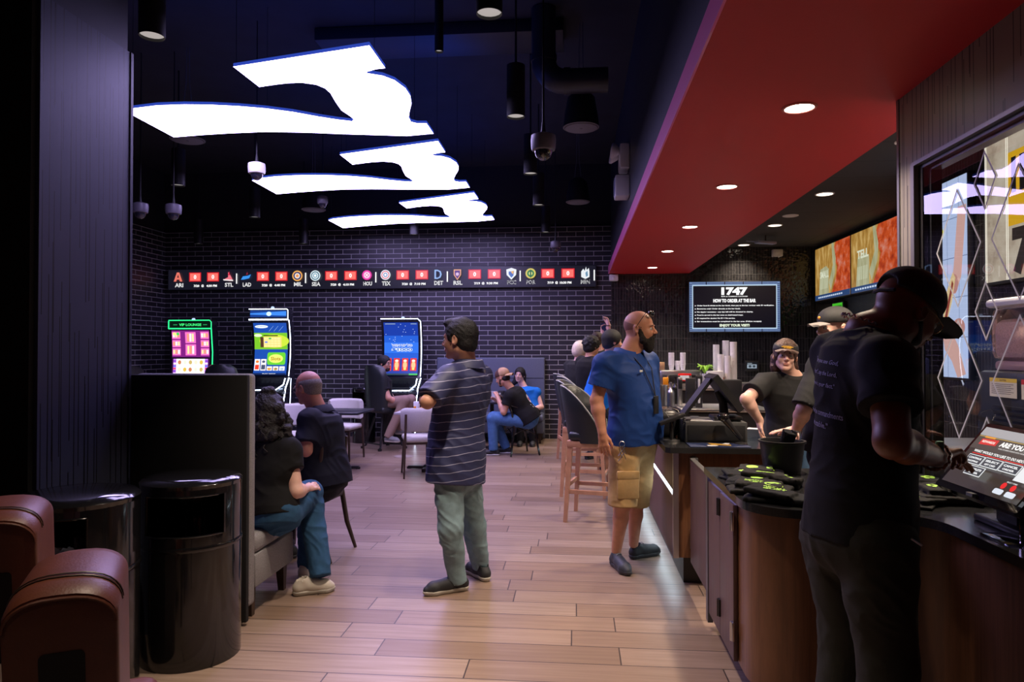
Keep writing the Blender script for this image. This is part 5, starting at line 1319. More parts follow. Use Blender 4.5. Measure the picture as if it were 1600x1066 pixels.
def trousers(F, J, r=1.0, add=0.012, frac=1.0, hem=0.0, w=1.0, d=1.0, top=0.12, seat=True):
    side, fw, up = torso_frame(J); pel = NV(J['pel'])
    hc = (NV(J['hipL'])+NV(J['hipR']))/2
    M = np.stack([side, fw, up], 1)
    F.loft(pel, NV(J['neck']), side, fw, [(-0.16, 0.15*w+add, 0.11*d+add, 0), (0.0, 0.168*w+add, 0.125*d+add, 0), (top, 0.160*w+add, 0.122*d+add, 0.0)], 0.03)
    if seat: F.ell(hc-fw*0.015, (0.17*w+add, 0.125*d+add, 0.12), M, 0.05)
    for q in 'LR':
        h, k, a = NV(J['hip'+q]), NV(J['kn'+q]), NV(J['an'+q])
        if frac >= 0.999:
            F.cap(h, k, 0.092*r+add, 0.064*r+add, 0.035); F.cap(k, a+unit(a-k)*hem, 0.064*r+add, 0.050*r+add, 0.025, cut=True)
        elif frac > 0.5:
            e = h+(k-h)*(0.40+frac*1.18); F.cap(h, e, 0.094*r+add, 0.084*r+add, 0.035, cut=True)
def foot_field(F, ank, toe, add=0.0, sole=False):
    a = NV(ank); t = NV(toe); 
    heel = a+unit(NV((a[0]-t[0], a[1]-t[1], 0)))*0.045; heel[2] = t[2]
    F.cap(a, (heel+a)/2*NV((1,1,0))+NV((0,0,0.05+t[2]*0)), 0.040+add, 0.038+add, 0.03)
def shoe(root, ank, toe, upper, sole, name='shoe', length=0.28, accent=None, h=0.005):
    """ank: ankle joint; toe: toe tip on the ground (z is the ground level)"""
    a = NV(ank); t = NV(toe); g = t[2]; d = unit((t-a)*NV((1,1,0))); s_ = np.cross(d, (0,0,1)); t = NV((t[0], t[1], g)); heel = t-d*length
    at = lambda y, x, z: heel+d*y*length+s_*x+NV((0,0,z))
    F = Field(0.02)
    F.cap(at(0.14,0,0.045), at(0.22,0,0.088), 0.034, 0.036, 0.02)
    F.cap(at(0.14,0,0.048), at(0.45,0,0.052), 0.034, 0.037, 0.02)
    F.cap(at(0.30,0,0.075), at(0.62,0,0.052), 0.030, 0.030, 0.02)
    F.cap(at(0.45,0,0.045), at(0.76,0.004,0.038), 0.038, 0.042, 0.02); F.cap(at(0.76,0.0,0.036), at(0.89,0,0.030), 0.040, 0.026, 0.02)
    F.half(NV((0,0,g+0.022)), (0,0,-1))
    F.cap(at(0.20,0,0.10), at(0.22,0,0.18), 0.030, 0.034, 0.0, sub=True)
    u = fbuild(F, name, upper, root, h)
    F = Field(0.015)
    F.cap(at(0.13,0,0.028), at(0.45,0,0.024), 0.037, 0.034, 0.015); F.cap(at(0.45,0,0.024), at(0.75,0.004,0.024), 0.034, 0.044, 0.015); F.cap(at(0.75,0,0.024), at(0.89,0,0.026), 0.043, 0.029, 0.015)
    F.half(NV((0,0,g+0.001)), (0,0,-1)); F.half(NV((0,0,g+0.030)), (0,0,1))
    fbuild(F, 'sole', sole, u, h)
    lc = MB()
    for i in range(4):
        y = 0.38+0.075*i; z = 0.109-0.014*i
        lc.tube([at(y,-0.024,z-0.010), at(y+0.02,0,z), at(y+0.04,0.024,z-0.010)], 0.0022, 5)
    lc.build('laces', accent or upper, u)
    return u, at
def PV(px, py, Y): v = P(px, py, Y); return NV((v.x, v.y, v.z))

# ================================================================ THE PEOPLE
SK_TAN = skin_mat('skin_tan', (205, 150, 125)); SK_PALE = skin_mat('skin_pale', (232, 185, 168)); SK_RUDDY = skin_mat('skin_ruddy', (216, 150, 128))
SK_DARK = skin_mat('skin_dark', (128, 80, 54), 0.45); SK_OLIVE = skin_mat('skin_olive', (200, 140, 112))
H_BLACK = mat('hair_black', (0.006, 0.005, 0.005), 0.62, noise_amt=0.4, noise_scale=60, bump=0.6, bump_scale=180)
H_BROWN = mat('hair_brown', (0.045, 0.022, 0.014), 0.5, noise_amt=0.4, noise_scale=60, bump=0.6, bump_scale=180)
H_GREY = mat('hair_grey', (0.30, 0.26, 0.24), 0.7, noise_amt=0.25, noise_scale=90, bump=0.4, bump_scale=220)
H_BLOND = mat('hair_blonde', (0.78, 0.66, 0.52), 0.45, noise_amt=0.15, noise_scale=60, bump=0.5, bump_scale=160)
M_tee = cloth('black_cotton', (22, 22, 24)); M_teeg = cloth('faded_black_cotton', (40, 40, 42))
def denim(name, rgb): return cloth(name, rgb, 0.9, 0.16, 22, 0.25)
def stripe_mat(name, base, line, pitch=0.045, w=0.06, tilt=0.05):
    m = bpy.data.materials.new(name); m.use_nodes = True; t = NT(m); p, x = t.obj()
    z = t.math('ADD', x[2], t.math('MULTIPLY', x[0], tilt)); z = t.math('ADD', z, t.math('MULTIPLY', t.noise(p, 7, 2), 0.03))
    f = t.math('FRACT', t.math('DIVIDE', z, pitch)); g = t.math('LESS_THAN', f, w)
    t.l(t.mix(g, base, line), t.b.inputs['Base Color']); t.b.inputs['Roughness'].default_value = 0.6
    t.bump(t.noise(p, 400, 2), 0.08, 0.005)
    return m
DBG = []
def check(nm, J):
    L = lambda a, b: np.linalg.norm(NV(J[a])-NV(J[b]))
    DBG.append((nm, {k: round(float(L(*k.split('-'))), 2) for k in ('shL-shR','shR-elR','elR-wrR','shL-elL','elL-wrL','neck-pel','hipR-knR','knR-anR','hipL-knL','knL-anL') if all(q in J for q in k.split('-'))}))
def body(root, J, H, skin, r=1.0, w=1.0, h=0.006, aw='LR', lw='LR', jaw=1.0, neck_r=0.056, hs=1.0, belly=0.0, fem=0.0):
    F = Field(0.02)
    H.field(F, NV(J['neck']), neck_r, jaw)
    torso(F, J, w*0.92, 0.9, belly*0.8, 0.0, fem=fem); arms(F, J, r, aw, hs=hs)
    legs(F, J, r*0.9, lw)
    return fbuild(F, 'body', skin, root, h)
def shirt(root, J, material, frac=0.62, w=1.0, d=1.0, belly=0.0, add=0.016, t0=-0.22, r=1.0, sl='LR', h=0.007, amp=0.004, collar=False, fem=0.0, name='shirt', neckcut=0.035, flare=0.014, seed=0):
    F = Field(0.03); torso(F, J, w, d, belly, add, t0, fem, 0.016*(1-fem))
    for q in sl: sleeve(F, J, q, frac, r, add, flare)
    side, fw, up = torso_frame(J)
    F.half(NV(J['neck'])+up*neckcut+fw*0.0, up-fw*0.35)
    o = fbuild(F, name, material, root, h, wrinkle(amp, 7.5, seed))
    if collar:
        n = NV(J['neck'])+up*0.012-fw*0.008; mb = MB(); k = 26; vs = []
        for i in range(k+1):
            a = R(20+320*i/k)     # open at the front
            c_ = math.cos(a); s_ = math.sin(a)
            dirv = fw*c_+side*s_
            rr = 0.086+0.014*max(0, c_)
            hgt = 0.045
            base_ = n+dirv*rr*1.03+up*(-0.012-0.035*max(0, c_))
            vs += [base_, base_+up*hgt-dirv*0.006, base_+up*(hgt-0.002)+dirv*0.006, base_+dirv*(0.030)+up*(-0.010-0.030*max(0,c_))]
        fs = []
        for i in range(k): fs += [(i*4+j, (i+1)*4+j, (i+1)*4+j+1, i*4+j+1) for j in range(3)]
        mb.add(vs, fs); c2 = mb.build('collar', material, o, True, 180)
        c2.data.materials[0] = material
    return o
def pants(root, J, material, r=1.0, add=0.013, frac=1.0, hem=0.02, w=1.0, d=1.0, top=0.08, h=0.007, amp=0.005, name='trousers', seed=3):
    F = Field(0.03); trousers(F, J, r, add, frac, hem, w, d, top); return fbuild(F, name, material, root, h, wrinkle(amp, 9, seed))
def hair_cap(F, H, grow=0.010, back=-0.10, front=0.05, brow=0.055):
    """short hair: the skull grown a little, cut away at the face and nape"""
    k = H.s
    F.ell(H(0,-0.014,0.032), NV((0.078+grow,0.098+grow,0.090+grow))*k, H.M, 0.01)
    F.ell(H(0,-0.045,-0.030), NV((0.066+grow*0.8,0.055+grow,0.060))*k, H.M, 0.02)
def face_cut(F, H, y=0.052, z=0.050, soft=0.012):
    k = H.s
    F.ell(H(0,0.115,-0.045), NV((0.080,0.085,0.110))*k, H.M, soft, sub=True)
    F.ell(H(0,0.060,-0.090), NV((0.10,0.070,0.075))*k, H.M, soft, sub=True)

# ---------------------------------------------------------------- man in striped polo, standing at the centre
g = G(720, 915)
root = wthing('person', 'man standing at the centre in a navy striped polo and pale green jeans, arms folded', 'person', (g.x, g.y, 0))
H = Head(PV(718, 530, 4.50), (-0.93, 0.30, -0.04), 1.12, (0.02, 0, 1))
J = dict(neck=PV(729, 571, 4.53), pel=PV(716, 722, 4.50), shL=PV(702, 590, 4.36), shR=PV(750, 588, 4.70), elL=PV(668, 628, 4.20), elR=PV(694, 640, 4.82), wrL=PV(664, 640, 4.42), wrR=PV(668, 624, 4.46),
         hipL=PV(702, 742, 4.42), hipR=PV(726, 742, 4.58), knL=PV(705, 826, 4.36), knR=PV(741, 822, 4.60), anL=PV(714, 902, 4.42), anR=PV(750, 880, 4.69))
J['wrL'] = NV(J['elL'])+unit((-0.25, 0.9, 0.02))*0.25; J['wrR'] = NV(J['elL'])+NV((0.0,0.12,0.035)); J['elR'] = NV(J['wrR'])+unit((0.05, 1, -0.12))*0.24
J['hdL'] = ((-0.1, 0.9, 0.1), (1, 0, 0), (0, 0, 1), 0.92, 0.5); J['hdR'] = ((0.15, -0.95, -0.1), (1, 0.1, -0.5), (0, 0, 1), 0.85, 0.5)
check('striped', J)
body(root, J, H, SK_TAN, 1.02, 1.0, 0.0055, neck_r=0.062, jaw=1.08, belly=0.02, lw='')
M_stripe = stripe_mat('navy_striped_jersey', S(44, 48, 88), S(150, 150, 180), 0.052, 0.085, -0.10)
shirt(root, J, M_stripe, 0.88, 1.12, 1.15, 0.035, 0.016, -0.20, 1.12, h=0.006, amp=0.011, collar=True, seed=1)
pants(root, J, denim('pale_green_denim', (124, 148, 156)), 1.02, 0.010, 1.0, 0.03, 0.95, 0.95, 0.0, 0.006, 0.012)
F = Field(0.01); hair_cap(F, H, 0.006); F.ell(H(0, 0.050, 0.095), NV((0.055, 0.042, 0.028))*H.s, H.M, 0.02); face_cut(F, H); F.ell(H(0,0.10,0.0), NV((0.09,0.075,0.062))*H.s, H.M, 0.01, sub=True); 
for q in (-1, 1): F.ell(H(q*0.082, 0.0, -0.012), NV((0.014, 0.024, 0.034))*H.s, H.M, 0.004, sub=True); F.cap(H(q*0.074, 0.022, 0.02), H(q*0.074, 0.020, -0.010), 0.006*H.s)
fbuild(F, 'hair', H_BLACK, root, 0.005, wrinkle(0.003, 60))
H.face(root, H_BLACK)
side, fw, up = torso_frame(J)
n_ = NV(J['neck'])-up*0.055-fw*0.098+side*0.04
A = Art(n_-fw*0.012, side*0.02, up*0.04, 0.0008); A.rect(0, 0, 0.45, 0.9, mat('print_white', (0.7,0.7,0.7), 0.6)); A.rect(0.6, 0.2, 0.9, 0.9, mat('print_white'))
A.build('back_logo', root)
M_shoeb = mat('shoe_black', (0.014,0.015,0.018), 0.6, bump=0.2, bump_scale=500); M_solew = mat('sole_cream', (0.45, 0.42, 0.36), 0.6); M_soleb = mat('sole_dark', (0.03,0.03,0.035), 0.5); M_lace = mat('lace_grey', (0.25,0.25,0.27), 0.7)
t1 = G(659, 932); u, at = shoe(root, J['anL'], (t1.x, t1.y, 0), M_shoeb, M_solew, length=0.315, accent=M_shoeb)
A = Art(at(0.08,0.0415,0.045), NV(at(0.27,0.046,0.045))-NV(at(0.08,0.0415,0.045)), (0,0,0.045), 0.001); wq = mat('print_white'); A.poly([(0,1),(0.15,1),(0.5,0.62),(0.85,1),(1,1),(0.62,0.5),(1,0),(0.85,0),(0.5,0.38),(0.15,0),(0,0),(0.38,0.5)], wq); A.build('shoe_logo', u)
t2 = G(728, 893); u, at = shoe(root, J['anR'], (t2.x, t2.y+0.02, 0), M_shoeb, M_solew, length=0.30, accent=M_shoeb)

# ---------------------------------------------------------------- bald bearded man in blue polo
g = G(978, 880)
root = wthing('person', 'bald bearded man in a blue polo and khaki cargo shorts standing by the bar counter', 'person', (g.x, g.y, 0))
H = Head(PV(1000, 514, 5.0), (0.93, -0.28, 0.0), 1.06)
J = dict(neck=PV(983, 553, 5.0), pel=PV(990, 672, 5.02), shR=PV(948, 566, 4.86), shL=PV(1010, 566, 5.16), elR=PV(932, 626, 4.84), wrR=PV(941, 676, 4.80), elL=PV(1014, 625, 5.24), wrL=PV(1012, 678, 5.16),
         hipR=PV(976, 694, 4.96), hipL=PV(1001, 694, 5.10), knR=PV(973, 788, 4.93), knL=PV(994, 786, 5.15), anR=PV(963, 861, 5.01), anL=PV(990, 850, 5.22))
J['hdR'] = ((0.12, -0.05, -1), (0.3, 1, 0), (1, -0.2, 0), 1.0, 0.32); J['hdL'] = ((0.1, 0, -1), (0, -1, 0), (1, 0, 0), 0.95, 0.4)
check('blue', J)
body(root, J, H, SK_OLIVE, 1.05, 1.05, 0.0055, jaw=1.05, neck_r=0.068)
M_blue = cloth('royal_blue_jersey', (28, 62, 128), 0.6, 0.05, 40, 0.08)
sh = shirt(root, J, M_blue, 0.66, 1.13, 1.12, 0.035, 0.016, -0.16, 1.15, h=0.006, amp=0.009, collar=True, seed=5, flare=0.022)
pants(root, J, cloth('khaki_twill', (176, 142, 96), 0.9, 0.10, 30, 0.25), 1.02, 0.016, 0.53, 0.0, 1.10, 1.05, 0.0, 0.006, 0.009, 'cargo_shorts', seed=7)
side, fw, up = torso_frame(J)
hp = (NV(J['hipR'])*0.35+NV(J['knR'])*0.65); o_ = unit((0.25,-1,0))*0.100
po = hp+o_; fl = MB().rbox(-0.075, 0.075, -0.012, 0.012, -0.09, 0.08, 0.01, 2, M=Matrix.Translation(Vector(po)) @ Matrix.Rotation(R(10), 4, 'Z')).build('cargo_pocket', MC['khaki_twill'], root)
MB().rbox(-0.078, 0.078, -0.016, 0.008, 0.045, 0.10, 0.008, 2, M=Matrix.Translation(Vector(po)) @ Matrix.Rotation(R(10), 4, 'Z')).build('pocket_flap', MC['khaki_twill'], fl)
kk = MB(); kp = PV(972, 694, 4.80)
for i in range(6): kk.bar(kp+NV((0.02*(i%3)-0.02, 0, -0.01*i)), kp+NV((0.03*math.sin(i*2.1), -0.01, -0.055-0.012*i)), 0.008, 0.003)
kk.tube([kp+NV((0.018*math.cos(a), 0, 0.018*math.sin(a))) for a in [2*PI*i/10 for i in range(10)]], 0.002, 5, closed=True).build('key_bunch', M_metal, root)
# beard
k = H.s; F = Field(0.012)
F.ell(H(0, 0.050, -0.086), NV((0.048, 0.046, 0.050))*k, H.M); F.ell(H(0, 0.058, -0.118), NV((0.034, 0.034, 0.040))*k, H.M)
for q in (-1, 1): F.cap(H(q*0.062, 0.012, -0.012), H(q*0.052, 0.030, -0.075), 0.014*k, 0.026*k); F.cap(H(0, 0.096, -0.048), H(q*0.030, 0.078, -0.062), 0.008*k, 0.010*k)
F.ell(H(0, 0.108, -0.060), NV((0.020, 0.014, 0.007))*k, H.M, 0.004, sub=True)
fbuild(F, 'beard', mat('beard_dark', (0.016,0.012,0.010), 0.75, noise_amt=0.5, noise_scale=120, bump=0.8, bump_scale=300), root, 0.0045, wrinkle(0.004, 50))
F = Field(0.005); F.ell(H(0,-0.012,0.030), NV((0.0768,0.0968,0.0888))*k, H.M); F.half(H(0,0,0.022), H.M@NV((0,0.35,1))); F.ell(H(0,0.12,0.0), NV((0.075,0.09,0.1))*k, H.M, 0.005, sub=True)
fbuild(F, 'hair_stubble', mat('stubble', S(150,105,92), 0.7), root, 0.004)
H.face(root, mat('stubble'))
gl = MB()
for q in (-1, 1): gl.tube([H(q*0.083,-0.012,0.004), H(q*0.086,0.02,0.050), H(q*0.070,0.055,0.105)], 0.0022*k, 6)
g1 = gl.build('glasses_arms', M_dmetal, root)
s2 = MB()
for q in (-1, 1): s2.ball(H(q*0.034,0.076,0.100), 0.030*k, 0.014*k, 0.020*k, M=Matrix(H.M.tolist()))
s2.tube([H(-0.012,0.064,0.124), H(0.012,0.064,0.124)], 0.003*k, 5).build('sunglasses', M_blackgloss, root)
# lanyard
c0 = NV(J['neck']); ch = c0+fw*0.175-up*0.27
ln = [c0+side*(-0.07)+fw*0.05+up*0.02, c0+side*(-0.045)+fw*0.155-up*0.10, ch+fw*0.035-up*0.02]
lb = [c0+side*0.07+fw*0.05+up*0.02, c0+side*0.045+fw*0.155-up*0.10, ch+fw*0.035-up*0.02]
l_ = MB().tube(ln, 0.0035, 6).tube(lb, 0.0035, 6).build('lanyard', M_blackplastic, root)
MB().rbox(-0.03, 0.03, -0.006, 0.006, -0.12, 0, 0.004, M=Matrix.Translation(Vector(ch+fw*0.040-up*0.02)) @ Matrix.Rotation(R(55), 4, 'Z')).build('badge', M_blackplastic, l_)
MB().rbox(-0.05, 0.05, -0.004, 0.004, -0.02, 0.02, 0.003, M=Matrix.Translation(Vector(c0+fw*0.165+side*(-0.08)*-1-up*0.12)) @ Matrix.Rotation(R(50), 4, 'Z') @ Matrix.Scale(0.35, 4)).build('shirt_logo', mat('print_white'), sh)
M_shoen = mat('shoe_navy', (0.035,0.04,0.055), 0.55, bump=0.2, bump_scale=400)
t1 = G(984, 902); shoe(root, J['anR'], (t1.x, t1.y, 0), M_shoen, M_soleb, length=0.30, accent=M_lace)
t2 = G(1033, 868); shoe(root, J['anL'], (t2.x, t2.y+0.05, 0), M_shoeb, M_soleb, length=0.30, accent=M_lace)

# ---------------------------------------------------------------- man in black at the kiosk, foreground
g = P(1350, 900, 2.58)
root = wthing('person', 'man in black tee and flat-brimmed cap leaning over the ordering kiosk in the foreground', 'person', (g.x, g.y, 0))
H = Head(PV(1416, 489, 2.54), (0.85, 0.22, -0.52), 1.12, (0.42, 0.1, 0.9))
J = dict(neck=PV(1354, 518, 2.56), pel=PV(1338, 790, 2.54), shR=PV(1386, 568, 2.34), shL=PV(1306, 552, 2.78), elR=PV(1394, 690, 2.20), wrR=PV(1464, 714, 2.50), elL=PV(1380, 680, 2.62), wrL=PV(1462, 700, 2.5),
         hipR=PV(1370, 850, 2.42), hipL=PV(1310, 840, 2.66), knR=(0,0,0), knL=(0,0,0), anR=(0,0,0), anL=(0,0,0))
for q, dx in (('R', 0.0), ('L', -0.02)):
    h_ = NV(J['hip'+q]); J['kn'+q] = NV((h_[0]+0.03, h_[1]+0.0, 0.50)); J['an'+q] = NV((h_[0]-0.02+dx, h_[1]-0.02, 0.09))
J['wrL'] = PV(1446, 704, 2.76); J['elL'] = NV(J['wrL'])+unit((-1, 0.2, -0.25))*0.26
J['hdR'] = ((0.75, 0.55, 0.12), (0.3, 0.0, -1), (-0.3, 0.9, 0.1), 1.0, 0.5, 0.0, True); J['hdL'] = ((0.9, -0.2, -0.2), (0, 0, -1), (0, -1, 0), 1.0, 0.4)
check('front', J)
body(root, J, H, SK_DARK, 1.22, 1.05, 0.0042, neck_r=0.066, jaw=1.05)
sh = shirt(root, J, M_tee, 0.60, 1.14, 1.12, 0.02, 0.014, -0.18, 1.28, h=0.006, amp=0.009, seed=9, flare=0.020, neckcut=0.02)
pants(root, J, cloth('dark_olive_twill', (46, 46, 40)), 1.22, 0.014, 1.0, 0.02, 1.12, 1.08, 0.0, 0.007, 0.011, seed=4)
# lettering across the shoulders
side, fw, up = torso_frame(J)
inkb = mat('shirt_print', S(150,150,185), 0.7)
bp = MB(); 
import itertools
def on_back(lines):
    mb = MB()
    for s_, cy, hh, wd in lines:
        vs, fs, x0, x1, y0, y1 = text_geo(s_, 0.01); n0 = len(mb.v); kx = wd/(x1-x0); ky = hh/(y1-y0); cx = (x0+x1)/2
        mb.add([((a-cx)*kx, (b-y0)*ky+cy, 0) for a, b in vs], fs)
    return mb
lines = [('"Every time you see God,', 0.175, 0.020, 0.26), ('"Loved my art", say the Lord,', 0.135, 0.020, 0.26), ('"Then I prove it, your fact."', 0.095, 0.020, 0.24), ('How do we follow the commandments', 0.0, 0.020, 0.30), ('all in one stable."', -0.04, 0.020, 0.20)]
shb = sh.data; 
from mathutils.bvhtree import BVHTree
bvh = BVHTree.FromPolygons([v.co[:] for v in shb.vertices], [tuple(p_.vertices) for p_ in shb.polygons])
org = Vector(ORG[root.name]); c_ = Vector(NV(J['neck'])-up*0.30-fw*0.6)-org; fwv = Vector(fw); sv = Vector(side); uv = Vector(up)
for ln_ in lines:
    mbt = on_back([ln_]); nv = []
    for v in mbt.v:
        o_ = c_+sv*(v.x-0.02)+uv*v.y; hit = bvh.ray_cast(o_, fwv)
        nv.append((hit[0]-fwv*0.002 if hit[0] is not None else o_+fwv*0.45)+org)
    mbt.v = nv; mbt.build('printed_text', inkb, sh, False)
# cap
M_cap = mat('cap_black', (0.010,0.010,0.011), 0.75, bump=0.3, bump_scale=600)
k = H.s; F = Field(0.012)
F.ell(H(0,-0.012,0.052), NV((0.088,0.108,0.088))*k, H.M); F.half(H(0,0,0.030), H.M@NV((0,-0.10,-1)))
F.ell(H(0,-0.115,0.045), NV((0.045,0.05,0.022))*k, H.M, 0.004, sub=True)
cp = fbuild(F, 'cap', M_cap, root, 0.0045)
vs = []; n = 14
for j in range(6):
    yy = 0.070+0.105*j/5
    for i in range(n+1):
        u_ = -1+2*i/n; lim = 0.088*math.sqrt(max(0.02, 1-(j/5)**3*0.92)); x_ = u_*lim
        vs.append(H(x_, yy+0.018*(1-u_*u_), 0.036-0.012*(u_*u_)-0.002*j))
top = [q for q in vs]; bot = [NV(q)-H.M[:,2]*0.004 for q in vs]; m_ = n+1
fs = [(j*m_+i, j*m_+i+1, (j+1)*m_+i+1, (j+1)*m_+i) for j in range(5) for i in range(n)]
L0 = len(vs); fs += [tuple(a+L0 for a in reversed(f)) for f in fs[:]]
MB().add(top+bot, fs).build('cap_brim', M_cap, cp, fix=False)
MB().tube([H(-0.046,-0.098,0.020), H(0,-0.112,0.016), H(0.046,-0.098,0.020)], 0.006*k, 6).build('cap_strap', M_cap, cp)
H.face(root, H_BLACK, glasses=mat('gold_frame', (0.6,0.45,0.25), 0.25, 0.9))
F = Field(0.01)
for q in (-1, 1): F.cap(H(q*0.060,0.015,-0.030), H(q*0.045,0.035,-0.075), 0.010*k, 0.020*k)
F.ell(H(0,0.062,-0.090), NV((0.036,0.030,0.026))*k, H.M); F.cap(H(-0.020,0.090,-0.046), H(0.020,0.090,-0.046), 0.004*k)
fbuild(F, 'beard', mat('stubble_grey', (0.05,0.04,0.036), 0.85, bump=0.7, bump_scale=400), root, 0.004)
# neck chain, bracelets
cn = NV(J['neck'])+up*0.028; silver = mat('silver_chain', (0.7,0.68,0.68), 0.22, 1.0)
def links(name, c, a_, b_, ra, rb, n, r, m, parent):
    mb = MB(); 
    for i in range(n):
        t_ = 2*PI*i/n; p_ = NV(c)+NV(a_)*ra*math.cos(t_)+NV(b_)*rb*math.sin(t_); q_ = NV(c)+NV(a_)*ra*math.cos(t_+0.9*2*PI/n)+NV(b_)*rb*math.sin(t_+0.9*2*PI/n)
        o_ = unit(np.cross(a_, b_))*r*1.2*(1 if i % 2 else -1)
        mb.tube([p_+o_, (p_+q_)/2+o_*1.2, q_-o_], r, 6)
    return mb.build(name, m, parent)
links('neck_chain', cn, side, unit(fw-up*0.35), 0.082, 0.086, 46, 0.0028, silver, root)
w_ = NV(J['wrR']); fa = unit(w_-NV(J['elR'])); a_ = unit(np.cross(fa, (0,0,1))); b_ = np.cross(fa, a_)
links('silver_bracelet', w_-fa*0.010, a_, b_, 0.043, 0.043, 18, 0.0050, silver, root)
links('beaded_bracelet', w_-fa*0.030, a_, b_, 0.047, 0.047, 22, 0.0048, mat('brown_beads', (0.25,0.09,0.06), 0.35), root)
MB().rbox(-0.012, 0.012, -0.01, 0.01, -0.02, 0.02, 0.006, M=Matrix.Translation(Vector(w_-fa*0.018+NV((0.0,-0.03,0.035))))).build('turquoise_stone', mat('turquoise', (0.20,0.48,0.38), 0.3), root)
w_ = NV(J['wrL']); fa = unit(w_-NV(J['elL'])); a_ = unit(np.cross(fa, (0,0,1))); b_ = np.cross(fa, a_)
links('wrist_chain', w_-fa*0.010, a_, b_, 0.040, 0.040, 18, 0.0050, silver, root)
for q in 'RL':
    a_ = NV(J['an'+q]); shoe(root, a_, (a_[0]+0.17, a_[1]+0.06, 0), M_shoeb, M_soleb, length=0.30, h=0.008)
pk = PV(1424, 842, 2.27)
MB().tube([pk, pk+NV((0.03,0.0,-0.02))], 0.004, 6).build('key_ring', M_metal, root)

# ---------------------------------------------------------------- woman with visor behind the counter
root = wthing('person', 'woman in black visor and black tee leaning on the bar counter, looking this way', 'person', (1.78, 5.45, 0))
H = Head(PV(1227, 556, 5.28), (-0.16, -0.95, 0.02), 0.98, (0.06, -0.12, 1), fem=1)
J = dict(neck=PV(1242, 588, 5.34), pel=PV(1226, 682, 5.46), shR=PV(1198, 596, 5.30), shL=PV(1270, 598, 5.44), elR=PV(1166, 624, 5.12), wrR=PV(1187, 658, 5.18), elL=PV(1262, 650, 5.36), wrL=PV(1246, 672, 5.20),
         hipR=PV(1212, 706, 5.42), hipL=PV(1240, 706, 5.50), knR=(1.60,5.40,0.48), knL=(1.80,5.45,0.48), anR=(1.60,5.42,0.09), anL=(1.82,5.45,0.09))
J['hdR'] = ((0.05, 0.0, -1), (0.9, -0.3, 0), (0.3, -1, 0), 0.88, 0.42); J['hdL'] = ((-0.9, -0.35, -0.1), (0, 0.1, -1), (0.1, -1, 0), 0.86, 0.2)
check('worker', J)
body(root, J, H, SK_PALE, 1.0, 1.0, 0.0045, neck_r=0.048, fem=1, jaw=0.92)
sh = shirt(root, J, M_teeg, 0.70, 1.12, 1.10, 0.02, 0.014, -0.02, 1.1, h=0.006, amp=0.004, fem=0.6, seed=2, flare=0.02)
pants(root, J, denim('blue_denim_w', (70, 98, 130)), 1.0, 0.012, 1.0, 0.0, 1.05, 1.0, 0.22, 0.008, 0.003)
k = H.s; F = Field(0.012); hair_cap(F, H, 0.010); F.chain([H(0.05,-0.07,-0.02), H(0.055,-0.06,-0.09), H(0.05,-0.05,-0.13)], [0.045*k,0.040*k,0.025*k]); F.chain([H(-0.05,-0.07,-0.02), H(-0.062,-0.055,-0.09), H(-0.055,-0.05,-0.12)], [0.045*k,0.040*k,0.022*k]); F.ell(H(0,-0.11,-0.05), NV((0.06,0.04,0.06))*k, H.M)
face_cut(F, H)
fbuild(F, 'hair', mat('hair_auburn', (0.07,0.028,0.016), 0.5, noise_amt=0.4, noise_scale=50, bump=0.6, bump_scale=160), root, 0.005, wrinkle(0.004, 45))
def visor(H, m_, edge, root, band=True, emblem=None):
    k = H.s; F = Field(0.006); F.ell(H(0,-0.010,0.045), NV((0.090,0.112,0.095))*k, H.M); F.half(H(0,0,0.038), H.M@NV((0,0.0,-1))); F.half(H(0,0,0.088), H.M@NV((0,0.25,1)))
    v = fbuild(F, 'visor_band', m_, root, 0.005)
    vs = []; n = 12
    for j in range(5):
        for i in range(n+1):
            u_ = -1+2*i/n; x_ = u_*0.082*math.sqrt(max(0.05, 1-(j/4)**3*0.85)); vs.append(H(x_, 0.070+0.052*j/4+0.022*(1-u_*u_), 0.052-0.020*u_*u_-0.014*(j/4)))
    m2 = n+1; fs = [(j*m2+i, j*m2+i+1, (j+1)*m2+i+1, (j+1)*m2+i) for j in range(4) for i in range(n)]; L0 = len(vs)
    fs += [tuple(a+L0 for a in reversed(f)) for f in fs[:]]
    b = MB().add(vs+[NV(q)-H.M[:,2]*0.004 for q in vs], fs).build('brim', edge, v)
    if emblem:
        w_, bl = MB(), None
        vs_, fs_, x0, x1, y0, y1 = text_geo('~eeww~', 0.06)
        o = []
        for a, b_ in vs_:
            u_ = ((a-x0)/(x1-x0)-0.5); z_ = 0.050+(b_-y0)/(y1-y0)*0.022; an = u_*0.9
            rr = math.sqrt(max(0, 1-((z_-0.045)/0.095)**2)); o.append(H(-0.094*rr*math.sin(-an)*1.0, -0.010+0.1165*rr*math.cos(an), z_))
        MB().add(o, fs_).build('emblem', emblem, v, False)
    return v
M_gold = mat('gold_thread', (0.75,0.42,0.02), 0.5)
v = visor(H, mat('visor_black', (0.02,0.02,0.022), 0.7, bump=0.2, bump_scale=500), mat('brim_brown', (0.10,0.055,0.045), 0.6), root, emblem=M_gold)
H.face(root, H_BROWN, lips=mat('lips_rose', S(205,140,128), 0.5))
side, fw, up = torso_frame(J)
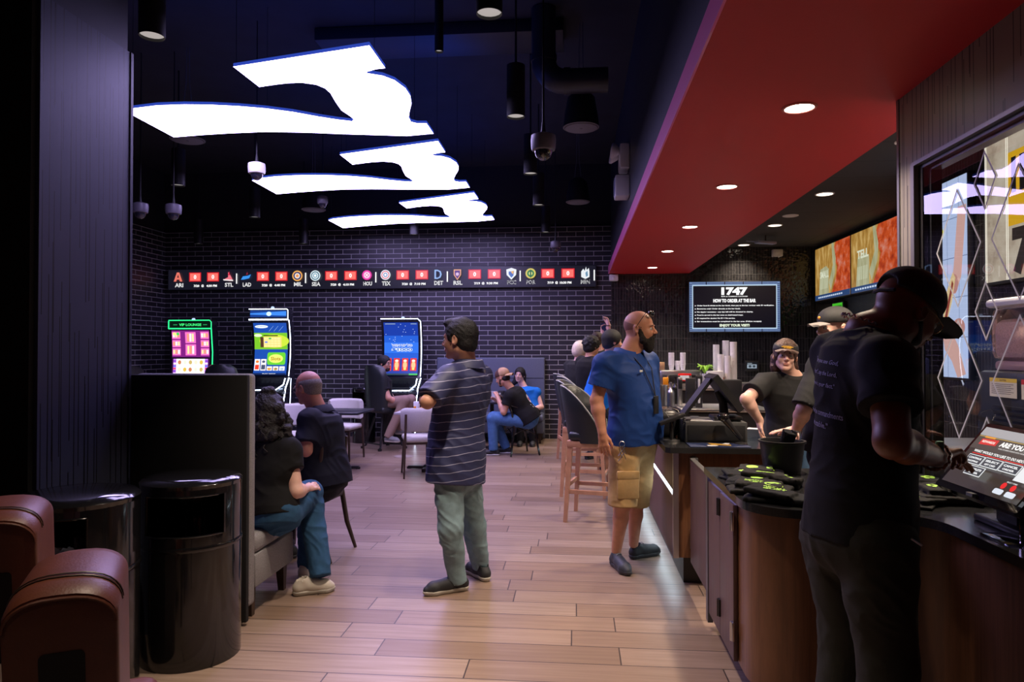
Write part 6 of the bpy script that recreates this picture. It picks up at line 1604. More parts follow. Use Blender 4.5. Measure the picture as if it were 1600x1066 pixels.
def patch(sh, c, side, up, fw, size, arts, parent_name='chest_emblem'):
    bvh = BVHTree.FromPolygons([v.co[:] for v in sh.data.vertices], [tuple(p_.vertices) for p_ in sh.data.polygons]); og = ORG[sh.name]
    mb = MB(); mats = []
    for li, (poly, m_) in enumerate(arts):
        if m_ not in mats: mats.append(m_)
        pts = []
        for a, b_ in poly:
            o = Vector(NV(c)+side*a*size+up*b_*size+fw*0.4)-og; h_ = bvh.ray_cast(o, Vector(-fw)); pts.append((h_[0] if h_[0] is not None else o-Vector(fw)*0.28)+Vector(fw)*(0.003+0.0012*li)+og)
        mb.add(pts, [tuple(range(len(pts)))], mats.index(m_))
    return mb.build(parent_name, mats, sh, False)
circ = lambda r, n=16, cx=0, cy=0, ry=None: [(cx+r*math.cos(2*PI*i/n), cy+(ry or r)*math.sin(2*PI*i/n)) for i in range(n)]
patch(sh, NV(J['neck'])-up*0.16+side*(-0.055), side, up, fw, 0.05, [([(-1,0.2),(-0.7,0.9),(0,1.15),(0.7,0.9),(1,0.2),(0.6,0.1),(0,0.5),(-0.6,0.1)], mat('print_red', (0.5,0.03,0.02), 0.6)), (circ(0.55,cy=-0.2), mat('print_tan', (0.55,0.35,0.12), 0.6)), (circ(0.3,cy=-0.35), mat('print_white'))])
for q in 'RL':
    a_ = NV(J['an'+q]); shoe(root, a_, (a_[0]-0.05, a_[1]-0.17, 0), M_shoeb, M_soleb, length=0.25, h=0.01)

# ---------------------------------------------------------------- co-worker mostly hidden behind the man in black
root = wthing('person', 'worker in a black cap with grey brim mostly hidden behind the man at the kiosk', 'person', (1.93, 4.45, 0))
H = Head(PV(1303, 512, 4.4), (-0.95, -0.25, -0.02), 1.0)
J = dict(neck=PV(1310, 552, 4.42), pel=PV(1300, 690, 4.45), shL=PV(1285, 572, 4.27), shR=PV(1328, 572, 4.62), elL=PV(1264, 636, 4.22), wrL=PV(1244, 672, 4.36), elR=PV(1310, 640, 4.7), wrR=PV(1290, 668, 4.6),
         hipL=PV(1292, 716, 4.38), hipR=PV(1310, 716, 4.55), knR=(1.98,4.6,0.48), knL=(1.95,4.4,0.48), anR=(1.98,4.62,0.09), anL=(1.96,4.40,0.09))
J['elL'] = PV(1256, 640, 4.20)
J['hdL'] = ((-1, 0.25, -0.1), (0, 0, -1), (0.2, 1, 0), 0.92, 0.2); J['hdR'] = ((-1, 0, -0.2), (0, 0, -1), (0, -1, 0), 0.92, 0.3)
check('hidden', J)
body(root, J, H, SK_PALE, 1.0, 1.0, 0.007)
shirt(root, J, M_teeg, 0.95, 1.1, 1.1, 0.02, 0.014, -0.10, 1.1, h=0.008)
pants(root, J, M_tee, 1.0, h=0.01)
k = H.s; F = Field(0.012); F.ell(H(0,-0.012,0.050), NV((0.088,0.108,0.080))*k, H.M); F.half(H(0,0,0.030), H.M@NV((0,0,-1)))
cp = fbuild(F, 'cap', mat('visor_black'), root, 0.006)
vs = []; n = 12
for j in range(5):
    for i in range(n+1):
        u_ = -1+2*i/n; x_ = u_*0.080*math.sqrt(max(0.05, 1-(j/4)**3*0.85)); vs.append(H(x_, 0.075+0.078*j/4+0.018*(1-u_*u_), 0.036-0.016*u_*u_-0.012*(j/4)))
m2 = n+1; fs = [(j*m2+i, j*m2+i+1, (j+1)*m2+i+1, (j+1)*m2+i) for j in range(4) for i in range(n)]; L0 = len(vs); fs += [tuple(a+L0 for a in reversed(f)) for f in fs[:]]
MB().add(vs+[NV(q)-H.M[:,2]*0.004 for q in vs], fs).build('cap_brim', mat('brim_grey', (0.22,0.20,0.19), 0.6), cp)
MB().ball(H(0.0,0.094,0.060), 0.010, 0.010, 0.010).build('cap_emblem', mat('orange_thread', (0.9,0.35,0.03), 0.5), cp)
F = Field(0.01); F.ell(H(0,-0.045,-0.02), NV((0.075,0.062,0.065))*k, H.M); face_cut(F, H); fbuild(F, 'hair', H_BROWN, root, 0.007)
H.face(root, H_BROWN)
for q in 'RL':
    a_ = NV(J['an'+q]); shoe(root, a_, (a_[0]-0.17, a_[1]-0.03, 0), M_shoeb, M_soleb, length=0.27, h=0.012)

# ---------------------------------------------------------------- grey-haired man in navy polo at the left table
root = wthing('person', 'balding grey-haired man with glasses in a navy polo seated at the left table', 'person', (-2.0, 5.15, 0))
H = Head(PV(481, 606, 5.12), (-0.90, 0.34, -0.16), 1.04)
J = dict(neck=PV(497, 644, 5.12), pel=PV(512, 742, 5.08), shL=PV(484, 656, 4.96), shR=PV(512, 654, 5.30), elL=PV(478, 704, 4.86), wrL=PV(444, 702, 4.98), elR=PV(480, 700, 5.46), wrR=PV(450, 694, 5.30),
         hipL=PV(504, 758, 4.99), hipR=PV(508, 752, 5.19), knL=PV(436, 752, 5.02), knR=PV(436, 748, 5.24))
J['anL'] = NV(J['knL'])+NV((0.04, 0.0, -0.40)); J['anR'] = NV(J['knR'])+NV((0.02, 0.0, -0.42))
for q in 'LR': J['an'+q][2] = 0.09; J['kn'+q][2] = 0.50; J['hip'+q][2] = 0.53
J['pel'] = NV((J['pel'][0], J['pel'][1], 0.58))
J['hdL'] = ((-1, 0.2, 0), (0, 0, -1), (0, 1, 0), 0.95, 0.4); J['hdR'] = ((-1, -0.3, 0), (0, 0, -1), (0, -1, 0), 0.95, 0.4)
check('old', J)
body(root, J, H, SK_RUDDY, 1.05, 1.05, 0.0055, neck_r=0.066, jaw=1.04, belly=0.02)
shirt(root, J, cloth('navy_jersey', (26, 28, 44), 0.7, 0.05, 50, 0.06), 0.78, 1.15, 1.2, 0.05, 0.016, -0.12, 1.15, h=0.007, amp=0.009, collar=True, seed=12, flare=0.02)
pants(root, J, cloth('dark_trousers', (28, 28, 34)), 1.05, h=0.009)
k = H.s; F = Field(0.012)
F.ell(H(0,-0.016,0.018), NV((0.0815,0.099,0.075))*k, H.M); F.ell(H(0,-0.045,-0.030), NV((0.066,0.055,0.050))*k, H.M, 0.02); F.half(H(0,-0.02,0.072), H.M@NV((0,0.15,1))); F.ell(H(0,0.110,0.01), NV((0.12,0.115,0.13))*k, H.M, 0.008, sub=True)
for q in (-1, 1): F.ell(H(q*0.084,-0.002,-0.010), NV((0.014,0.024,0.034))*k, H.M, 0.004, sub=True)
fbuild(F, 'hair', H_GREY, root, 0.005)
H.face(root, H_GREY, glasses=mat('glasses_brown', (0.10,0.05,0.04), 0.3))
for q in 'RL':
    a_ = NV(J['an'+q]); shoe(root, a_, (a_[0]-0.17, a_[1]+0.02, 0), M_shoeb, M_soleb, length=0.28, h=0.01)

# ---------------------------------------------------------------- woman with curly hair on the booth, seen from behind
root = wthing('person', 'woman with dark curly hair in black tee and jeans sitting sideways on the grey booth', 'person', (-1.75, 4.2, 0))
H = Head(PV(419, 648, 4.24), (-0.25, 0.92, -0.15), 1.0, fem=1)
J = dict(neck=PV(424, 684, 4.22), pel=PV(424, 800, 4.10), shR=PV(450, 702, 4.16), shL=PV(396, 700, 4.28), elR=PV(463, 768, 4.10), wrR=PV(478, 764, 4.32), elL=PV(412, 768, 4.42), wrL=PV(462, 770, 4.50),
         hipR=PV(440, 806, 4.10), hipL=PV(412, 802, 4.18), knR=PV(480, 776, 4.46), knL=PV(470, 800, 4.56), anR=PV(496, 892, 4.44), anL=PV(470, 880, 4.70))
J['anR'] = NV((P(500,890,4.32).x, 4.32, 0.13)); J['anL'] = NV((-1.80, 4.62, 0.10)); J['knR'] = NV((P(484,780,4.50).x, 4.50, 0.585)); J['knL'] = NV((-1.78, 4.60, 0.50))
J['hdR'] = ((0.35, 0.9, 0.05), (-0.6, 0.2, -0.8), (-0.3, 0, 0.9), 0.86, 0.35); J['hdL'] = ((0.95, 0.1, 0.0), (0, -0.3, -1), (0, 0.2, 0.9), 0.86, 0.4)
check('curly', J)
body(root, J, H, SK_PALE, 0.98, 0.98, 0.0055, neck_r=0.050, fem=1)
shirt(root, J, M_tee, 0.50, 0.98, 1.0, 0.01, 0.012, -0.05, 1.08, h=0.006, amp=0.007, fem=0.5, seed=8, flare=0.012)
pants(root, J, denim('mid_blue_denim', (48, 84, 118)), 1.08, 0.012, 1.0, 0.03, 1.00, 1.00, 0.06, 0.006, 0.010, 'jeans')
F = Field(0.02); k = H.s
hair_cap(F, H, 0.022)
rnd = random.Random(5); hc = PV(424, 655, 4.16)
for i in range(120):
    t_ = i/119; z_ = H.c[2]+0.05-0.34*t_; wd = 0.095+0.045*math.sin(PI*min(1, t_*1.15))
    a_ = rnd.uniform(0, 2*PI); rr = wd*rnd.uniform(0.45, 0.95)
    cx = H.c[0]+0.035*t_+0.01; cy = H.c[1]-0.045-0.02*t_
    if math.sin(a_)*rr+cy > H.c[1]+0.06: continue
    F.ell((cx+rr*math.cos(a_), cy+rr*0.8*math.sin(a_), z_), rnd.uniform(0.022, 0.036), None, 0.014)
F.cap((H.c[0]+0.01, H.c[1]-0.04, H.c[2]), (H.c[0]+0.04, H.c[1]-0.05, H.c[2]-0.26), 0.095, 0.075, 0.02)
F.ell(H(0.0,-0.040,0.135), NV((0.050,0.045,0.036)), H.M, 0.012)
face_cut(F, H)
hr = fbuild(F, 'hair', mat('hair_curly', (0.008,0.005,0.006), 0.55, noise_amt=0.4, noise_scale=70, bump=0.8, bump_scale=120), root, 0.006, wrinkle(0.008, 45))
cv = []
for i in range(46):
    a_ = rnd.uniform(PI*0.98, PI*2.12); z_ = rnd.uniform(-0.30, 0.02); wd = 0.125
    b_ = NV((H.c[0]+0.02-0.1*z_+wd*math.cos(a_), H.c[1]-0.05+wd*0.85*math.sin(a_), H.c[2]+z_)); ph = rnd.uniform(0, 6)
    cv.append([b_+NV((0.014*math.cos(ph+j*1.1)+0.004*j*math.cos(a_), 0.014*math.sin(ph+j*1.1)+0.003*j*math.sin(a_), -0.012*j)) for j in range(9)])
mb = MB()
for c_ in cv: mb.tube(c_, 0.0045, 5)
mb.build('curls', mat('hair_curly'), hr)
MB().tube([H(-0.036,-0.05,0.122), H(-0.02,-0.02,0.150), H(0.01,-0.015,0.156), H(0.036,-0.045,0.128)], 0.007, 8).build('hair_clip', mat('lilac_clip', (0.18,0.18,0.26), 0.25), hr)
H.face(root, H_BROWN)
M_shoew = mat('shoe_cream', (0.55,0.50,0.42), 0.7)
t1 = G(524, 915, 0.03); shoe(root, J['anR'], (t1.x, t1.y, 0.0), M_shoew, M_solew, length=0.26, accent=M_shoew)
shoe(root, J['anL'], (J['anL'][0]+0.03, J['anL'][1]+0.16, 0), M_shoew, M_solew, length=0.25)

# ---------------------------------------------------------------- far figures (smaller in the photo)
def far_person(label, H, J, skin, top_m, low_m, shoe_m, r=1.0, w=1.0, belly=0.0, frac=0.6, fem=0.0, h=0.010, sl='LR', lower=True, t0=-0.16, toes=None, sole=None):
    for k_ in ('hdL', 'hdR'):
        if k_ not in J:
            q = k_[-1]; d_ = unit(NV(J['wr'+q])-NV(J['el'+q])); J[k_] = (d_, (0, 0, -1), (0, 1, 0), 0.95, 0.4)
    root = wthing('person', label, 'person', (J['pel'][0], J['pel'][1], 0)); check(label[:14], J)
    body(root, J, H, skin, r, w, 0.0085, fem=fem)
    s_ = shirt(root, J, top_m, frac, 1.1*w, 1.1, belly, 0.014, t0, 1.1*r, sl, h=0.009, amp=0.003, fem=fem*0.6)
    if lower: pants(root, J, low_m, r, h=0.010, amp=0.003)
    for q in 'LR':
        tt = toes[q] if toes else None; a_ = NV(J['an'+q])
        if tt is None: d_ = unit(NV(J['kn'+q])-NV(J['hip'+q])); tt = a_+NV((d_[0], d_[1], 0))*0.18; tt[2] = 0
        shoe(root, a_, tt, shoe_m, sole or M_soleb, length=0.27, h=0.010)
    return root, s_
def seat_legs(J, fdir, knee_z=0.52, ground=0.0, thigh=0.43, sep=0.10):
    side, fw, up = torso_frame(J); f_ = unit(NV((fdir[0], fdir[1], 0))); s_ = NV((f_[1], -f_[0], 0)); p_ = NV(J['pel'])
    for q, sg in (('R', 1), ('L', -1)):
        J['hip'+q] = p_+s_*sg*sep-NV((0,0,0.06)); J['kn'+q] = J['hip'+q]+f_*thigh; J['kn'+q][2] = knee_z; J['an'+q] = J['kn'+q]+f_*0.03; J['an'+q][2] = ground+0.09
    return J
# man in glasses on the gaming chair
Yg = 10.75
H = Head(PV(601, 568, Yg), (0.96, -0.25, -0.05), 1.0)
J = dict(neck=PV(597, 587, Yg), pel=PV(596, 646, Yg), shR=PV(598, 594, Yg-0.19), shL=PV(598, 593, Yg+0.18), elR=PV(607, 622, Yg-0.26), wrR=PV(629, 634, Yg-0.14), elL=PV(612, 622, Yg+0.2), wrL=PV(630, 636, Yg+0.06))
J['pel'] = NV((PV(597,640,Yg)[0]+0.02, Yg, 0.75)); J = seat_legs(J, (0.97, -0.25), 0.76)
for q in 'LR': J['an'+q] = NV(J['kn'+q])+NV((-0.18, -0.02, -0.45))
J['anR'] = NV((P(607,680,10.5).x, 10.48, 0.22))
root, s_ = far_person('man with glasses and short beard in dark polo and tan trousers on the gaming chair', H, J, SK_TAN, cloth('charcoal_jersey', (30,28,32)), cloth('tan_chino', (150,125,112)), mat('shoe_grey', (0.20,0.20,0.21), 0.6), toes={'R': NV((J['anR'][0]+0.20, J['anR'][1]-0.05, 0.13)), 'L': NV((J['anL'][0]+0.2, J['anL'][1], J['anL'][2]-0.09))}, sole=M_solew)
F = Field(0.01); hair_cap(F, H, 0.010); face_cut(F, H); fbuild(F, 'hair', H_BLACK, root, 0.008)
F = Field(0.01); F.ell(H(0,0.055,-0.085), NV((0.046,0.040,0.042)), H.M); F.ell(H(0,0.105,-0.060), NV((0.022,0.016,0.008)), H.M, 0.004, sub=True); fbuild(F, 'beard', H_BROWN, root, 0.008)
H.face(root, H_BLACK, glasses=M_blackplastic)
# man in the backward cap
Yc = 10.25
H = Head(PV(785, 590, Yc), (-0.80, 0.30, -0.34), 1.06)
J = dict(neck=PV(799, 608, Yc), pel=PV(826, 664, Yc), shL=PV(797, 618, Yc-0.18), shR=PV(806, 616, Yc+0.19), elL=PV(787, 644, Yc-0.20), wrL=PV(776, 622, Yc-0.08), elR=PV(790, 636, Yc+0.3), wrR=PV(776, 626, Yc+0.2))
J['pel'] = NV((J['pel'][0]+0.0, Yc, 0.56)); J['wrL'] = NV(J['elL'])+NV((-0.10, 0.16, 0.19))
J = seat_legs(J, (-1, -0.05), 0.54, thigh=0.52)
J['anL'] = NV((P(768,700,Yc-0.1).x+0.03, Yc-0.12, 0.10)); J['anR'] = NV((J['anL'][0]+0.16, Yc+0.1, 0.10))
root, s_ = far_person('man in a brown and tan backward cap, black tee and jeans at the far table', H, J, SK_TAN, M_tee, denim('bright_denim', (74,112,160)), M_shoeb, 1.05, 1.12, 0.03, sole=mat('sole_white', (0.7,0.7,0.7), 0.5))
k = H.s; F = Field(0.01); F.ell(H(0,-0.012,0.045), NV((0.088,0.106,0.086))*k, H.M); F.half(H(0,0,0.020), H.M@NV((0,0.1,-1)))
cp = fbuild(F, 'cap', mat('cap_brown', S(88,58,52), 0.8), root, 0.007)
F = Field(0.01); F.ell(H(0,-0.014,0.047), NV((0.0895,0.1075,0.088))*k, H.M); F.half(H(0,0,0.020), H.M@NV((0,0.1,-1))); F.half(H(0,-0.005,0), H.M@NV((0,1,0)))
fbuild(F, 'cap_panel', mat('cap_tan', S(188,150,112), 0.85), cp, 0.007)
vs = []; n = 10
for j in range(4):
    for i in range(n+1):
        u_ = -1+2*i/n; vs.append(H(u_*0.085*math.sqrt(max(0.05,1-(j/3)**3*0.85)), -(0.080+0.080*j/3+0.018*(1-u_*u_)), 0.026-0.025*u_*u_-0.022*(j/3)))
m2 = n+1; fs = [(j*m2+i, j*m2+i+1, (j+1)*m2+i+1, (j+1)*m2+i) for j in range(3) for i in range(n)]; L0 = len(vs); fs += [tuple(a+L0 for a in reversed(f)) for f in fs[:]]
MB().add(vs+[NV(q)-H.M[:,2]*0.005 for q in vs], fs).build('cap_brim', mat('cap_tan'), cp)
F = Field(0.01); F.ell(H(0,-0.045,-0.025), NV((0.074,0.060,0.055))*k, H.M); face_cut(F, H)
for q in (-1, 1): F.cap(H(q*0.064,0.012,-0.02), H(q*0.045,0.040,-0.075), 0.010, 0.018)
F.ell(H(0,0.060,-0.092), NV((0.036,0.030,0.026)), H.M); fbuild(F, 'hair', H_BLACK, root, 0.008)
H.face(root, H_BLACK)
side, fw, up = torso_frame(J)
bk = -fw; cc = NV(J['neck'])-up*0.16
for nm_, art_ in zip(('printed_badge','printed_badge','printed_face','printed_mouth','printed_text','printed_text'), [([(-1.3,0.9),(-0.5,1.35),(-0.1,0.7),(-0.7,0.3)], mat('print_pink', (0.75,0.35,0.35), 0.6)), ([(-1.0,0.8),(-0.4,1.0),(0.0,0.5),(-0.6,0.1)], mat('print_white')), (circ(0.45,cx=0.1,cy=-0.9,ry=0.7), mat('print_white')), (circ(0.28,cx=0.1,cy=-0.95), mat('print_red')), ([(-0.5,-1.9),(0.7,-1.75),(0.7,-1.95),(-0.5,-2.1)], mat('print_white')), ([(-0.4,-2.2),(0.6,-2.1),(0.6,-2.35),(-0.4,-2.45)], mat('print_white'))]): patch(s_, cc, -side, up, bk, 0.1, [art_], nm_)
# woman in blue top on the far booth
Yw = 11.72
H = Head(PV(812, 586, Yw), (-0.22, -0.97, 0.0), 1.0, (0.10,0,1), fem=1)
J = dict(neck=PV(819, 606, Yw+0.02), pel=PV(826, 660, Yw), shR=PV(808, 612, Yw), shL=PV(838, 612, Yw), elR=PV(800, 634, Yw-0.1), wrR=PV(806, 640, Yw-0.3), elL=PV(846, 636, Yw-0.05), wrL=PV(830, 640, Yw-0.28))
J['pel'] = NV((J['pel'][0], Yw-0.03, 0.57)); J = seat_legs(J, (0, -1), 0.53)
M_bt = cloth('bright_blue_cotton', (28, 112, 205))
root, s_ = far_person('woman with long black hair in a bright blue sleeveless top on the far booth', H, J, SK_PALE, M_bt, M_tee, M_shoeb, 0.92, 0.95, fem=1, sl='')
F = Field(0.012); hair_cap(F, H, 0.012); F.chain([H(0.055,-0.05,0.0), H(0.075,-0.045,-0.12), H(0.15,-0.04,-0.20)], [0.05,0.045,0.035]); F.chain([H(-0.055,-0.05,0.0), H(-0.065,-0.05,-0.12), H(-0.06,-0.04,-0.20)], [0.045,0.035,0.02]); face_cut(F, H); fbuild(F, 'hair', H_BLACK, root, 0.008)
H.face(root, H_BLACK, lips=mat('lips_rose'))
# people on the bar stools, looking towards the bar
def bar_seat(px, pyh, Y, f, seat=0.80, lean=0.0, up=(0,0,1), sc=1.0):
    h = PV(px, pyh, Y); f_ = unit(NV((f[0], f[1], 0))); s_ = NV((f_[1], -f_[0], 0))
    J = dict(neck=h-NV((0,0,0.15))-f_*0.03, pel=NV((h[0], h[1], 0))-f_*(0.06+lean)+NV((0,0,seat+0.10)))
    for q, sg in (('R', 1), ('L', -1)):
        J['sh'+q] = J['neck']-NV((0,0,0.06))+s_*sg*0.185; J['el'+q] = J['sh'+q]+NV((0,0,-0.25))+f_*0.12+s_*sg*0.03; J['wr'+q] = J['el'+q]+f_*0.23-s_*sg*0.08+NV((0,0,0.03))
    J = seat_legs(J, f, seat+0.04)
    for q in 'LR': J['an'+q] = J['kn'+q]+NV((0,0,-0.44))-f_*0.10
    return J, f_, s_
J, f_, s_v = bar_seat(925, 540, 8.72, (0.85, 0.5)); H = Head(PV(925, 541, 8.72), (0.80, 0.6, -0.05), 1.0)
root, s_ = far_person('person with short curly black hair in a black tee on the third bar stool', H, J, SK_TAN, M_tee, M_tee, M_shoeb, 1.0, 1.05)
F = Field(0.01); hair_cap(F, H, 0.016); rnd = random.Random(4)
for i in range(70):
    v_ = unit([rnd.gauss(0,1), rnd.gauss(-0.4,1), rnd.gauss(0.3,0.8)]); F.ell(H(v_[0]*0.088, -0.016+v_[1]*0.108, 0.028+v_[2]*0.098), 0.016, None, 0.006)
face_cut(F, H); fbuild(F, 'hair', H_BLACK, root, 0.007); H.face(root, H_BLACK)
J, f_, s_v = bar_seat(906, 548, 9.7, (0.75, 0.65)); H = Head(PV(908, 548, 9.7), (0.85, 0.5, -0.05), 1.0, (0.25,0,1), fem=1)
root, s_ = far_person('blonde woman with tied-back pale hair on the fourth bar stool', H, J, SK_PALE, M_teeg, M_tee, M_shoeb, 0.9, 0.95, fem=1)
F = Field(0.012); hair_cap(F, H, 0.020); F.ell(H(0,-0.075,-0.005), NV((0.075,0.06,0.085)), H.M); face_cut(F, H); fbuild(F, 'hair', H_BLOND, root, 0.007); H.face(root, H_BROWN)
# person holding up a phone
Yp = 10.6
H = Head(PV(934, 532, Yp), (0.45, 0.75, 0.1), 1.0, fem=1)
J = dict(neck=PV(936, 550, Yp), pel=NV((PV(934,600,Yp)[0], Yp, 0.92)), shL=PV(925, 556, Yp), shR=PV(950, 556, Yp-0.05), elL=PV(941, 545, Yp+0.25), wrL=PV(941, 521, Yp+0.25), elR=PV(951, 540, Yp+0.20), wrR=PV(951, 508, Yp+0.22))
J['hdL'] = ((0.1,0.05,1), (0.2,-1,0), (1,0,0), 0.95, 0.6); J['hdR'] = ((-0.25,0,1), (-0.8,-0.4,0), (-1,0.2,0), 1.0, 0.7)
for q, sg in (('R', 1), ('L', -1)):
    J['hip'+q] = NV(J['pel'])+NV((sg*0.09,0,-0.05)); J['kn'+q] = J['hip'+q]+NV((0,0.02,-0.40)); J['an'+q] = NV((J['hip'+q][0], Yp, 0.09))
root, s_ = far_person('person at the bar end raising both arms to photograph with a phone', H, J, SK_PALE, M_teeg, M_tee, M_shoeb, 0.95, 0.95, frac=0.4, toes={q: NV((J['an'+q][0], Yp+0.18, 0)) for q in 'LR'})
F = Field(0.01); hair_cap(F, H, 0.012); face_cut(F, H); fbuild(F, 'hair', H_BROWN, root, 0.008); H.face(root, H_BROWN)
w_ = NV(J['wrR']); MB().tube([w_+NV((0.034*math.cos(a),0.034*math.sin(a),-0.01)) for a in [2*PI*i/14 for i in range(14)]], 0.006, 6, closed=True).build('watch_strap', M_blackplastic, root)
ph = PV(943.5, 512, Yp+0.24); Mx = Matrix.Translation(Vector(ph)) @ Matrix.Rotation(R(-12), 4, 'Y')
t = wthing('smartphone', 'dark smartphone held up in the raised hands near the bar', 'phone', Vector(ph)); MB().rbox(-0.038, 0.038, -0.005, 0.005, -0.08, 0.08, 0.006, M=Mx).build('case', M_blackgloss, t)
A = Art(Mx @ Vector((-0.033,-0.0055,-0.073)), Mx.to_3x3() @ Vector((0.066,0,0)), Mx.to_3x3() @ Vector((0,0,0.146))); A.rect(0,0,1,1,E(20,24,60,0.8)); A.build('screen', t)
# person in the blue shirt on the second stool
J, f_, s_v = bar_seat(958, 534, 7.5, (0.95, 0.1)); H = Head(PV(957, 534, 7.5), (0.9, 0.3, -0.05), 1.0)
J['pel'] = NV(J['pel'])-NV((0.16,0,0))
for q in 'LR':
    J['hip'+q] = NV(J['hip'+q])-NV((0.12,0,0)); J['kn'+q] = NV(J['kn'+q])-NV((0.10,0,0)); J['an'+q] = NV(J['an'+q])-NV((0.06,0,0))
root, s_ = far_person('dark-haired person in a bright blue shirt mostly hidden behind the bald man', H, J, SK_TAN, cloth('azure_cotton', (20,110,215)), M_tee, M_shoeb, 1.0, 1.05, 0.02)
F = Field(0.01); hair_cap(F, H, 0.012); face_cut(F, H); fbuild(F, 'hair', H_BLACK, root, 0.008); H.face(root, H_BLACK)

# ================================================================ KIOSK, MERCHANDISE AND BAR THINGS
t = wthing('ordering_kiosk', 'tilted black touchscreen kiosk reading ARE YOU A VIP on the near counter', 'kiosk', (1.50, 2.69, 0.88))
kb = Vector((1.42, 2.93, 1.00)); kU = Vector((0, -0.50, 0)); kV = Vector((0.19, 0, 0.228)); kN = kU.cross(kV).normalized()
poly = rrect(-0.02, -0.03, 1.02, 1.03, 0.03, 4)
MB().prism([(a, b) for a, b in poly], kb-kN*0.002, kU, kV, -kN*0.032).build('housing', M_blackgloss, t)
A = Art(kb, kU*0.94+kU*0, kV*0.90, 0.0008); A.o = kb+kU*0.03+kV*0.06
A.rect(0,0,1,1,E(52,44,36,1.0)); A.poly([(0,0.80),(1,0.80),(1,1),(0,1)], E(120,115,112,1.0)); A.rect(0,0.84,1,0.85,E(200,160,40,1.1)); A.rect(0,0.62,1,0.84,E(78,70,64,1.0)); A.rect(0.0,0.86,1,1,E(165,162,165,1.1))
A.poly([(0.08,0.70),(0.30,0.72),(0.30,0.82),(0.08,0.80)], E(210,50,45,1.1)); A.text('REWARDS', 0.19, 0.76, 0.04, E(245,225,215,1.1), 0.17, bold=0.04); A.rect(0.10,0.82,0.24,0.85,E(225,150,50,1.1))
A.text('ARE YOU A VIP?', 0.60, 0.765, 0.085, E(240,238,235,1.2), 0.50, bold=0.05); A.text('SCAN TO EARN POINTS WITH YOUR ORDER TODAY', 0.60, 0.69, 0.022, E(220,218,215,1.1), 0.46, up=False)
A.text('WHAT WOULD YOU LIKE TO DO NEXT?', 0.44, 0.585, 0.045, E(240,238,235,1.2), 0.66, bold=0.04, up=False); A.rect(0.11,0.535,0.77,0.547,E(225,45,40,1.2), up=False)
for a, b, s1, s2 in ((0.10,0.36,'CONTINUE','SHOPPING'),(0.34,0.36,'SELECT','GIFT CARD'),(0.58,0.36,'CANCEL','ORDER'),(0.24,0.18,'COMPLETE','ORDER')):
    A.rect(a, b, a+0.225, b+0.155, E(225,228,230,1.1)); A.rect(a+0.008, b+0.012, a+0.217, b+0.143, E(62,66,72,1.0)); A.text(s1, a+0.112, b+0.10, 0.035, E(235,235,235,1.2), 0.17, bold=0.04); A.text(s2, a+0.112, b+0.045, 0.03, E(235,235,235,1.2), 0.14, bold=0.04, up=False)
A.rect(0.83,0.28,1,0.66,E(225,226,228,1.15)); A.rect(0.86,0.56,0.98,0.58,E(190,192,196,1.0)); A.disc(0.80,0.17,0.028,0.05,E(220,35,35,1.2)); A.disc(0.91,0.17,0.028,0.05,E(220,35,35,1.2),up=False); A.text('SELECT ITEMS', 0.86, 0.235, 0.02, E(225,225,225,1.1), 0.12, up=False)
A.poly(rrect(0.74,0.03,0.85,0.11,0.02), E(215,222,232,1.1)); A.poly(rrect(0.88,0.03,0.99,0.11,0.02), E(215,222,232,1.1), up=False)
A.build('screen', t)
MB().prism([(-0.06,0),(0.06,0),(0.06,0.20),(-0.06,0.12)], (1.60,2.63,0.90), (1,0,0), (0,0,1), (0,0.12,0)).build('stand', M_blackplastic, t)
MB().rbox(1.50, 1.67, 2.55, 2.83, 0.88, 0.905, 0.008).build('base_plate', M_blackplastic, t)
MB().box(kb.x-0.012+0.0, kb.x+0.006, 2.66, 2.70, 0.996, 1.008).build('badge', M_metal, t)
M_acr = mat('acrylic', (0.9, 0.92, 0.98), 0.03, trans=1.0, ior=1.35)
t = wthing('acrylic_stand', 'clear acrylic stand beside the kiosk on the black counter', 'stand', (1.45, 2.52, 0.88))
MB().rbox(1.40, 1.50, 2.44, 2.60, 0.88, 0.888, 0.002).build('foot', M_acr, t); MB().bar((1.475,2.46,0.888),(1.475,2.46,0.96),0.006,0.05).build('upright', M_acr, t)
t = wthing('card_terminal', 'black box standing at the right edge behind the kiosk', 'card terminal', (1.52, 2.22, 0.88)); MB().rbox(1.46, 1.58, 2.14, 2.30, 0.88, 1.08, 0.015).build('case', M_blackplastic, t)
MB().rbox(1.455, 1.462, 2.16, 2.28, 0.98, 1.06, 0.002).build('display', M_blackgloss, t)

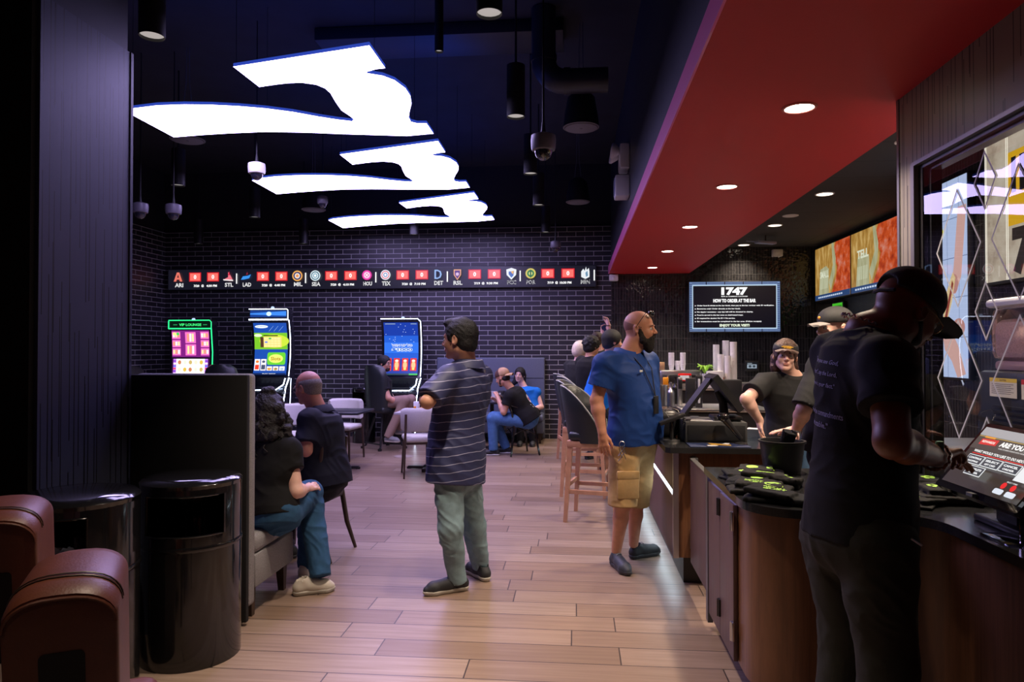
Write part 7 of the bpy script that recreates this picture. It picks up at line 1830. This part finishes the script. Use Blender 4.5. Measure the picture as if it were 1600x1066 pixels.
M_merch = cloth('black_merch_cotton', (24, 25, 27)); M_green = mat('lime_print', (0.42, 0.75, 0.10), 0.6); M_merch2 = cloth('charcoal_merch', (36, 35, 34))
def garment(label, px, py, z, rz, L, Wd, th, greens, m_=M_merch, group='folded black garments with green print', cat='folded garment'):
    g = G(px, py, z+0.02); rnd = random.Random(int(px)); 
    Fd = Field(0.025); M3 = np.array(Matrix.Rotation(rz, 3, 'Z')); c = NV((g.x, g.y, z+th*0.5))
    Fd.k = 0.006
    for i in range(3):
        a_ = rz+rnd.uniform(-0.35, 0.35); Mi = np.array(Matrix.Rotation(a_, 3, 'Z') @ Matrix.Rotation(rnd.uniform(-0.12, 0.12), 3, 'X') @ Matrix.Rotation(rnd.uniform(-0.10, 0.10), 3, 'Y'))
        q = c+M3@NV((rnd.uniform(-0.12,0.12)*L, rnd.uniform(-0.14,0.14)*Wd, (i-1)*th*0.26)); Fd.box(q, (L*0.5*(1-0.12*i), Wd*0.5*(1-0.1*i), th*0.22), Mi, min(0.008, th*0.2))
    Fd.half(NV((0,0,z+0.001)), (0,0,-1))
    rt = wthing('folded_garment', label, cat, (g.x, g.y, z), group)
    o = fbuild(Fd, 'cloth', m_, rt, 0.006, wrinkle(0.0045, 26, px*0.1))
    bvh = BVHTree.FromPolygons([v.co[:] for v in o.data.vertices], [tuple(p_.vertices) for p_ in o.data.polygons]); org = ORG[o.name]
    mb = MB()
    def drop(x, y):
        w_ = c+M3@NV((x, y, 0.3)); h_ = bvh.ray_cast(Vector(w_)-org, Vector((0,0,-1))); return (h_[0] if h_[0] is not None else Vector(w_)-org-Vector((0,0,0.27)))+Vector((0,0,0.002))+org
    for kind, x, y, s_ in greens:
        x *= L*0.5; y *= Wd*0.5; s_ *= 1.35
        if kind == 'o': mb.add([drop(x+s_*math.cos(a), y+s_*math.sin(a)) for a in [2*PI*i/16 for i in range(16)]], [tuple(range(16))])
        elif kind == 't':
            for r_, tx in enumerate(('READY', 'BUST')):
                vs, fs, x0, x1, y0, y1 = text_geo(tx, 0.05); k_ = s_/(y1-y0)*0.5; kx = s_*2.0/(x1-x0)
                mb.add([drop(x+(a-(x0+x1)/2)*kx, y+(b-y0)*k_-r_*s_*0.75) for a, b in vs], fs)
        else:
            for j in range(5):
                a = j*1.3; mb.add([drop(x+s_*(math.cos(a)*0.5+0.35*math.cos(a+q)), y+s_*(math.sin(a)*0.4+0.3*math.sin(a+q))) for q in (0, 1.2, 2.2, 3.9, 5.0)], [(0,1,2,3,4)])
    mb.build('green_print', M_green, o, False); return rt
garment('folded black garment at the far left of the merchandise heap', 1158, 741, 0.88, 0.2, 0.20, 0.13, 0.035, [('w',0.2,0,0.03)])
garment('folded black garment with green round print at the back of the merchandise heap', 1186, 736, 0.88, -0.3, 0.22, 0.13, 0.04, [('o',-0.3,0.0,0.022),('w',0.5,0,0.02)], M_merch2)
garment('black folded garment with green blot print in the middle left of the heap', 1168, 753, 0.88, -0.5, 0.22, 0.15, 0.04, [('o',0.4,0.2,0.024)])
garment('black folded garment with green round print at the centre of the heap', 1192, 764, 0.88, -0.3, 0.26, 0.17, 0.05, [('o',0.35,-0.1,0.03),('t',-0.3,0.2,0.03)], M_merch2)
garment('black folded garment with large green round print at the right of the heap', 1205, 752, 0.88, -0.5, 0.27, 0.15, 0.06, [('o',-0.2,0.0,0.032),('w',0.6,-0.2,0.02)], M_merch2)
garment('black folded garment with green lettering at the near right of the heap', 1206, 776, 0.88, -0.3, 0.26, 0.15, 0.055, [('t',0.1,0.1,0.035)])
garment('black garment with a green tag lying beside the man in black', 1436, 782, 0.88, 0.8, 0.20, 0.14, 0.03, [('w',-0.1,0.2,0.022)], M_merch2)
garment('patterned dark pouch with scattered green prints in front of the kiosk', 1492, 778, 0.88, -0.3, 0.27, 0.13, 0.06, [('w',-0.6,0.2,0.022),('w',-0.1,0.1,0.026),('w',0.5,0.2,0.024),('w',0.3,-0.5,0.02)], M_merch2)
garment('dark garment with green squiggles behind the bracelets of the man in black', 1450, 752, 0.88, 0.2, 0.22, 0.14, 0.04, [('w',0,0,0.03)])
g = G(1222, 738, 0.88)
t = wthing('black_bucket', 'black plastic bucket of small dark goods on the merchandise counter', 'bucket', (g.x, g.y, 0.88)); c = Vector((g.x, g.y, 0.88))
MB().lathe([(0.001,0.001),(0.088,0.0),(0.093,0.01),(0.112,0.155),(0.120,0.158),(0.120,0.168),(0.108,0.168),(0.090,0.012),(0.001,0.010)], c, n=32).build('shell', M_blackplastic, t)
t = wthing('dark_tumbler', 'shiny black tumbler sticking out of the black bucket', 'cup', c+Vector((0.01,0,0.1))); MB().cyl(c+Vector((0.0,0.02,0.06)), c+Vector((0.035,-0.02,0.215)), 0.030, 0.038, 20).build('cup', M_blackgloss, t)
t = wthing('clear_tumbler', 'small clear tumbler among the dark goods in the bucket', 'cup', c+Vector((0.06,0,0.1))); MB().cyl(c+Vector((0.055,0.02,0.08)), c+Vector((0.075,0.0,0.215)), 0.024, 0.03, 16).build('cup', mat('clear_plastic'), t)

# on the near end of the bar counter (top z = 0.90)
TZ = 0.90
t = wthing('point_of_sale', 'black point-of-sale terminal with two tilted screens seen from behind on the bar', 'register', (1.0, 4.98, TZ))
pa = P(1113, 590, 4.98); pl = P(1068, 650, 4.98); pr = P(1146, 642, 4.98); dy = Vector((0, 0.15, 0))
def slab(a, b, th, name, m_, y0=-0.15, y1=0.15):
    a = Vector(a); b = Vector(b); d = (b-a).normalized(); n_ = Vector((-d.z, 0, d.x))*th
    mb = MB(); vs = [a+Vector((0,y0,0)), b+Vector((0,y0,0)), b+n_+Vector((0,y0,0)), a+n_+Vector((0,y0,0)), a+Vector((0,y1,0)), b+Vector((0,y1,0)), b+n_+Vector((0,y1,0)), a+n_+Vector((0,y1,0))]
    return mb.add(vs, [(0,1,2,3),(7,6,5,4),(0,4,5,1),(1,5,6,2),(2,6,7,3),(3,7,4,0)]).build(name, m_, t, False, fix=True)
slab(pl, pa, 0.02, 'customer_screen', M_blackplastic, -0.09, 0.09); slab(pa+Vector((-0.03,0,0)), pr, 0.045, 'main_screen', M_blackplastic, -0.17, 0.17)
MB().tube([(1.02,4.98,1.05),(1.01,4.98,1.16),(pa.x+0.03,4.98,1.24)], [0.035,0.028,0.022], 12).build('neck', M_blackplastic, t)
MB().rbox(0.93, 1.12, 4.88, 5.08, 1.045, 1.075, 0.01).build('base', M_blackplastic, t)
t = wthing('cash_drawer', 'black steel cash drawer under the point-of-sale terminal', 'cash drawer', (1.0, 5.02, TZ))
q0 = P(1071, 680, 4.83).x; q1 = P(1168, 680, 4.83).x
MB().rbox(q0, q1, 4.83, 5.22, TZ, TZ+0.14, 0.006).build('case', mat('drawer_grey', (0.045,0.045,0.048), 0.5), t); MB().rbox(q0+0.015, q1-0.015, 4.822, 4.832, TZ+0.015, TZ+0.12, 0.003).build('drawer_front', M_blackplastic, t)
t = wthing('paper_sheet', 'white sheet lying on top of the cash drawer', 'paper', (0.9, 4.9, TZ+0.14)); MB().prism([(0.02,0.02),(0.22,0.0),(0.26,0.12),(0.05,0.15)], (q0+0.02, 4.86, TZ+0.141), (1,0,0), (0,1,0), (0,0,0.002)).build('sheet', M_white, t, False)
t = wthing('barcode_scanner', 'black handheld scanner leaning on its stand beside the cash drawer', 'scanner', (1.2, 4.75, TZ))
s0 = P(1130, 652, 4.76); s1 = P(1158, 686, 4.76)
MB().tube([s0, s0+(s1-s0)*0.5, s1], [0.028,0.018,0.015], 10).build('handle', M_blackplastic, t); MB().ball(s0, 0.04, 0.035, 0.03).build('scan_head', M_blackgloss, t); MB().lathe([(0.045,0),(0.04,0.012),(0.012,0.02)], (s1.x, 4.76, TZ)).build('foot', M_blackplastic, t)
t = wthing('card_reader', 'card reader on a swivel arm with coiled cable at the bar corner', 'card reader', (0.72, 4.85, TZ))
c0 = P(1050, 655, 4.86); MB().rbox(-0.09, 0.09, -0.04, 0.04, -0.012, 0.012, 0.006, M=Matrix.Translation(c0) @ Matrix.Rotation(R(-22), 4, 'Y')).build('reader', M_blackplastic, t)
MB().tube([(c0.x,4.88,TZ+0.01),(c0.x,4.88,c0.z-0.015)], 0.014, 8).lathe([(0.06,0),(0.055,0.012),(0.01,0.018)], (c0.x,4.88,TZ)).build('stand', M_blackplastic, t)
MB().tube([c0+Vector((0.08+0.010*math.cos(i*0.9), 0.010*math.sin(i*0.9), 0.02-0.002*i)) for i in range(46)], 0.0025, 5).build('cable', M_blackplastic, t)
MB().tube([c0+Vector(v_) for v_ in ((-0.02,0,0.01),(-0.05,0.01,0.05),(-0.02,0.02,0.08),(0.04,0.01,0.06),(0.06,0,0.01))], 0.003, 6).build('cable', M_metal, t)
t = wthing('receipt_printer', 'rounded black printer behind the card reader at the bar corner', 'printer', (0.70, 5.15, TZ))
c0 = P(1040, 660, 5.2); MB().rbox(c0.x-0.07, c0.x+0.09, 5.1, 5.3, TZ, TZ+0.19, 0.05, 4).build('case', M_blackplastic, t)
t = wthing('red_tray', 'small red plastic tray with a yellow edge on the bar corner', 'tray', (0.73, 4.72, TZ))
c0 = G(1058, 677, TZ+0.01); MB().rbox(c0.x-0.055, c0.x+0.06, c0.y-0.04, c0.y+0.04, TZ, TZ+0.025, 0.010).build('tray', mat('red_plastic', (0.75,0.01,0.01), 0.3), t); MB().rbox(c0.x-0.05, c0.x+0.0, c0.y-0.05, c0.y-0.03, TZ+0.012, TZ+0.022, 0.004).build('edge', mat('yellow_plastic', (0.8,0.30,0.01), 0.4), t)
t = wthing('acrylic_sign_holder', 'small clear sign holder with a purple card on the bar front', 'sign holder', (0.86, 4.72, TZ))
c0 = G(1085, 684, TZ); MB().rbox(c0.x-0.03, c0.x+0.03, c0.y-0.003, c0.y+0.003, TZ+0.004, TZ+0.155, 0.002).build('holder', M_acr, t); MB().rbox(c0.x-0.04, c0.x+0.04, c0.y-0.03, c0.y+0.03, TZ, TZ+0.004, 0.001).build('foot', M_acr, t)
MB().box(c0.x-0.022, c0.x+0.022, c0.y-0.0052, c0.y-0.0035, TZ+0.02, TZ+0.13).build('card', mat('purple_card', (0.10,0.05,0.28), 0.5), t, False)
t = wthing('counter_mat', 'navy counter mat with gold and white marks on the bar front edge', 'mat', (1.0, 4.68, TZ))
a0 = G(1076, 697, TZ); a1 = G(1168, 697, TZ); MB().rbox(a0.x, a1.x, 4.60, 4.80, TZ, TZ+0.006, 0.002).build('mat_sheet', mat('navy_mat', (0.012,0.022,0.075), 0.5), t)
A = Art((a0.x, 4.60, TZ+0.0065), (a1.x-a0.x,0,0), (0,0.20,0), 0.0006); gd = mat('gold_ink', (0.50,0.28,0.03), 0.5)
A.poly([(0.28,0.2),(0.45,0.15),(0.50,0.4),(0.70,0.2),(0.72,0.5),(0.5,0.8),(0.35,0.9),(0.40,0.55)], gd); A.rect(0.30,0.1,0.47,0.35,mat('print_white')); A.poly([(0.58,0.6),(0.66,0.9),(0.74,0.85),(0.68,0.5)], mat('print_white')); A.build('printed_marks', t)
t = wthing('paper_slip', 'white slip of paper under the hand of the worker in the visor', 'paper', (1.34, 5.1, TZ)); c0 = G(1183, 671, TZ)
MB().prism([(-0.09,0.0),(0.05,-0.05),(0.09,0.02),(-0.04,0.10)], (c0.x, c0.y, TZ+0.001), (1,0,0), (0,1,0), (0,0,0.002)).build('sheet', M_white, t, False)

# underbar station and back counter
t = wthing('underbar_station', 'black underbar cabinet with a steel top behind the register', 'cabinet', (1.45, 7.6, 0))
MB().box(1.06, 1.95, 7.25, 8.0, 0, 0.90).build('body', M_blackplastic, t, False); MB().rbox(1.05, 1.96, 7.23, 8.02, 0.901, 0.93, 0.006).build('steel_top', M_metal, t)
t = wthing('back_counter', 'black back-bar counter with steel top along the tiled wall', 'counter', (2.2, 11.7, 0))
MB().box(1.06, 3.9, 11.22, 12.14, 0, 0.90).build('body', M_blackplastic, t, False); MB().rbox(1.05, 3.92, 11.18, 12.14, 0.901, 0.94, 0.006).build('steel_top', M_metal, t)
BZ = 0.94
t = wthing('espresso_machine', 'steel coffee machine on the back bar under two small cup stacks', 'coffee machine', (1.6, 11.5, BZ))
x0 = P(1030, 590, 11.4).x; x1 = P(1094, 590, 11.4).x
MB().rbox(x0, x1, 11.30, 11.65, BZ, BZ+0.27, 0.02).build('body', M_metal, t); MB().rbox(x0+0.04, x1-0.04, 11.28, 11.31, BZ+0.06, BZ+0.20, 0.01).build('front_panel', M_blackplastic, t)
for k in range(4): MB().cyl((x0+0.12+0.17*k, 11.26, BZ+0.10), (x0+0.12+0.17*k, 11.26, BZ+0.19), 0.016, 0.022).build('group_head', M_metal, t)
M_cupw = mat('cup_white', (0.90,0.88,0.92), 0.35); M_cupc = mat('cup_clear', (0.92,0.92,1.0), 0.10, alpha=0.6)
def cup_stack(label, px, Y, base, top, r, m_):
    x = P(px, 560, Y).x; t = wthing('cup_stack', label, 'cup stack', (x, Y, base), 'stacks of plastic cups')
    prof = [(r*0.72, 0)]; n = max(3, int((top-base-0.08)/0.022)); z = 0.085
    prof.append((r*0.95, 0.08))
    for i in range(n):
        prof += [(r, z), (r, z+0.006), (r*0.93, z+0.008), (r*0.95, z+0.018)]; z += 0.022
    MB().lathe(prof, (x, Y, base), n=20).build('nested_cups', m_, t)
zz = lambda py, Y: P(1100, py, Y).z
cup_stack('short clear cup stack at the left on top of the coffee machine', 1049, 11.45, BZ+0.27, zz(549,11.45), 0.048, M_cupc)
cup_stack('short white cup stack in the middle on top of the coffee machine', 1059, 11.5, BZ+0.27, zz(562,11.5), 0.045, M_cupw)
cup_stack('short clear cup stack at the right on top of the coffee machine', 1067, 11.42, BZ+0.27, zz(551,11.42), 0.045, M_cupc)
cup_stack('clear cup stack at the left of the tall group on the back bar', 1119, 11.45, BZ, zz(537,11.45), 0.052, M_cupc)
cup_stack('white cup stack between two clear ones in the tall group', 1126, 11.33, BZ, zz(553,11.33), 0.050, M_cupw)
cup_stack('tallest clear cup stack of the tall group on the back bar', 1134, 11.5, BZ, zz(532,11.5), 0.055, M_cupc)
cup_stack('white cup stack in front of the tallest one', 1137, 11.30, BZ, zz(556,11.30), 0.050, M_cupw)
cup_stack('white ridged cup stack at the right end of the tall group', 1146, 11.40, BZ, zz(534,11.40), 0.056, M_cupw)
t = wthing('potted_plant', 'small lime green plant in a glass on the back bar', 'plant', (P(1101,570,11.3).x, 11.3, BZ)); c = Vector((P(1101,570,11.3).x, 11.3, BZ))
MB().cyl(c, c+Vector((0,0,0.22)), 0.035, 0.045).build('glass', M_cupc, t); mb = MB(); rnd = random.Random(2)
for i in range(26):
    a = rnd.uniform(0, 2*PI); e = rnd.uniform(0.06, 0.15); b = c+Vector((0,0,0.22)); mid = b+Vector((math.cos(a)*e*0.6, math.sin(a)*e*0.6, 0.12)); tip = b+Vector((math.cos(a)*e, math.sin(a)*e, rnd.uniform(0.04, 0.16)))
    mb.tube([b, mid, tip], [0.004, 0.012, 0.003], 5)
mb.build('foliage', mat('lime_leaf', (0.28,0.60,0.05), 0.5), t)
def item(kind, label, cat, px, Y, w, h, z0, material, shape='box', d=None, parts=()):
    x = P(px, 580, Y).x; t = wthing(kind, label, cat, (x, Y, z0)); d = d or w
    if shape == 'box': MB().rbox(x-w/2, x+w/2, Y-d/2, Y+d/2, z0, z0+h, 0.008).build('body', material, t)
    elif shape == 'bottle': MB().lathe([(w/2,0),(w/2,h*0.55),(w*0.42,h*0.64),(w*0.16,h*0.74),(w*0.15,h*0.95),(w*0.18,h)], (x,Y,z0), n=16).build('body', material, t)
    elif shape == 'pail': MB().lathe([(w*0.40,0),(w/2,h),(w*0.52,h+0.004),(w*0.47,h+0.004),(w*0.37,0.01),(0.001,0.01)], (x,Y,z0), n=24).build('body', material, t)
    for nm, dx, dz, ww, hh, mm in parts: MB().rbox(x+dx-ww/2, x+dx+ww/2, Y-d/2-0.006, Y-d/2+0.002, z0+dz, z0+dz+hh, 0.003).build(nm, mm, t)
    return t
UZ = 0.93
item('steel_pail', 'steel pail with a blue label behind the bald man', 'pail', 1034, 7.6, 0.13, 0.22, UZ, M_metal, 'pail')
item('paper_cup_tray', 'pile of white paper cups and napkins on the back bar', 'cups', 1118, 11.28, 0.20, 0.26, BZ, M_white, parts=(('napkin', 0.0, 0.05, 0.10, 0.12, M_cupw),))
item('sauce_bottle', 'small orange-labelled bottle beside the white cups on the back bar', 'bottle', 1129, 11.24, 0.06, 0.24, BZ, mat('amber_bottle', (0.35,0.08,0.01), 0.3), 'bottle')
item('service_screen', 'black square monitor back on the underbar station', 'monitor', 1084, 7.6, 0.17, 0.30, UZ, M_blackplastic, d=0.04)
item('label_printer', 'black boxy printer right of the register screens', 'printer', 1141, 7.7, 0.20, 0.28, UZ, M_blackplastic)
item('tower_sign', 'clear vertical acrylic sign tower on the underbar station', 'sign', 1092, 7.4, 0.07, 0.34, UZ, M_acr, d=0.02, parts=(('vertical_lettering', 0, 0.05, 0.022, 0.25, mat('print_white')),))
item('soda_gun_holder', 'steel soda gun column on the underbar station', 'dispenser', 1062, 7.7, 0.05, 0.30, UZ, M_metal, parts=(('grip', 0, 0.18, 0.04, 0.10, M_blackplastic),))
item('red_display', 'red-framed small display standing on the back bar', 'display', 1070, 11.27, 0.20, 0.12, BZ+0.10, mat('red_plastic'), d=0.03, parts=(('screen', 0, 0.02, 0.16, 0.07, E(200,190,190,0.9)),))
item('paper_bag', 'crumpled brown paper bag on the coffee machine', 'bag', 1033, 11.4, 0.10, 0.12, BZ+0.275, mat('kraft_paper', (0.40,0.24,0.13), 0.8))
item('yellow_box', 'yellow packet beside the steel pail on the back bar', 'box', 1040, 11.2, 0.08, 0.16, BZ, mat('yellow_plastic'))
item('white_carton', 'white leaning carton beside the plant on the back bar', 'carton', 1109, 11.24, 0.10, 0.26, BZ, M_white)
item('cocktail_shaker', 'polished steel shaker on the underbar station', 'shaker', 1048, 7.5, 0.08, 0.26, UZ, M_metal, 'bottle')
item('syrup_bottle', 'dark syrup bottle behind the steel shaker', 'bottle', 1055, 7.9, 0.07, 0.30, UZ, M_blackgloss, 'bottle')
item('steel_tray_stack', 'stacked steel trays at the right of the tall cups on the back bar', 'trays', 1163, 11.35, 0.32, 0.08, BZ, M_metal)
c = P(772, 627, 10.7)
t = wthing('drinking_cup', 'clear plastic cup with water on the far booth table', 'cup', (c.x, 10.7, 0.75)); MB().cyl((c.x,10.7,0.752),(c.x,10.7,0.90),0.032,0.045).build('cup', M_cupc, t)
t = wthing('condiment_caddy', 'small dark condiment caddy on the far booth table', 'caddy', (c.x+0.09, 10.85, 0.75)); MB().rbox(c.x+0.05,c.x+0.15,10.8,10.92,0.752,0.90,0.008).build('rack', M_dmetal, t); MB().cyl((c.x+0.08,10.79,0.76),(c.x+0.08,10.79,0.87),0.014).build('bottle', M_white, t)
c = P(651, 635, 8.85)
t = wthing('sauce_caddy', 'white and yellow labelled condiment holder on the pale table', 'caddy', (c.x, 8.85, 0.75)); MB().rbox(c.x-0.035,c.x+0.035,8.82,8.88,0.752,0.87,0.006).build('holder', M_white, t); MB().rbox(c.x-0.03,c.x+0.0,8.812,8.822,0.77,0.81,0.002).build('label', mat('yellow_plastic'), t)
t = wthing('beverage_napkins', 'stack of coloured packets on the pale table', 'packets', (c.x+0.1, 8.8, 0.75)); MB().rbox(c.x+0.05,c.x+0.16,8.74,8.84,0.752,0.80,0.006).build('packets', mat('kraft_paper'), t)
c = G(641, 708); 
tag(MB().cyl((-2.47,9.95,0.0015),(-2.47,9.95,0.004),0.14,0.14,28).build('floor_cover_plate', mat('cover_plate', (0.30,0.24,0.22), 0.5)), 'round metal cover plate set in the plank floor between the tables', 'floor plate')
